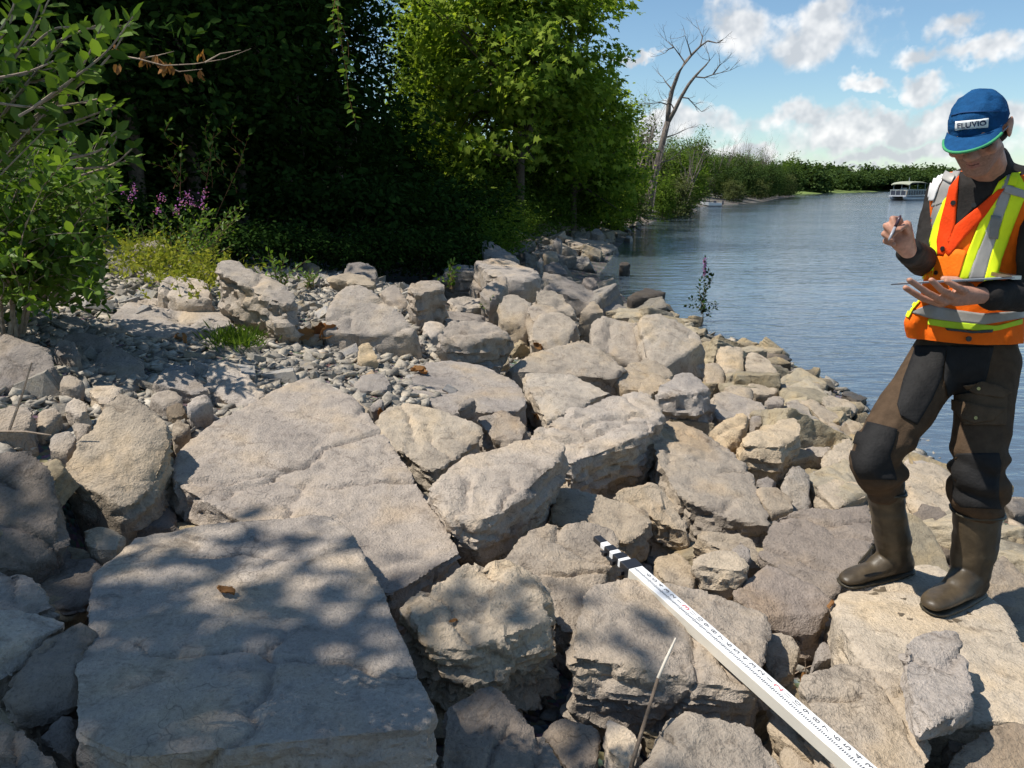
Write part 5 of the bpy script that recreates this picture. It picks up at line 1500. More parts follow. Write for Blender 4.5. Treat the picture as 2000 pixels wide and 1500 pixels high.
def near_plants():
    rg = np.random.default_rng(41)
    M_STEM = simple('green_brown_stem', (.20, .14, .07), .8, .2, .3, 30)
    M_RED = simple('reddish_stem', (.28, .12, .06), .8, .2, .3, 30)
    # big shrub on the left
    base = on_bank(20, 655)
    sh = []
    for i in range(230):
        px = rg.uniform(-120, 235) if i > 40 else rg.uniform(-60, 215); py = rg.uniform(230, 610)
        px = px - max(0, (330 - py)) * .15
        Y = base.y + rg.uniform(-.8, .75)
        tip = at_y(px, py, Y)
        b0 = base + Vector((rg.normal() * .12, rg.normal() * .12, -.05))
        mid = b0.lerp(tip, .5) + Vector((rg.normal() * .12, rg.normal() * .12, .18))
        sh.append(([b0.lerp(mid, .75), mid, mid.lerp(tip, .55) + Vector((0, 0, .05)), tip], .005, .024, .082))
    traced = [[(-30, 195), (20, 118), (60, 50), (85, 0), (100, -40)], [(60, 210), (150, 150), (200, 95), (255, 28)], [(-20, 152), (50, 138), (105, 120)], [(-10, 199), (90, 199), (190, 197)],
              [(30, 160), (80, 150), (110, 142)], [(130, 300), (190, 300), (212, 270), (222, 264)], [(150, 330), (210, 320), (250, 298)], [(20, 250), (100, 240), (200, 215), (220, 202)], [(-20, 90), (10, 40), (30, -20)],
              [(60, 100), (110, 60), (190, 50), (235, 48)], [(40, 230), (110, 180), (160, 130), (205, 60)]]
    near = []
    nb = Vector((-1.75, 1.6, .95))
    for tr in traced:
        Y = 1.5 + rg.uniform(-.1, .1)
        for dy in (0.0, .12):
            pts = [at_y(x + rg.normal() * 5 + dy * 60, y + rg.normal() * 5 + dy * 70, Y + dy) for x, y in tr]
            near.append((pts, .0026, .0125, .039))
    for i in range(26):
        tip = at_y(rg.uniform(-80, 150), rg.uniform(60, 330), 1.55 + rg.uniform(-.1, .15))
        near.append(([nb.lerp(tip, .6), nb.lerp(tip, .8) + Vector((0, 0, .05)), tip], .0022, .013, .036))
    for i in range(4):
        near.append(([nb + Vector((0, 0, -.35)), nb + Vector((rg.normal() * .05, .02, .3)), at_y(rg.uniform(-60, 40), rg.uniform(60, 220), 1.6)], .007, .04, .035))
    plant('leafy_branches', 'bright leafy shoots close to the camera in the upper left corner', 'shrub', nb + Vector((0, 0, -.35)), near, L_SHRUB, M_TWIG, rg)
    for a in range(5):
        tip = at_y(rg.uniform(-40, 120), rg.uniform(250, 350), base.y + rg.normal() * .2)
        sh.append(([base + Vector((rg.normal() * .05, rg.normal() * .05, -.1)), base.lerp(tip, .4) + Vector((rg.normal() * .1, 0, .1)), tip], .016, .12, .07))
    plant('leafy_shrub', 'big leafy green shrub at the left edge reaching over the shaded slope', 'shrub', base, sh, L_SHRUB, M_TWIG, rg)
    # a tree out at the left whose crown dapples the front slab
    kk = TreeKind(51, 7, 5.8, (1.7, .95, 1.2), 60, 26, .24, .16, LEAF_OVAL, L_BANK, .08, .3, limbs=14)
    kk.put('bankside_tree', (-5.0, 1.0, bz(-5.0, 1.0) - .1), 1.0, 0.0, 'slender tree at the left whose leaves dapple the front slab', 'tree')
    k2 = TreeKind(52, 7, 5.6, (1.0, 1.35, 1.1), 150, 30, .17, .10, LEAF_OVAL, L_BANK, .08, .2, limbs=14)
    k2.put('bankside_tree', (-5.55, 1.1, bz(-5.55, 1.1) - .1), 1.0, .8, 'dense tree at the far left shading the corner rocks', 'tree')
    # three upright saplings and purple flowers
    for i, (xs, lab) in enumerate([([(350, 420), (352, 360), (353, 320), (356, 272)], 'left of three slender leafy saplings against the dark wood'),
                                   ([(392, 430), (404, 350), (412, 300), (418, 258)], 'middle and tallest of three slender leafy saplings against the dark wood'),
                                   ([(415, 440), (450, 360), (470, 312), (486, 262)], 'right and most slanting of three slender leafy saplings against the dark wood')]):
        b = on_bank(xs[0][0] - 10, 500); Y = b.y
        pts = [b] + [at_y(x, y, Y) for x, y in xs]
        sh = [(pts, .007, .06, .10)]
        for k in range(5):
            q = at_y(xs[1 + k % 2][0] + rg.normal() * 6, xs[1 + k % 2][1] + rg.normal() * 20, Y)
            sh.append(([q, q + Vector((rg.normal() * .08, rg.normal() * .08, .12)), q + Vector((rg.normal() * .16, rg.normal() * .12, .26))], .003, .04, .085))
        plant('sapling', lab, 'sapling', b, sh, L_SHRUB, M_RED, rg)
    b = on_bank(330, 510)
    sh = []
    for i in range(46):
        px = rg.uniform(225, 480); py = rg.uniform(395, 480)
        tip = at_y(px, py, b.y + rg.uniform(-.6, .5)); q = on_bank(px + rg.normal() * 14, 515)
        q.y = tip.y; q.z = bz(q.x, q.y)
        sh.append(([q, q.lerp(tip, .6) + Vector((rg.normal() * .05, 0, .05)), tip], .004, .032, .065))
    e = plant('flowering_bush', 'leafy bush with purple blossoms below the three saplings', 'bush', b, sh, L_SHRUB, M_STEM, rg)
    for (px, py, r) in [(255, 385, .05), (262, 368, .04), (318, 388, .045), (355, 394, .055), (366, 382, .05), (396, 400, .05), (398, 378, .045), (345, 412, .04), (240, 372, .035), (308, 412, .035), (375, 398, .04)]:
        cpt = at_y(px, py, b.y - .45)
        n = 26; Pn = rg.normal(size=(n, 3)) * np.array([r * .42, r * .42, r * .6]) + np.array(cpt); Dn = rg.normal(size=(n, 3))
        V, F = leaf_arrays(Pn, Dn, .022, LEAF_DIAM, rg, jitter=1)
        mesh_np('blossom', V, F, L_PURP, e, b)
    # yellow weeds over the rocks
    for (cx, cy, wx, wy, n, lab) in [(310, 500, 95, 45, 260, 'yellow green weeds trailing over pale rocks high on the bank'), (400, 535, 60, 30, 110, 'thin yellow weeds beside the big wedge shaped block')]:
        b = on_bank(cx, cy + 20); P, D, S = [], [], []
        mb = MB()
        for i in range(n):
            px = cx + rg.normal() * wx * .55; py = cy + rg.normal() * wy * .55
            q = on_bank(px, py + 6, .10 + .12 * rg.random())
            tip = q + Vector((rg.normal() * .14, rg.normal() * .12, rg.uniform(.02, .22)))
            mb.tube([q, q.lerp(tip, .5) + Vector((0, 0, .04)), tip], [.0025, .002, .001], 3, False)
            for k in range(9):
                u = q.lerp(tip, rg.random()); P.append(u); D.append(Vector(rg.normal(size=3))); S.append(rg.uniform(.02, .06))
        e = empty('trailing_weeds', b); tag(e, lab, 'weeds')
        mb.build('stem', L_WEED, e, b)
        V, F = leaf_arrays(np.array([tuple(p) for p in P]), np.array([tuple(d) for d in D]), np.array(S), LEAF_DIAM, rg)
        mesh_np('foliage', V, F, L_WEED, e, b)
    # small leafy plants and grass tufts
    for (cx, cy, hgt, n, lf, lab) in [(545, 565, 70, 12, .075, 'bright leafy seedling behind the big wedge shaped block'), (605, 560, 30, 10, .05, 'small green weeds right of the wedge shaped block'),
                                      (955, 615, 26, 5, .09, 'single green sprig growing between the ledge rock and the upright slab'), (620, 500, 60, 10, .09, 'leafy plant in the shade behind the gravel'),
                                      (880, 560, 45, 10, .08, 'green weeds beside the dark rock under the bushes'), (1080, 470, 30, 14, .12, 'green weeds at the top of the sunlit ledge'), (1130, 440, 24, 18, .14, 'green ground plants below the leafy shoreline tree')]:
        b = on_bank(cx, cy, .05); sh = []
        for i in range(n):
            tip = at_y(cx + rg.normal() * hgt * .42, cy - hgt * rg.uniform(.4, 1.1), b.y + rg.normal() * .08)
            sh.append(([b + Vector((rg.normal() * .03, rg.normal() * .03, -.03)), b.lerp(tip, .5) + Vector((0, 0, .03)), tip], .004, lf * .6, lf))
        plant('weed_plant', lab, 'plant', b, sh, L_SHRUB, M_STEM, rg)
    b = on_bank(465, 672, .02); Pn = []; Dn = []; Sn = []
    for i in range(420):
        q = on_bank(465 + rg.normal() * 26, 668 + rg.normal() * 9, .02); Pn.append(q); d = Vector((rg.normal() * .5, rg.normal() * .5, .6)); Dn.append(d); Sn.append(rg.uniform(.06, .13))
    V, F = leaf_arrays(np.array([tuple(p) for p in Pn]), np.array([tuple(p) for p in Dn]), np.array(Sn), LEAF_NEEDLE, rg, up=(.3, -1, .2))
    o = mesh_np('grass_tuft', V, F, L_BANK, None, b); tag(o, 'tuft of dark green grass growing on the gravel', kind='stuff')
    # hanging vine
    top = at_y(668, -40, 8.2); path = [at_y(x, y, 8.2) for x, y in [(664, -40), (660, 30), (668, 90), (676, 140), (682, 190), (695, 240)]]
    sh = [(path, .004, .035, .10), ([path[0], path[1] + Vector((-.05, 0, 0)), path[2] + Vector((-.04, .05, .1))], .003, .04, .10), ([path[1], path[2] + Vector((.06, 0, .0)), path[3]], .003, .045, .10)]
    plant('hanging_vine', 'sunlit vine hanging down in front of the dark wood', 'vine', path[0], sh, L_SHRUB, M_RED, rg, jitter=.8)
    # dry branch with curled leaves
    b = at_y(215, 105, 5.0)
    e = empty('dry_branch', b); tag(e, 'dry grey branch with curled brown leaves reaching out of the left shrub', 'branch')
    mb = MB()
    for tr in [[(215, 105), (270, 115), (320, 128), (380, 125), (440, 115), (490, 95)], [(320, 128), (350, 140), (395, 135)], [(270, 115), (310, 108), (340, 100)], [(400, 122), (430, 105), (470, 98)]]:
        pts = [at_y(x, y, 5.0 + rg.normal() * .03) for x, y in tr]; mb.tube(pts, [.005 - .0035 * i / (len(pts) - 1) for i in range(len(pts))], 4, False)
    mb.build('stem', M_TWIG, e, b)
    Pn = []; Dn = []; Sn = []
    for (px, py) in [(235, 133), (282, 108), (318, 128), (330, 125), (328, 135), (362, 148), (392, 142), (300, 112), (285, 118), (225, 95), (395, 104)]:
        for k in range(4):
            Pn.append(at_y(px + rg.normal() * 4, py + rg.normal() * 4 - 5, 5.0)); Dn.append(Vector((rg.normal() * .4, rg.normal() * .4, -1))); Sn.append(rg.uniform(.04, .075))
    V, F = leaf_arrays(np.array([tuple(p) for p in Pn]), np.array([tuple(p) for p in Dn]), np.array(Sn), LEAF_OVAL, rg, jitter=1)
    mesh_np('dry_leaves', V, F, L_DRY, e, b)
    # loosestrife standing in the water
    b = at_z(1373, 628, 0.0); Y = b.y
    sh = []
    for tr in [[(1373, 632), (1374, 580), (1376, 540), (1377, 505)], [(1374, 590), (1382, 555), (1384, 530)], [(1375, 575), (1388, 552), (1392, 540)], [(1373, 600), (1366, 570), (1370, 545)]]:
        sh.append(([at_y(x, y, Y) for x, y in tr], .006, .022, .07))
    for k in range(8):
        q = at_y(1373 + rg.normal() * 2, 620 - k * 3, Y); sh.append(([q, q + Vector((rg.normal() * .08, rg.normal() * .06, .06)), q + Vector((rg.normal() * .16, rg.normal() * .1, .12))], .003, .02, .06))
    e = plant('water_plant', 'slender purple flowered plant standing in the water', 'plant', b, sh, L_DARK, M_STEM, rg, shape=LEAF_DIAM)
    Pn = np.array([tuple(at_y(1376.5 + rg.normal() * .9, rg.uniform(505, 538), Y)) for i in range(110)]); V, F = leaf_arrays(Pn, rg.normal(size=(110, 3)), .03, LEAF_DIAM, rg, jitter=1)
    mesh_np('blossom', V, F, L_PURP, e, b)
    # twigs at the left
    for pts, lab in [([(18, 840), (40, 780), (62, 708)], 'thin upright reddish twig on the square block at the left edge'), ([(-20, 842), (50, 843), (100, 850)], 'thin twig lying level at the left edge')]:
        p3 = [on_bank(pts[0][0], pts[0][1], .14)]; Yq = p3[0].y
        p3 = [at_y(x, y, Yq + .02 * i) for i, (x, y) in enumerate(pts)]
        m2 = MB(); m2.tube(p3, [.006, .005, .003], 5); o = m2.build('twig', M_TWIG, None, p3[0]); tag(o, lab, 'twig')


near_plants()
# ------------------------------------------------------------------ the person
def sphere_pts(n=60):
    i = np.arange(n) + .5; phi = np.arccos(1 - 2 * i / n); th = np.pi * (1 + 5 ** .5) * i
    return np.stack([np.cos(th) * np.sin(phi), np.sin(th) * np.sin(phi), np.cos(phi)], 1)


SPH = sphere_pts()


def hull_of(spheres, xf=None):
    """points of several spheres / ellipsoids: (centre, r | (rx,ry,rz))"""
    P = []
    for c, r in spheres:
        P.append(np.array(c)[None, :] + SPH * (np.array(r)[None, :] if not isinstance(r, (int, float)) else r))
    P = np.concatenate(P)
    if xf is not None: P = np.array([tuple(xf(Vector(p))) for p in P])
    return P


def merge_hulls(prims):
    bm = bmesh.new()
    for P in prims:
        vs = [bm.verts.new(p) for p in P]
        bmesh.ops.convex_hull(bm, input=vs, use_existing_faces=False)
    bmesh.ops.delete(bm, geom=[v for v in bm.verts if not v.link_faces], context='VERTS')
    bmesh.ops.recalc_face_normals(bm, faces=bm.faces)
    me = bpy.data.meshes.new('blob'); bm.to_mesh(me); bm.free()
    return me


def chain(pts, radii):
    return [hull_of([(pts[i], radii[i]), (pts[i + 1], radii[i + 1])]) for i in range(len(pts) - 1)]


def pj(px, py, Y): return tuple(at_y(px, py, Y))


def build_person():
    rg = np.random.default_rng(3)
    M_SKIN = simple('skin', (.47, .235, .155), .5, .35, .22, 55, .4, 260, bdist=.0015)
    M_JACK = simple('black_brown_jacket', (.022, .019, .017), .8, .2, .3, 30, .5, 90)
    M_TROU = simple('brown_trousers', (.078, .050, .030), .85, .15, .2, 30, .5, 160)
    M_KNEE_SHADE = simple('black_knee_cloth_and_shade', (.013, .012, .0115), .75, .25, .3, 30, .5, 120)  # cloth of the knee patches, also the painted shade on thigh and hips
    M_BOOT = simple('olive_rubber', (.062, .045, .026), .45, .4, .5, 13, .5, 30)
    M_SOLE = simple('dark_rubber_sole', (.04, .032, .018), .5, .4, .3, 12)
    M_ORNG = simple('orange_hi_vis', (1.0, .155, .006), .75, .2, .10, 30, .4, 120)
    M_LIME = simple('lime_tape', (.80, .92, .02), .7, .2, .06, 30)
    M_SILV = simple('silver_tape', (.33, .31, .285), .45, .5, .10, 30)
    M_WHT = simple('white_patch', (.82, .80, .78), .6, .3, .05, 20)
    M_CAP = simple('blue_cap_cloth', (.008, .062, .165), .85, .15, .22, 40, .5, 200)
    M_GRN = simple('green_binding', (.06, .30, .13), .75, .2, .1, 40)
    M_SNAP = simple('dark_snap', (.015, .013, .012), .35, .5, .1, 30)
    M_BRASS = simple('brass_snap', (.50, .36, .12), .35, .6, .1, 30, metal=.8)
    M_HAIR = simple('dark_hair', (.02, .014, .01), .7, .3, .3, 60)
    M_LENS = simple('smoked_lens', (.05, .05, .055), .1, .6, .1, 20)
    M_TEXT = simple('navy_print', (.012, .03, .09), .7, .2, .05, 20)

    foot = Vector(at_z(1725, 1150, .47))
    root = empty('person', foot)
    tag(root, 'person in orange safety vest, blue cap and rubber boots writing on a clipboard', 'person')

    # ---- head frame
    hc = Vector(pj(1911, 260, 2.60)); p_, yw, a_ = math.radians(28), math.radians(41), math.radians(6)
    f = Vector((-math.sin(yw) * math.cos(p_), -math.cos(yw) * math.cos(p_), -math.sin(p_)))
    u0 = (Vector((0, 0, 1)) - f * f.z).normalized(); r0 = u0.cross(f)
    r = r0 * math.cos(a_) + u0 * math.sin(a_); u = u0 * math.cos(a_) - r0 * math.sin(a_)
    def H(v): return hc + r * v[0] + f * v[1] + u * v[2]

    # ---- joints
    nb = pj(1934, 345, 2.75)
    shL, elL, wrL = pj(1846, 378, 2.92), pj(1806, 512, 2.84), pj(1773, 489, 2.56)
    shR, elR, wrR = pj(2032, 374, 2.69), pj(2026, 575, 2.58), pj(1922, 577, 2.47)
    hipL, knL, anL = pj(1828, 712, 2.80), pj(1712, 885, 2.68), pj(1744, 1085, 2.84)
    hipR, knR, anR = pj(1930, 712, 2.79), pj(1912, 905, 2.66), pj(1902, 1115, 2.70)

    # ---- body: one continuous surface
    B = []
    hl = lambda lst: hull_of(lst, H)
    B.append(hl([((0, -.012, .03), (.074, .094, .092))]))
    B.append(hl([((0, .045, .045), .042), ((.033, .046, -.018), .034), ((-.033, .046, -.018), .034), ((.044, 0, -.058), .022), ((-.044, 0, -.058), .022),
                 ((0, .070, -.097), .018), ((.018, .064, -.094), .018), ((-.018, .064, -.094), .018)]))
    B.append(hl([((0, .084, .014), .009), ((0, .112, -.028), .0125), ((.015, .094, -.033), .010), ((-.015, .094, -.033), .010)]))
    B.append(hl([((.025, .079, -.054), .005), ((-.025, .079, -.054), .005), ((0, .093, -.052), .0065)]))
    B.append(hl([((.019, .079, -.068), .006), ((-.019, .079, -.068), .006), ((0, .090, -.068), .0075)]))
    B.append(hl([((.032, .077, .028), .010), ((-.032, .077, .028), .010)]))
    for sx in (-1, 1):
        B.append(hl([((sx * .080, -.012, -.002), (.007, .018, .030)), ((sx * .086, -.024, .014), (.005, .012, .018))]))
        B.append(hl([((sx * .052, .072, -.022), .016)]))
    B.append(hull_of([(tuple(H((0, -.02, -.05))), .052), (nb, .060)]))
    B.append(hull_of([(nb, .06), (shL, .045), (shR, .045), (pj(1925, 450, 2.78), (.13, .085, .10))]))
    B.append(hull_of([(pj(1925, 450, 2.78), (.13, .085, .10)), (pj(1890, 660, 2.80), (.13, .085, .08))]))
    B += chain([shL, elL, wrL], [.045, .036, .026]); B += chain([shR, elR, wrR], [.045, .036, .026])
    B += chain([hipL, knL, pj(1725, 945, 2.73), anL], [.075, .048, .042, .030]); B += chain([hipR, knR, pj(1911, 985, 2.68), anR], [.075, .048, .042, .030])
    for an, toe in ((anL, pj(1718, 1116, 2.825)), (anR, pj(1872, 1152, 2.655))):
        B.append(hull_of([(an, .034), (toe, .020)]))
    # writing hand
    B.append(hull_of([(wrL, .026), (pj(1767, 462, 2.525), .024), (pj(1752, 472, 2.525), .022), (pj(1770, 440, 2.525), .016)]))
    fing = [[(1756, 430, 2.510), (1743, 427, 2.475), (1751, 449, 2.455)], [(1744, 438, 2.512), (1730, 441, 2.478), (1745, 457, 2.460)],
            [(1739, 451, 2.516), (1727, 457, 2.485), (1742, 468, 2.468)], [(1739, 464, 2.520), (1730, 471, 2.495), (1745, 477, 2.482)], [(1775, 455, 2.510), (1768, 440, 2.478), (1757, 448, 2.452)]]
    for fg in fing:
        B += chain([pj(1762, 462, 2.525)] + [pj(*q) for q in fg], [.014, .0115, .0100, .0085])
    # hand under the clipboard
    B.append(hull_of([(wrR, .026), (pj(1886, 572, 2.445), .022), (pj(1868, 586, 2.445), .020), (pj(1870, 566, 2.43), .014)]))
    fing = [[(1846, 590, 2.435), (1812, 572, 2.405), (1776, 547, 2.388)], [(1862, 578, 2.425), (1840, 567, 2.395), (1819, 547, 2.386)],
            [(1884, 568, 2.42), (1868, 560, 2.39), (1849, 549, 2.386)], [(1838, 594, 2.455), (1800, 582, 2.44), (1768, 562, 2.43)], [(1895, 560, 2.50), (1868, 546, 2.52), (1842, 544, 2.53)]]
    for fg in fing:
        B += chain([pj(1882, 574, 2.445)] + [pj(*q) for q in fg], [.015, .0118, .0105, .0090])

    # ---- clothes
    J = []
    J.append(hull_of([(pj(1934, 352, 2.755), .072), (shL, .066), (shR, .066), (pj(1928, 450, 2.79), (.165, .105, .13))]))
    J.append(hull_of([(pj(1928, 450, 2.79), (.165, .105, .13)), (pj(1895, 640, 2.80), (.160, .108, .10))]))
    J.append(hull_of([(pj(1932, 322, 2.72), .066), (pj(1934, 350, 2.75), .075)]))
    J += chain([shL, elL, tuple(Vector(elL).lerp(Vector(wrL), .90))], [.062, .052, .042])
    J += chain([shR, elR, tuple(Vector(elR).lerp(Vector(wrR), .90))], [.070, .058, .046])
    VV = []
    VV.append(hull_of([(pj(1934, 362, 2.755), (.090, .090, .05)), (pj(1862, 372, 2.81), (.070, .095, .066)), (pj(2016, 374, 2.70), (.070, .090, .066)), (pj(1926, 450, 2.785), (.178, .122, .13))]))
    VV.append(hull_of([(pj(1926, 450, 2.785), (.178, .122, .13)), (pj(1902, 585, 2.785), (.180, .130, .07))]))
    VV.append(hull_of([(pj(1902, 585, 2.785), (.178, .128, .06)), (pj(1886, 645, 2.79), (.200, .142, .055))]))
    VV.append(hull_of([(pj(1886, 645, 2.79), (.200, .142, .055)), (pj(1886, 690, 2.79), (.196, .140, .05))]))
    VV.append(hull_of([(pj(1800, 600, 2.76), .030), (pj(1782, 628, 2.75), .028), (pj(1790, 660, 2.76), .03)]))
    T = []
    T.append(hull_of([(pj(1888, 655, 2.80), (.165, .112, .05)), (hipL, (.10, .11, .10)), (hipR, (.105, .11, .10))]))
    T += chain([hipL, tuple(Vector(hipL).lerp(Vector(knL), .55)), knL, pj(1720, 925, 2.71), pj(1724, 948, 2.73)], [.102, .096, .088, .086, .070])
    T += chain([hipR, tuple(Vector(hipR).lerp(Vector(knR), .55)), knR, pj(1910, 965, 2.67), pj(1912, 990, 2.68)], [.108, .094, .092, .096, .080])
    T.append(hull_of([(pj(1700, 900, 2.64), .06), (pj(1712, 915, 2.66), .07)]))
    BL = chain([pj(1727, 945, 2.74), pj(1738, 1020, 2.80), pj(1748, 1085, 2.845)], [.070, .066, .060])
    BL.append(hull_of([(pj(1752, 1085, 2.845), .056), (pj(1766, 1100, 2.86), .044), (pj(1712, 1110, 2.825), .046)]))
    BL.append(hull_of([(pj(1765, 1102, 2.86), (.042, .045, .034)), (pj(1712, 1112, 2.825), (.044, .048, .040)), (pj(1665, 1126, 2.80), (.046, .050, .026)), (pj(1654, 1129, 2.79), (.034, .042, .022))]))
    BR = chain([pj(1910, 985, 2.68), pj(1906, 1050, 2.69), pj(1898, 1115, 2.70)], [.084, .078, .066])
    BR.append(hull_of([(pj(1897, 1118, 2.70), .060), (pj(1903, 1140, 2.72), .046), (pj(1868, 1148, 2.64), .050)]))
    BR.append(hull_of([(pj(1902, 1144, 2.72), (.046, .046, .034)), (pj(1868, 1153, 2.64), (.050, .054, .040)), (pj(1832, 1172, 2.575), (.048, .056, .028)), (pj(1822, 1178, 2.555), (.036, .046, .024))]))
    SL = [hull_of([(pj(1767, 1113, 2.86), (.042, .045, .016)), (pj(1712, 1126, 2.825), (.050, .053, .014)), (pj(1660, 1137, 2.80), (.050, .056, .013))])]
    SR = [hull_of([(pj(1903, 1158, 2.72), (.047, .047, .016)), (pj(1866, 1172, 2.64), (.056, .060, .014)), (pj(1827, 1188, 2.57), (.052, .062, .013))])]
    cap = [hl([((0, -.014, .036), (.085, .104, .094)), ((0, -.010, .020), (.085, .106, .060)), ((0, .045, .070), (.055, .048, .040))])]
    hair = [hl([((0, -.030, -.015), (.079, .075, .05))])]

    parts = [('body', B, .0042, 3), ('jacket', J, .007, 7), ('vest', VV, .007, 7), ('trousers', T, .007, 8), ('boot', BL, .006, 7), ('boot', BR, .006, 7), ('sole', SL, .006, 3), ('sole', SR, .006, 3), ('cap', cap, .005, 4), ('hair', hair, .006, 3)]
    res = remesh_batch([(merge_hulls(pr), vx, it) for _, pr, vx, it in parts])
    me = dict(); 
    body, jack, vest, trou, bl, br, sl, sr, capm, hairm = res

    def folds(m, amp, fn, fine=.002):
        co = get_co(m); no = get_no(m)
        d = fn(co) * amp + fbm(co * 35, 3) * fine
        set_co(m, co + no * d[:, None])

    # cloth folds
    folds(jack, .012, lambda c: -np.abs(fbm(c * np.array([9, 9, 14]), 3, .55)) + .2)
    folds(vest, .012, lambda c: -np.abs(fbm(c * np.array([11, 11, 6]), 3, .55)) + .15, .0015)

    def leg_folds(c):
        kz = 1.9 - (at_y(1712, 885, 2.68).z - 0) * 0
        z0 = at_y(1712, 920, 2.66).z
        w = np.exp(-((c[:, 2] - z0 + .02) / .13) ** 2)
        tilt = c[:, 2] * 26 + c[:, 0] * 9 + fbm(c * 8, 2) * 2.4
        return w * np.sin(tilt * 2.0) * 1.0 + (1 - w) * (-np.abs(fbm(c * np.array([8, 8, 5]), 3)) + .15) * .9
    folds(trou, .011, leg_folds)

    def boot_folds(c):
        return fbm(c * np.array([7, 7, 16]), 2) * 1.0
    folds(bl, .011, boot_folds, .001); folds(br, .011, boot_folds, .001)
    folds(capm, .0055, lambda c: -np.abs(fbm(c * np.array([14, 14, 34]), 3, .6)) + .2, .0006)

    def cut(m, keep_fn):
        """drop the polygons whose centre fails keep_fn(px, py, co, no)"""
        bm = bmesh.new(); bm.from_mesh(m)
        dead = []
        for fc in bm.faces:
            c = fc.calc_center_median(); x, y = to_px(c)
            if not keep_fn(x, y, c, fc.normal): dead.append(fc)
        bmesh.ops.delete(bm, geom=dead, context='FACES')
        bm.to_mesh(m); bm.free(); m.update()

    def slice_off(m, co, n):
        """remove everything on the side the normal points away from"""
        bm = bmesh.new(); bm.from_mesh(m)
        bmesh.ops.bisect_plane(bm, geom=list(bm.verts) + list(bm.edges) + list(bm.faces), plane_co=co, plane_no=n, clear_inner=True)
        bm.to_mesh(m); bm.free(); m.update()
    slice_off(vest, at_y(1886, 672, 2.66), Vector((.02, 0, 1)))
    slice_off(vest, at_y(1934, 330, 2.70), Vector((0, 0, -1)))
    slice_off(capm, H(Vector((0, 0, .030))), (u + f * .14).normalized())
    slice_off(hairm, H(Vector((0, .02, 0))), -f)

    def add(name, m, mat, parent=root):
        m.materials.clear(); m.materials.append(mat)
        return link_mesh(name, m, None, parent, None, smooth=True)

    def addw(name, m, mat, parent=root):
        # mesh is in world coordinates; parent origins are subtracted
        off = Vector((0, 0, 0)); q = parent
        co = get_co(m) - np.array(foot); set_co(m, co)
        m.materials.clear(); m.materials.append(mat)
        o = bpy.data.objects.new(name, m); C.objects.link(o); o.parent = parent
        m.polygons.foreach_set('use_smooth', np.ones(len(m.polygons), dtype=bool))
        return o

    def bvh(m):
        co = get_co(m); return BVHTree.FromPolygons([tuple(c) for c in co], [tuple(p.vertices) for p in m.polygons])

    bv_vest, bv_trou, bv_cap, bv_jack, bv_body = bvh(vest), bvh(trou), bvh(capm), bvh(jack), bvh(body)

    def resample(line, n):
        P = [Vector(p) for p in line]; d = [0]
        for i in range(len(P) - 1): d.append(d[-1] + (P[i + 1] - P[i]).length)
        out = []
        for k in range(n):
            s = d[-1] * k / (n - 1); i = 0
            while i < len(P) - 2 and d[i + 1] < s: i += 1
            out.append(P[i].lerp(P[i + 1], (s - d[i]) / max(d[i + 1] - d[i], 1e-9)))
        return out

    def panel(name, tree, A, Bl, mat, parent, off=.004, n=22, m_=6, trees=None):
        """cloth piece between two traced edges, laid on a garment's surface"""
        A = resample(A, n); Bq = resample(Bl, n)
        V = []; ok = {}
        F = []
        for i in range(n):
            for j in range(m_):
                q = A[i].lerp(Bq[i], j / (m_ - 1)); d = px_dir(q.x, q.y).normalized()
                hit = tree.ray_cast(CAM, d)
                if hit[0] is None: ok[i, j] = None; continue
                ok[i, j] = len(V); V.append(hit[0] + hit[1] * off)
        for i in range(n - 1):
            for j in range(m_ - 1):
                ids = [ok[i, j], ok[i + 1, j], ok[i + 1, j + 1], ok[i, j + 1]]
                if None in ids: continue
                pts = [V[k] for k in ids]
                if max((pts[a] - pts[b]).length for a in range(4) for b in range(a)) > .09: continue
                F.append(ids)
        if not F: return None
        o = mesh_np(name, [tuple(v - foot) for v in V], F, mat, None, (0, 0, 0), True)
        o.parent = parent
        bm = bmesh.new(); bm.from_mesh(o.data)
        g = bmesh.ops.extrude_face_region(bm, geom=list(bm.faces))
        for v in [e for e in g['geom'] if isinstance(e, bmesh.types.BMVert)]:
            pass
        # thickness: sink the original layer towards the garment
        cam_l = CAM - foot
        for v in [e for e in g['geom'] if isinstance(e, bmesh.types.BMVert)]:
            v.co += (cam_l - v.co).normalized() * .0025
        bmesh.ops.recalc_face_normals(bm, faces=bm.faces)
        bm.to_mesh(o.data); bm.free()
        return o

    def disc(name, tree, px, py, rad, mat, parent, off=.006):
        d = px_dir(px, py).normalized(); hit = tree.ray_cast(CAM, d)
        if hit[0] is None: return
        n = hit[1]; c = hit[0] + n * off; a = n.orthogonal().normalized(); b = n.cross(a)
        mb = MB(); ring = [c + (a * math.cos(t) + b * math.sin(t)) * rad for t in np.linspace(0, 2 * math.pi, 13)[:-1]]
        mb.prism([p - foot for p in ring], -n * .005)
        o = mb.build(name, mat); o.parent = parent

    hco = get_co(body); pid = [tuple(p.vertices) for p in body.polygons]
    cen = np.array([hco[list(v)].mean(0) for v in pid]) - np.array(hc)
    lx, ly, lz = cen @ np.array(r), cen @ np.array(f), cen @ np.array(u)
    wav = fbm(cen * 90, 2) * .004
    slot = np.zeros(len(pid), dtype=np.int32)
    slot[(ly > .0) & (lz + wav < -.040) & (lz > -.14) & (np.abs(lx) < .075)] = 1
    slot[(ly > .078) & (np.abs(lx) < .019) & (lz < -.050) & (lz > -.072)] = 2
    slot[(ly > .076) & (np.abs(lx) < .018) & (np.abs(lz + .0605) < .0022)] = 3
    ob_body = addw('body', body, M_SKIN)
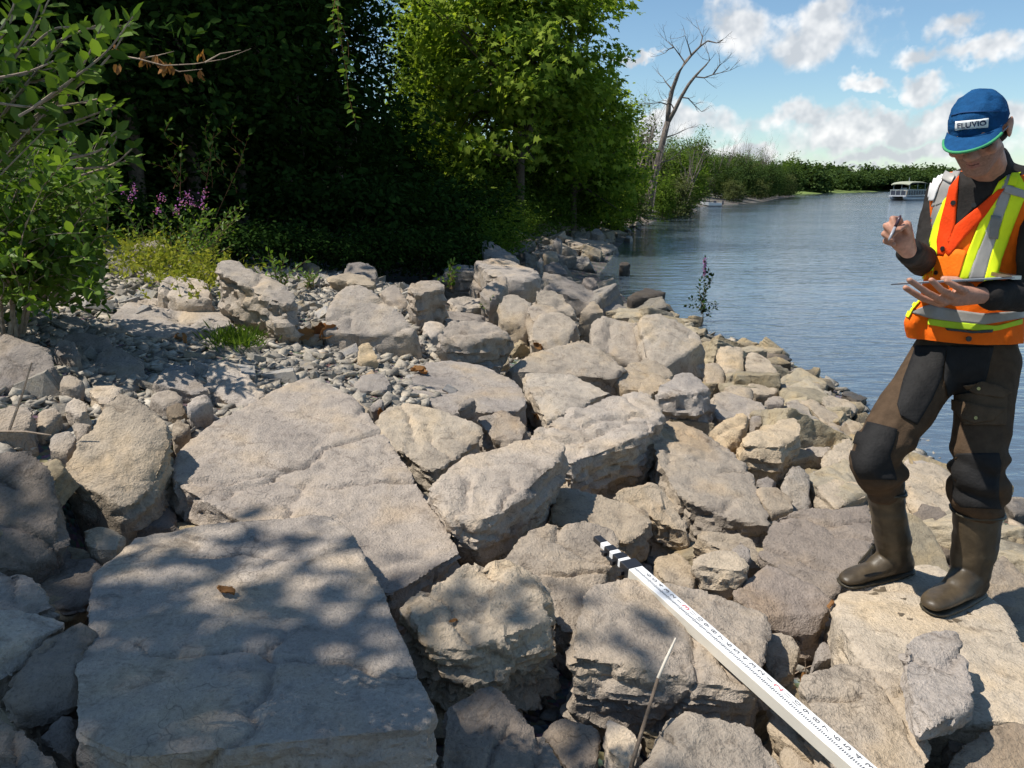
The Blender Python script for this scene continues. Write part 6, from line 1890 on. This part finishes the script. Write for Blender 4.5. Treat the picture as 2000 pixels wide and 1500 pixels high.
    body.materials.append(simple('stubbled_skin', (.33, .175, .12), .6, .3, .25, 120, .4, 260, bdist=.0015))
    body.materials.append(simple('lips', (.36, .15, .11), .45, .4, .1, 60)); body.materials.append(simple('mouth_line', (.16, .06, .045), .6, .2, .1, 60))
    body.polygons.foreach_set('material_index', slot); body.update()
    ob_jack = addw('jacket', jack, M_JACK); ob_vest = addw('vest', vest, M_ORNG); ob_trou = addw('trousers', trou, M_TROU)
    ob_vest['label'] = 'orange safety vest with lime and silver reflective tape'
    obl = addw('boot', bl, M_BOOT); obr = addw('boot', br, M_BOOT)
    addw('sole', sl, M_SOLE, obl); addw('sole', sr, M_SOLE, obr)
    ob_cap = addw('cap', capm, M_CAP); ob_cap['label'] = 'blue cap with green edged brim and white badge'
    addw('hair', hairm, M_HAIR)

    # ---- vest tapes
    P = lambda nm, A, Bq, mt, off=.004: panel(nm, bv_vest, A, Bq, mt, ob_vest, off)
    P('jacket_front', [(1876, 326), (1873, 345), (1870, 400), (1867, 438)], [(1952, 326), (1950, 368), (1900, 412), (1868, 440)], M_JACK, .003)
    P('reflective_tape', [(1880, 330), (1856, 376), (1846, 396)], [(1856, 328), (1832, 376), (1820, 405)], M_SILV)
    P('reflective_tape', [(1846, 396), (1832, 440), (1822, 480)], [(1826, 396), (1816, 440), (1806, 480)], M_SILV, .003)
    P('lime_tape', [(1862, 372), (1846, 430), (1834, 490), (1822, 545)], [(1844, 392), (1826, 440), (1812, 495), (1800, 545)], M_LIME, .006)
    P('white_panel', [(1856, 330), (1836, 366), (1828, 392)], [(1840, 328), (1822, 350), (1814, 392)], M_WHT, .007)
    P('lime_tape', [(1966, 345), (1948, 395), (1929, 445), (1905, 505), (1889, 550)], [(1950, 356), (1926, 402), (1906, 450), (1884, 505), (1868, 550)], M_LIME)
    P('reflective_tape', [(1990, 330), (1974, 380), (1956, 440), (1936, 500), (1923, 550)], [(1964, 345), (1946, 395), (1927, 445), (1903, 505), (1887, 550)], M_SILV)
    P('lime_tape', [(2008, 370), (1980, 436), (1957, 500), (1943, 550)], [(1988, 340), (1954, 440), (1934, 500), (1921, 550)], M_LIME, .005)
    P('shoulder_tape', [(2010, 312), (1990, 345), (1984, 365)], [(1990, 318), (1972, 345), (1966, 362)], M_LIME, .006)
    P('tape_loop', [(1964, 362), (2002, 372)], [(1960, 376), (2000, 388)], M_SILV, .010)
    P('tape_loop', [(1848, 338), (1866, 346)], [(1842, 352), (1860, 360)], M_SILV, .010)
    P('radio_flap', [(1936, 420), (1955, 422)], [(1930, 466), (1948, 467)], simple('grey_flap', (.20, .195, .18), .7), .010)
    P('waist_tape', [(1776, 612), (1812, 594), (1860, 604), (1920, 612), (2002, 606)], [(1764, 606), (1816, 622), (1860, 628), (1920, 634), (2002, 620)], M_SILV)
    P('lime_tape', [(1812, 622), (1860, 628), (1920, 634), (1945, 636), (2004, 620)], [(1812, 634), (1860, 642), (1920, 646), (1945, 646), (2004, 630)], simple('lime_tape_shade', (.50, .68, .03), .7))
    P('side_tape', [(1786, 580), (1770, 598), (1764, 612)], [(1798, 590), (1784, 606), (1776, 622)], M_LIME, .006)
    P('waist_slot', [(1846, 640), (1900, 646), (1938, 643)], [(1850, 645), (1900, 651), (1936, 649)], M_SNAP, .006)
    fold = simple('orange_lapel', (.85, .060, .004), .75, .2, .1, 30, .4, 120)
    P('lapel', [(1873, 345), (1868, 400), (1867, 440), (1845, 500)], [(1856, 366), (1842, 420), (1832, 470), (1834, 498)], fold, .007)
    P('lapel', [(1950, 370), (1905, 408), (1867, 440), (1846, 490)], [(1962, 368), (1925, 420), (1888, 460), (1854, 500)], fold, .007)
    P('pocket', [(1808, 492), (1835, 500), (1870, 486), (1888, 490)], [(1800, 545), (1832, 548), (1862, 548), (1872, 548)], simple('bright_orange_pocket', (1.0, .19, .008), .75, .2, .08, 30, .4, 120), .006)
    for (x, y, rr_) in [(1863, 396, .008), (1902, 401, .008), (1845, 486, .008), (1832, 533, .007), (1890, 661, .009)]:
        disc('snap', bv_vest, x, y, rr_, M_SNAP, ob_vest, .012)
    # ---- trousers details
    K = lambda nm, A, Bq, mt, off=.004: panel(nm, bv_trou, A, Bq, mt, ob_trou, off, 26, 10)
    K('knee_patch', [(1688, 822), (1672, 850), (1662, 885), (1668, 915), (1680, 935)], [(1752, 838), (1748, 860), (1738, 890), (1745, 915), (1750, 938)], M_KNEE_SHADE)
    K('knee_patch', [(1870, 885), (1857, 900), (1862, 940), (1862, 975), (1878, 990)], [(1950, 885), (1955, 905), (1950, 940), (1950, 970), (1955, 995)], M_KNEE_SHADE)
    K('thigh_shade', [(1790, 675), (1765, 740), (1752, 790), (1758, 812)], [(1850, 675), (1838, 740), (1820, 780), (1790, 830)], M_KNEE_SHADE)  # shadow of vest and arms on the thigh, laid on as a black panel
    K('hip_shade', [(1850, 675), (1842, 740), (1850, 775)], [(1940, 676), (1925, 745), (1868, 790)], M_KNEE_SHADE)  # painted shadow below the vest hem, a black panel over the hips
    fl = simple('pocket_cloth', (.105, .068, .040), .85, .15, .2, 30, .5, 160)
    K('cargo_pocket', [(1868, 770), (1866, 800), (1885, 830)], [(1965, 765), (1964, 800), (1962, 830)], fl, .008)
    K('pocket_flap', [(1878, 748), (1890, 760), (1905, 770), (1955, 778)], [(1915, 744), (1930, 750), (1950, 755), (1972, 766)], fl, .014)
    K('pocket_flap', [(1866, 800), (1885, 822), (1905, 828), (1935, 822)], [(1866, 780), (1900, 788), (1930, 795), (1960, 798)], fl, .014)
    for (x, y) in [(1915, 760), (1909, 818)]:
        disc('snap', bv_trou, x, y, .006, M_BRASS, ob_trou, .018)

    # ---- cap brim, trim, badge
    mb = MB(); rows = []; nA = 25
    for i in range(nA):
        t = -1.12 + 2.24 * i / (nA - 1)
        inner = Vector((.084 * math.sin(t), -.010 + .104 * math.cos(t), .034))
        ext = .078 * (math.cos(t * 1.18) ** .75 if math.cos(t * 1.18) > 0 else 0)
        outer = Vector((inner.x * (1 + ext * 1.6), inner.y + ext, .034 - .012 * math.sin(t) ** 2 * 1.2 - ext * .16))
        mid = inner.lerp(outer, .5) + Vector((0, 0, .004 - .006 * math.sin(t) ** 2))
        rows.append((inner, mid, outer))
    for k, dz in ((0, .0), (1, -.003)):
        for i in range(nA):
            for q in rows[i]: mb.v.append(H(q + Vector((0, 0, dz))) - foot)
    for k in (0, 1):
        for i in range(nA - 1):
            for j in (0, 1):
                b = k * nA * 3 + i * 3 + j; mb.f.append((b, b + 3, b + 4, b + 1))
    ob_brim = mb.build('brim', M_CAP, None, (0, 0, 0), True); ob_brim.parent = ob_cap
    tr = MB(); tr.tube([H(q[2]) - foot for q in rows], .0045, 6)
    o = tr.build('brim_edge', M_GRN, None, (0, 0, 0), True); o.parent = ob_brim
    def cap_panel(nm, A, Bq, mt, off, n=16, m_=5):
        o = panel(nm, bv_cap, A, Bq, mt, ob_cap, off, n, m_); return o
    cap_panel('badge', [(1868, 237), (1929, 231)], [(1867, 254), (1929, 248)], simple('white_badge', (.80, .82, .80), .6), .004)
    cap_panel('front_seam', [(1852, 226), (1880, 219), (1915, 217), (1950, 217)], [(1852, 228), (1880, 221), (1915, 219), (1950, 219)], simple('dark_blue_seam', (.006, .045, .14), .8), .002)
    # badge lettering laid on the badge
    tx = bpy.data.curves.new('letters', 'FONT'); tx.body = 'FLUVIO'; tx.size = 1.0; tx.align_x = 'CENTER'; tx.align_y = 'CENTER'; tx.offset = .018; tx.space_character = 1.02
    to = bpy.data.objects.new('tmp_text', tx); C.objects.link(to)
    dg = bpy.context.evaluated_depsgraph_get(); dg.update()
    tm = bpy.data.meshes.new_from_object(to.evaluated_get(dg), depsgraph=dg); bpy.data.objects.remove(to)
    co = get_co(tm); mn, mx = co.min(0), co.max(0)
    w = []
    for c in co:
        a = (c[0] - mn[0]) / (mx[0] - mn[0]); b = (c[1] - mn[1]) / (mx[1] - mn[1])
        x = 1873.2 + a * 50.5; y = 249.4 - a * 5.3 - b * 10.6
        hit = bv_cap.ray_cast(CAM, px_dir(x, y).normalized())
        pt = (hit[0] + hit[1] * .0085) if hit[0] else Vector(pj(x, y, 2.5))
        w.append(pt - foot)
    set_co(tm, np.array([tuple(v) for v in w])); tm.materials.clear(); tm.materials.append(M_TEXT)
    o = bpy.data.objects.new('lettering', tm); C.objects.link(o); o.parent = ob_cap
    # glasses
    g = MB(); 
    for sx in (-1, 1):
        ring = [H(Vector((sx * (.034 + .027 * math.cos(t)), .096 - .012 * abs(math.cos(t)), .006 + .017 * math.sin(t)))) - foot for t in np.linspace(0, 2 * math.pi, 13)[:-1]]
        g.prism(ring, -f * .004)
    gl = g.build('glasses', M_LENS); gl.parent = root
    g2 = MB()
    for sx in (-1, 1):
        g2.tube([H(Vector((sx * .060, .085, .010))) - foot, H(Vector((sx * .080, .02, .012))) - foot, H(Vector((sx * .082, -.02, .008))) - foot], .0025, 5)
    g2.tube([H(Vector((-.010, .104, .008))) - foot, H(Vector((.010, .104, .008))) - foot], .0022, 5)
    o = g2.build('temple', simple('clear_frame', (.30, .29, .27), .3), None); o.parent = gl
    # collar of the jacket
    for side in ([(1874, 330), (1880, 352), (1900, 385)], [(1948, 330), (1942, 358), (1915, 392)]):
        pass
    for ob_, (x, y, Y, rad) in ((obl, (1728, 958, 2.745, .071)), (obr, (1909, 998, 2.683, .086))):
        c = Vector(pj(x, y, Y)); m_ = MB()
        m_.tube([c + Vector((math.cos(t) * rad, math.sin(t) * rad, .004 * math.sin(3 * t))) - foot for t in np.linspace(0, 2 * math.pi, 25)], .006, 6, False)
        o = m_.build('boot_rim', M_SOLE, None, (0, 0, 0), True); o.parent = ob_
    # boot lace strap at the front of the left boot
    st = MB(); st.tube([Vector(pj(1706, 1066, 2.77)) - foot, Vector(pj(1692, 1084, 2.765)) - foot, Vector(pj(1676, 1101, 2.76)) - foot], [.004, .005, .003], 5)
    o = st.build('boot_strap', M_SOLE); o.parent = obl

    # ---- things held
    M_PEN = simple('dark_pen', (.06, .03, .04), .3, .5, .1, 20); M_PENG = simple('grey_pen_grip', (.30, .30, .32), .3, .5, .1, 20)
    a = Vector(pj(1759, 421, 2.462)); b = Vector(pj(1735, 471, 2.445)); q = a.lerp(b, .45)
    pe = empty('pen', b); tag(pe, 'thin dark pen held in the raised hand', 'pen')
    m1 = MB(); m1.tube([a, a.lerp(q, .3), q], [.0035, .0048, .0048], 8); m1.build('barrel', M_PEN, pe, b, True)
    m1 = MB(); m1.tube([q, q.lerp(b, .8), b], [.0046, .004, .001], 8); m1.build('grip', M_PENG, pe, b, True)
    nl = Vector(pj(1740, 557, 2.44)); nr = Vector(pj(1982, 544, 2.44)); ex = (nr - nl).normalized(); dep = px_dir(1860, 551).normalized(); dep.z += .003; dep.normalize()
    cl = empty('clipboard', nl); tag(cl, 'thin clipboard held level in front of the vest', 'clipboard')
    up = ex.cross(dep).normalized()
    W = (nr - nl).length
    m1 = MB(); m1.prism([nl, nr, nr + dep * .23, nl + dep * .23], up * .004); m1.build('board', simple('brushed_board', (.22, .22, .23), .3, .5, .1, 20, metal=.6), cl, nl)
    m1 = MB(); m1.prism([nl + ex * .02 + up * .0045 + dep * .008, nr - ex * .04 + up * .0045 + dep * .008, nr - ex * .04 + up * .0045 + dep * .22, nl + ex * .02 + up * .0045 + dep * .22], up * .002); m1.build('paper', simple('white_paper', (.70, .70, .68), .8, .1, .03), cl, nl)
    m1 = MB(); m1.box(nr + dep * .115 - ex * .02 + up * .010, .03, .11, .012, None); m1.build('clip', simple('steel_clip', (.5, .5, .5), .3, .6, .1, 20, metal=1), cl, nl)


build_person()
# ------------------------------------------------------------------ levelling staff, stick, leaves, boats
bpy.context.view_layer.update()
DG = bpy.context.evaluated_depsgraph_get()


def hit_px(px, py):
    d = px_dir(px, py).normalized()
    ok, loc, no, idx, ob, mw = scene.ray_cast(DG, CAM, d)
    return (loc, no, ob) if ok else (None, None, None)


def text_mesh(body, size, offset=0.0):
    tx = bpy.data.curves.new('text', 'FONT'); tx.body = body; tx.size = size; tx.align_x = 'CENTER'; tx.align_y = 'CENTER'; tx.offset = offset
    to = bpy.data.objects.new('tmp_text', tx); C.objects.link(to)
    dg = bpy.context.evaluated_depsgraph_get(); dg.update()
    tm = bpy.data.meshes.new_from_object(to.evaluated_get(dg), depsgraph=dg)
    bpy.data.objects.remove(to)
    return tm


def build_staff():
    tip_px, end_px = (1166, 1042), (1716, 1522)
    hits = []
    for k in range(41):
        t = k / 40; x = tip_px[0] + (end_px[0] - tip_px[0]) * t; y = tip_px[1] + (end_px[1] - tip_px[1]) * t
        loc, no, ob = hit_px(x, y)
        hits.append((x, y, (loc - CAM).length if loc is not None else 9.0))
    lift = .05
    h0 = min(h[2] for h in hits[:3]); h1 = min(h[2] for h in hits[-5:])
    for _ in range(40):
        A = CAM + px_dir(*tip_px).normalized() * (h0 - lift); B = CAM + px_dir(*end_px).normalized() * (h1 - lift)
        bad = 0
        for (x, y, th) in hits:
            d = px_dir(x, y).normalized(); n = d.cross(B - A)
            # closest point of the staff line to this ray
            ab = B - A; w = A - CAM; a_, b_, c_ = ab.dot(ab), ab.dot(d), 1.0
            s = (b_ * d.dot(w) - ab.dot(w)) / (a_ - b_ * b_)
            tt = (A + ab * s - CAM).length
            if tt > th - .035: bad += 1
        if bad <= 2: break
        lift += .012
    ax = (A - B).normalized()          # towards the tip
    up = (Vector((0, 0, 1)) - ax * ax.z).normalized()
    sd = ax.cross(up).normalized()     # across the face
    if sd.x < 0: sd = -sd
    L_ = (B - A).length
    M_W = simple('white_enamel', (.74, .735, .72), .4, .5, .10, 9); M_K = simple('black_plastic', (.018, .018, .02), .4, .5, .1, 20)
    M_R = simple('red_print', (.58, .14, .16), .5, .3, .05); M_T = simple('black_print', (.10, .10, .105), .6, .3, .05)
    M_C = simple('cream_side', (.60, .55, .46), .45, .4, .06, 8)
    root = empty('levelling_staff', A); tag(root, 'white telescopic levelling staff with black end caps lying across the rocks', 'levelling staff')
    M3 = Matrix((sd, ax, up)).transposed()
    W, D = .060, .040

    def seg(name, s0, s1, w, d, mat):
        c = A - ax * ((s0 + s1) / 2); mb = MB(); mb.box(c - up * (D / 2), w, s1 - s0, d, M3); o = mb.build(name, mat, root, A)
        bm = bmesh.new(); bm.from_mesh(o.data); bmesh.ops.bevel(bm, geom=list(bm.edges), offset=.002, segments=1, affect='EDGES'); bm.to_mesh(o.data); bm.free()
        return o
    # length of the capped end in metres, from its picture length
    def s_at(px, py):
        d = px_dir(px, py).normalized(); ab = B - A; w = A - CAM
        s = (ab.dot(d) * d.dot(w) - ab.dot(w)) / (ab.dot(ab) - ab.dot(d) ** 2); return s * L_
    sc = s_at(1240, 1104)
    fr = [(0, .20, .56, 'k'), (.20, .33, .54, 'w'), (.33, .47, .68, 'k'), (.47, .58, .66, 'w'), (.58, .72, .81, 'k'), (.72, .82, .79, 'w'), (.82, 1.04, 1.10, 'k')]
    for a, b, w, k in fr:
        o = seg('end_cap' if k == 'k' else 'inner_section', sc * a, sc * b, W * w, D * w * (1.02 if k == 'k' else 1), M_K if k == 'k' else M_W)
        if k == 'k' and a > 0:
            mb = MB(); mb.box(A - ax * (sc * (a + b) / 2 - .004) - sd * (W * w * .5 + .006) - up * (D * .75), .014, .018, .016, M3)
            q = mb.build('lock_button', M_K); q.parent = o; q.location = -A
            q.matrix_parent_inverse = Matrix.Identity(4)
    seg('outer_section', sc * 1.0, L_, W, D, M_W)
    mb = MB(); mb.box(A - ax * ((sc * 1.04 + L_) / 2) - sd * (W / 2 + .0008) - up * (D / 2), .0016, L_ - sc * 1.04, D * .93, M3); mb.build('side_strip', M_C, root, A)
    # numerals in feet and inches
    s3, s2 = s_at(1341, 1179), s_at(1520, 1337); pitch = (s2 - s3) / 12.0
    cache = {}
    seq = ['6', '5', '4', '3', '2', '1', '3r', '11', '10', '9', '8', '7', '6', '5', '4', '3', '2', '1', '2r', '11', '10', '9', '8', '7', '6', '5', '4', '3', '2', '1']
    for i, ch in enumerate(seq):
        s = s3 + (i - 6) * pitch
        if s > L_ - .01: break
        red = ch.endswith('r'); body = ch.rstrip('r')
        if (body, red) not in cache:
            tm = text_mesh(body, 1.0, .0); co = get_co(tm); mn, mx = co.min(0), co.max(0)
            co = (co - (mn + mx) / 2) / (mx - mn + 1e-6)
            wd = {'1': .0028, '11': .010, '10': .017}.get(body, .0125) * (1.1 if red else 1); ht = pitch * (.82 if red else .60)
            co = np.stack([co[:, 0] * wd, co[:, 1] * ht, co[:, 2] * 0], 1); set_co(tm, co)
            tm.materials.clear(); tm.materials.append(M_R if red else M_T); cache[(body, red)] = tm
        o = bpy.data.objects.new('numeral', cache[(body, red)]); C.objects.link(o); o.parent = root
        mw = Matrix.Translation(A - ax * s + sd * (W * .22) + up * .0012 - A) @ M3.to_4x4(); o.matrix_local = mw
    mb = MB(); n = int((L_ - sc * 1.06) / (pitch / 5))
    for k in range(n):
        s = sc * 1.07 + k * pitch / 5; w = .012 if k % 5 == 2 else .008
        c = A - ax * s - sd * (W * .12) + up * .0012
        mb.poly([c - sd * w / 2 - ax * .0013, c + sd * w / 2 - ax * .0013, c + sd * w / 2 + ax * .0013, c - sd * w / 2 + ax * .0013])
    o = mb.build('graduation', M_T, root, A); o['kind'] = 'stuff'


build_staff()


def build_litter():
    rg = np.random.default_rng(8)
    # dry stick
    b = on_bank(1232, 1500, -.02)
    pts = [b, at_y(1262, 1400, b.y + .10), at_y(1285, 1325, b.y + .17), at_y(1300, 1290, b.y + .2), at_y(1320, 1246, b.y + .24)]
    for k, q in enumerate(pts):                      # keep it in front of the rock behind
        x, y = to_px(q); loc, no, ob = hit_px(x, y)
        if loc is not None and (loc - CAM).length < (q - CAM).length + .02:
            pts[k] = CAM + px_dir(x, y).normalized() * ((loc - CAM).length - .035)
    M_PALE = simple('peeled_wood', (.62, .55, .45), .8, .2, .2, 40)
    e = empty('dry_stick', pts[0]); tag(e, 'dry stick with a peeled white tip standing among the front rocks', 'stick')
    m = MB(); m.tube(pts[:3], [.0060, .0056, .0050], 7); m.build('bark', M_BARK, e, pts[0], True)
    m = MB(); m.tube(pts[2:], [.0050, .0046, .0028], 7); m.build('peeled_tip', M_PALE, e, pts[0], True)

    def dry_leaf(px, py, size, label, n=1, mat=L_DRY):
        loc, no, ob = hit_px(px, py)
        if loc is None: return
        V, F = [], []
        for k in range(n):
            ang = rg.random() * 6.28; c = loc + no * .006 + Vector((rg.normal(), rg.normal(), 0)) * size * .35 * (n > 1)
            a = no.orthogonal().normalized(); b = no.cross(a); X = a * math.cos(ang) + b * math.sin(ang); Y = no.cross(X)
            nu, nv = 9, 5; base = len(V)
            for i in range(nu):
                t = i / (nu - 1)
                wd = .36 * math.sin(math.pi * min(t * .92 + .06, 1)) ** .8 * (1 + .18 * math.sin(i * 2.6))
                for j in range(nv):
                    q = (j / (nv - 1) - .5) * 2
                    V.append(c + X * (t - .5) * size + Y * q * wd * size * .8 + no * (abs(q) ** 1.6 * .20 + .12 * math.sin(t * 3.0 + 1) ** 2 + .02 * rg.random()) * size)
            for i in range(nu - 1):
                for j in range(nv - 1):
                    p = base + i * nv + j; F.append((p, p + nv, p + nv + 1, p + 1))
        o = mesh_np('dry_leaf', [tuple(v) for v in V], F, mat, None, tuple(loc), True); tag(o, label, 'leaf')
        md = o.modifiers.new('thick', 'SOLIDIFY'); md.thickness = .0012
    dry_leaf(440, 1162, .060, 'curled brown leaf on the dappled front slab')
    dry_leaf(885, 1218, .026, 'tiny brown leaf on the pitted cream boulder')
    dry_leaf(820, 726, .11, 'crumpled rust brown leaf beside the broad grey slab', 2)
    dry_leaf(606, 655, .16, 'clump of dry orange leaves on the gravel by the pyramid boulder', 4)
    dry_leaf(1052, 808, .10, 'orange leaf sliver behind the central pale slab')
    dry_leaf(740, 808, .07, 'orange brown leaf at the corner of the diamond slab')
    dry_leaf(1050, 676, .10, 'small orange leaf right of the prominent brown block')
    dry_leaf(1628, 1186, .045, 'orange leaf stuck in the crack below the left boot')
    dry_leaf(345, 660, .08, 'dry reddish leaf on the shaded gravel', 2)
    # sprig with two hanging dry leaves
    loc, no, ob = hit_px(1572, 1290)
    if loc is not None:
        Y = loc.y - .03; e = empty('dry_sprig', loc); tag(e, 'grey sprig with two hanging dry leaves at the edge of the tan boulder', 'sprig')
        m = MB(); m.tube([at_y(1550, 1317, Y), at_y(1572, 1305, Y), at_y(1600, 1295, Y)], [.0022, .0025, .0012], 5); m.tube([at_y(1572, 1282, Y), at_y(1574, 1310, Y), at_y(1577, 1335, Y - .01)], [.0012, .002, .0014], 5)
        m.build('stem', M_TWIG, e, loc)
        for (x0, y0, x1, y1, w) in [(1571, 1312, 1565, 1338, .010), (1577, 1334, 1582, 1364, .015)]:
            a = at_y(x0, y0, Y - .012); b2 = at_y(x1, y1, Y - .02); V = []; F = []
            for i in range(8):
                t = i / 7; c = a.lerp(b2, t); ww = w * math.sin(math.pi * min(.1 + t * .88, 1)) ** .7
                for j in (-1, 0, 1): V.append(tuple(c + Vector((ww * j, -.006 * (1 - abs(j)) + .003 * math.sin(i * 2), 0))))
            for i in range(7):
                for j in range(2): p = i * 3 + j; F.append((p, p + 3, p + 4, p + 1))
            o = mesh_np('leaf', V, F, L_DRY, e, tuple(loc), True)
    # wet drips on the cream slab
    slab = None
    for o, cen, size in ROCK_OBJS:
        if 'cream slab the person' in o['label']: slab = o
    M_DRIP = simple('wet_stone', (.12, .092, .06), .5, .4, .3, 40, .5, 90)
    for (px, py, r_) in [(1717, 1152, .020), (1708, 1160, .012), (1765, 1170, .008), (1760, 1200, .010), (1778, 1210, .008), (1868, 1212, .012), (1890, 1198, .010), (1855, 1214, .007), (1692, 1150, .006)]:
        loc, no, ob = hit_px(px, py)
        if ob is None or ob.name != slab.name: continue
        ring = []
        bt = None
        k = 14
        for i in range(k):
            an = 2 * math.pi * i / k; rr = r_ * (1 + .5 * math.sin(an * 3 + px) * .5 + .25 * rg.normal() * .6)
            q = loc + Vector((math.cos(an) * rr * 1.25, math.sin(an) * rr, .05))
            ok, l2, n2, ix, ob2, mw = scene.ray_cast(DG, q, Vector((0, 0, -1)))
            ring.append((l2 if ok and ob2.name == slab.name else loc) + Vector((0, 0, .0012)))
        V = [tuple(loc + no * .002)] + [tuple(v) for v in ring]; F = [(0, 1 + i, 1 + (i + 1) % k) for i in range(k)]
        mesh_np('wet_patch', V, F, M_DRIP, slab, tuple(slab.location), True)


build_litter()


def build_boats():
    M_ALU = simple('dull_aluminium', (.42, .43, .45), .4, .5, .1, 2); M_NAVY = simple('dark_hull', (.03, .035, .05), .5, .4, .2, 2)
    M_CAN = simple('canvas_canopy', (.34, .35, .26), .8, .2, .08, 2); M_RAIL = simple('pale_rail', (.40, .44, .44), .5, .4, .05, 2); M_SEAT = simple('cream_seats', (.42, .36, .28), .7, .3, .08, 2)
    c = at_z(1773, 391, 0.0); sc = c.y / 118.0
    rot = Matrix.Rotation(math.radians(-142), 3, 'Z')
    e = empty('pontoon_boat', (c.x, c.y, 0)); tag(e, 'canopied pontoon boat out on the river', 'boat')
    def W(p): p = rot @ (Vector(p) * sc); return p
    def box(name, cx, cy, cz, sx, sy, sz, mat, par=e):
        mb = MB(); mb.box(W((cx, cy, cz)), sx * sc, sy * sc, sz * sc, rot); o = mb.build(name, mat); o.parent = par; return o
    for sy in (-1, 1):
        m = MB(); m.tube([W((-2.9, sy * .95, .22)), W((2.3, sy * .95, .22)), W((2.9, sy * .95, .35)), W((3.3, sy * .95, .62))], [.30 * sc, .30 * sc, .24 * sc, .06 * sc], 10); o = m.build('pontoon', M_ALU, None, (0, 0, 0), True); o.parent = e
    box('deck', 0, 0, .62, 6.2, 2.5, .14, M_ALU); box('stern_skirt', -2.95, 0, .34, .2, 2.2, .42, M_NAVY)
    for sy in (-1, 1):
        o = box('side_panel', .1, sy * 1.2, 1.02, 5.4, .05, .56, M_NAVY)
        for k in range(8): box('rail_post', -2.5 + k * .74, sy * 1.24, 1.05, .06, .05, .72, M_RAIL, o)
        box('top_rail', .1, sy * 1.22, 1.42, 5.6, .06, .07, M_RAIL, o)
    for cx in (-2.85, 2.95):
        o = box('end_panel', cx, 0, 1.02, .05, 2.3, .56, M_NAVY if cx > 0 else M_ALU)
        for k in range(4): box('rail_post', cx, -1.1 + k * .73, 1.05, .06, .06, .72, M_RAIL, o)
        box('top_rail', cx, 0, 1.42, .07, 2.4, .07, M_RAIL, o)
    for (cx, cy) in ((-1.8, .7), (-1.8, -.7), (1.6, .75), (1.6, -.75)): box('seat', cx, cy, 1.15, 1.3, .7, .75, M_SEAT)
    box('console', .3, -.6, 1.25, .6, .6, .95, M_RAIL)
    for cx in (-2.4, -.2, 2.1):
        for sy in (-1, 1):
            m = MB(); m.tube([W((cx, sy * 1.15, 1.0)), W((cx + .1, sy * 1.12, 2.45))], .035 * sc, 6); o = m.build('canopy_post', M_RAIL); o.parent = e
    V = []; F = []; nx, ny = 15, 7
    for lay in (0, 1):
        for i in range(nx):
            for j in range(ny):
                x = -2.9 + 5.6 * i / (nx - 1); y = -1.3 + 2.6 * j / (ny - 1)
                z = 2.62 - .05 * (x / 2.8) ** 2 - .30 * max(0, (x - 1.6) / 1.1) ** 2 - .12 * max(0, (-x - 2.3) / .6) ** 2 - .14 * (y / 1.3) ** 2 - lay * .07
                V.append(tuple(W((x, y, z))))
    for lay in (0, 1):
        for i in range(nx - 1):
            for j in range(ny - 1): p = lay * nx * ny + i * ny + j; F.append((p, p + ny, p + ny + 1, p + 1))
    o = mesh_np('canopy', V, F, M_CAN, None, (0, 0, 0), True); o.parent = e
    m = MB(); m.tube([W((.2, 0, 2.6)), W((.2, 0, 3.15))], [.05 * sc, .02 * sc], 6); o = m.build('mast', M_RAIL); o.parent = e
    # small white motorboat by the shore
    c = at_z(1390, 403, 0.0); e2 = empty('motor_boat', (c.x, c.y, 0)); tag(e2, 'small white motorboat moored at the headland', 'boat')
    sc2 = c.y / 85.0; rot2 = Matrix.Rotation(math.radians(166), 3, 'Z'); M_HULL = simple('white_gelcoat', (.82, .82, .82), .3, .5, .03, 2)
    st = [(-1.0, .46, .02, .34), (-.4, .50, .0, .36), (.3, .46, .02, .40), (.8, .28, .12, .45), (1.15, .03, .34, .48)]
    V = []; F = []
    for x, hw, zb, zt in st:
        for (y, z) in ((-hw, zt), (-hw * .8, zb + .08), (0, zb - .08), (hw * .8, zb + .08), (hw, zt)): V.append(tuple(rot2 @ (Vector((x, y, z)) * sc2 * 1.0)))
    for i in range(len(st) - 1):
        for j in range(4): p = i * 5 + j; F.append((p, p + 5, p + 6, p + 1))
        F.append((i * 5 + 4, i * 5 + 9, i * 5 + 5, i * 5))
    F.append((0, 1, 2, 3, 4))
    o = mesh_np('hull', V, F, M_HULL, None, (0, 0, 0), False); o.parent = e2
    bm = bmesh.new(); bm.from_mesh(o.data); bmesh.ops.recalc_face_normals(bm, faces=bm.faces); bm.to_mesh(o.data); bm.free()
    def box2(name, cx, cy, cz, sx, sy, sz, mat):
        mb = MB(); mb.box(rot2 @ (Vector((cx, cy, cz)) * sc2), sx * sc2, sy * sc2, sz * sc2, rot2); q = mb.build(name, mat); q.parent = e2
    box2('windscreen', .25, 0, .52, .05, .7, .22, M_NAVY); box2('seat', -.3, 0, .46, .3, .6, .2, M_NAVY); box2('outboard_motor', -1.1, 0, .38, .16, .2, .4, M_NAVY)


build_boats()
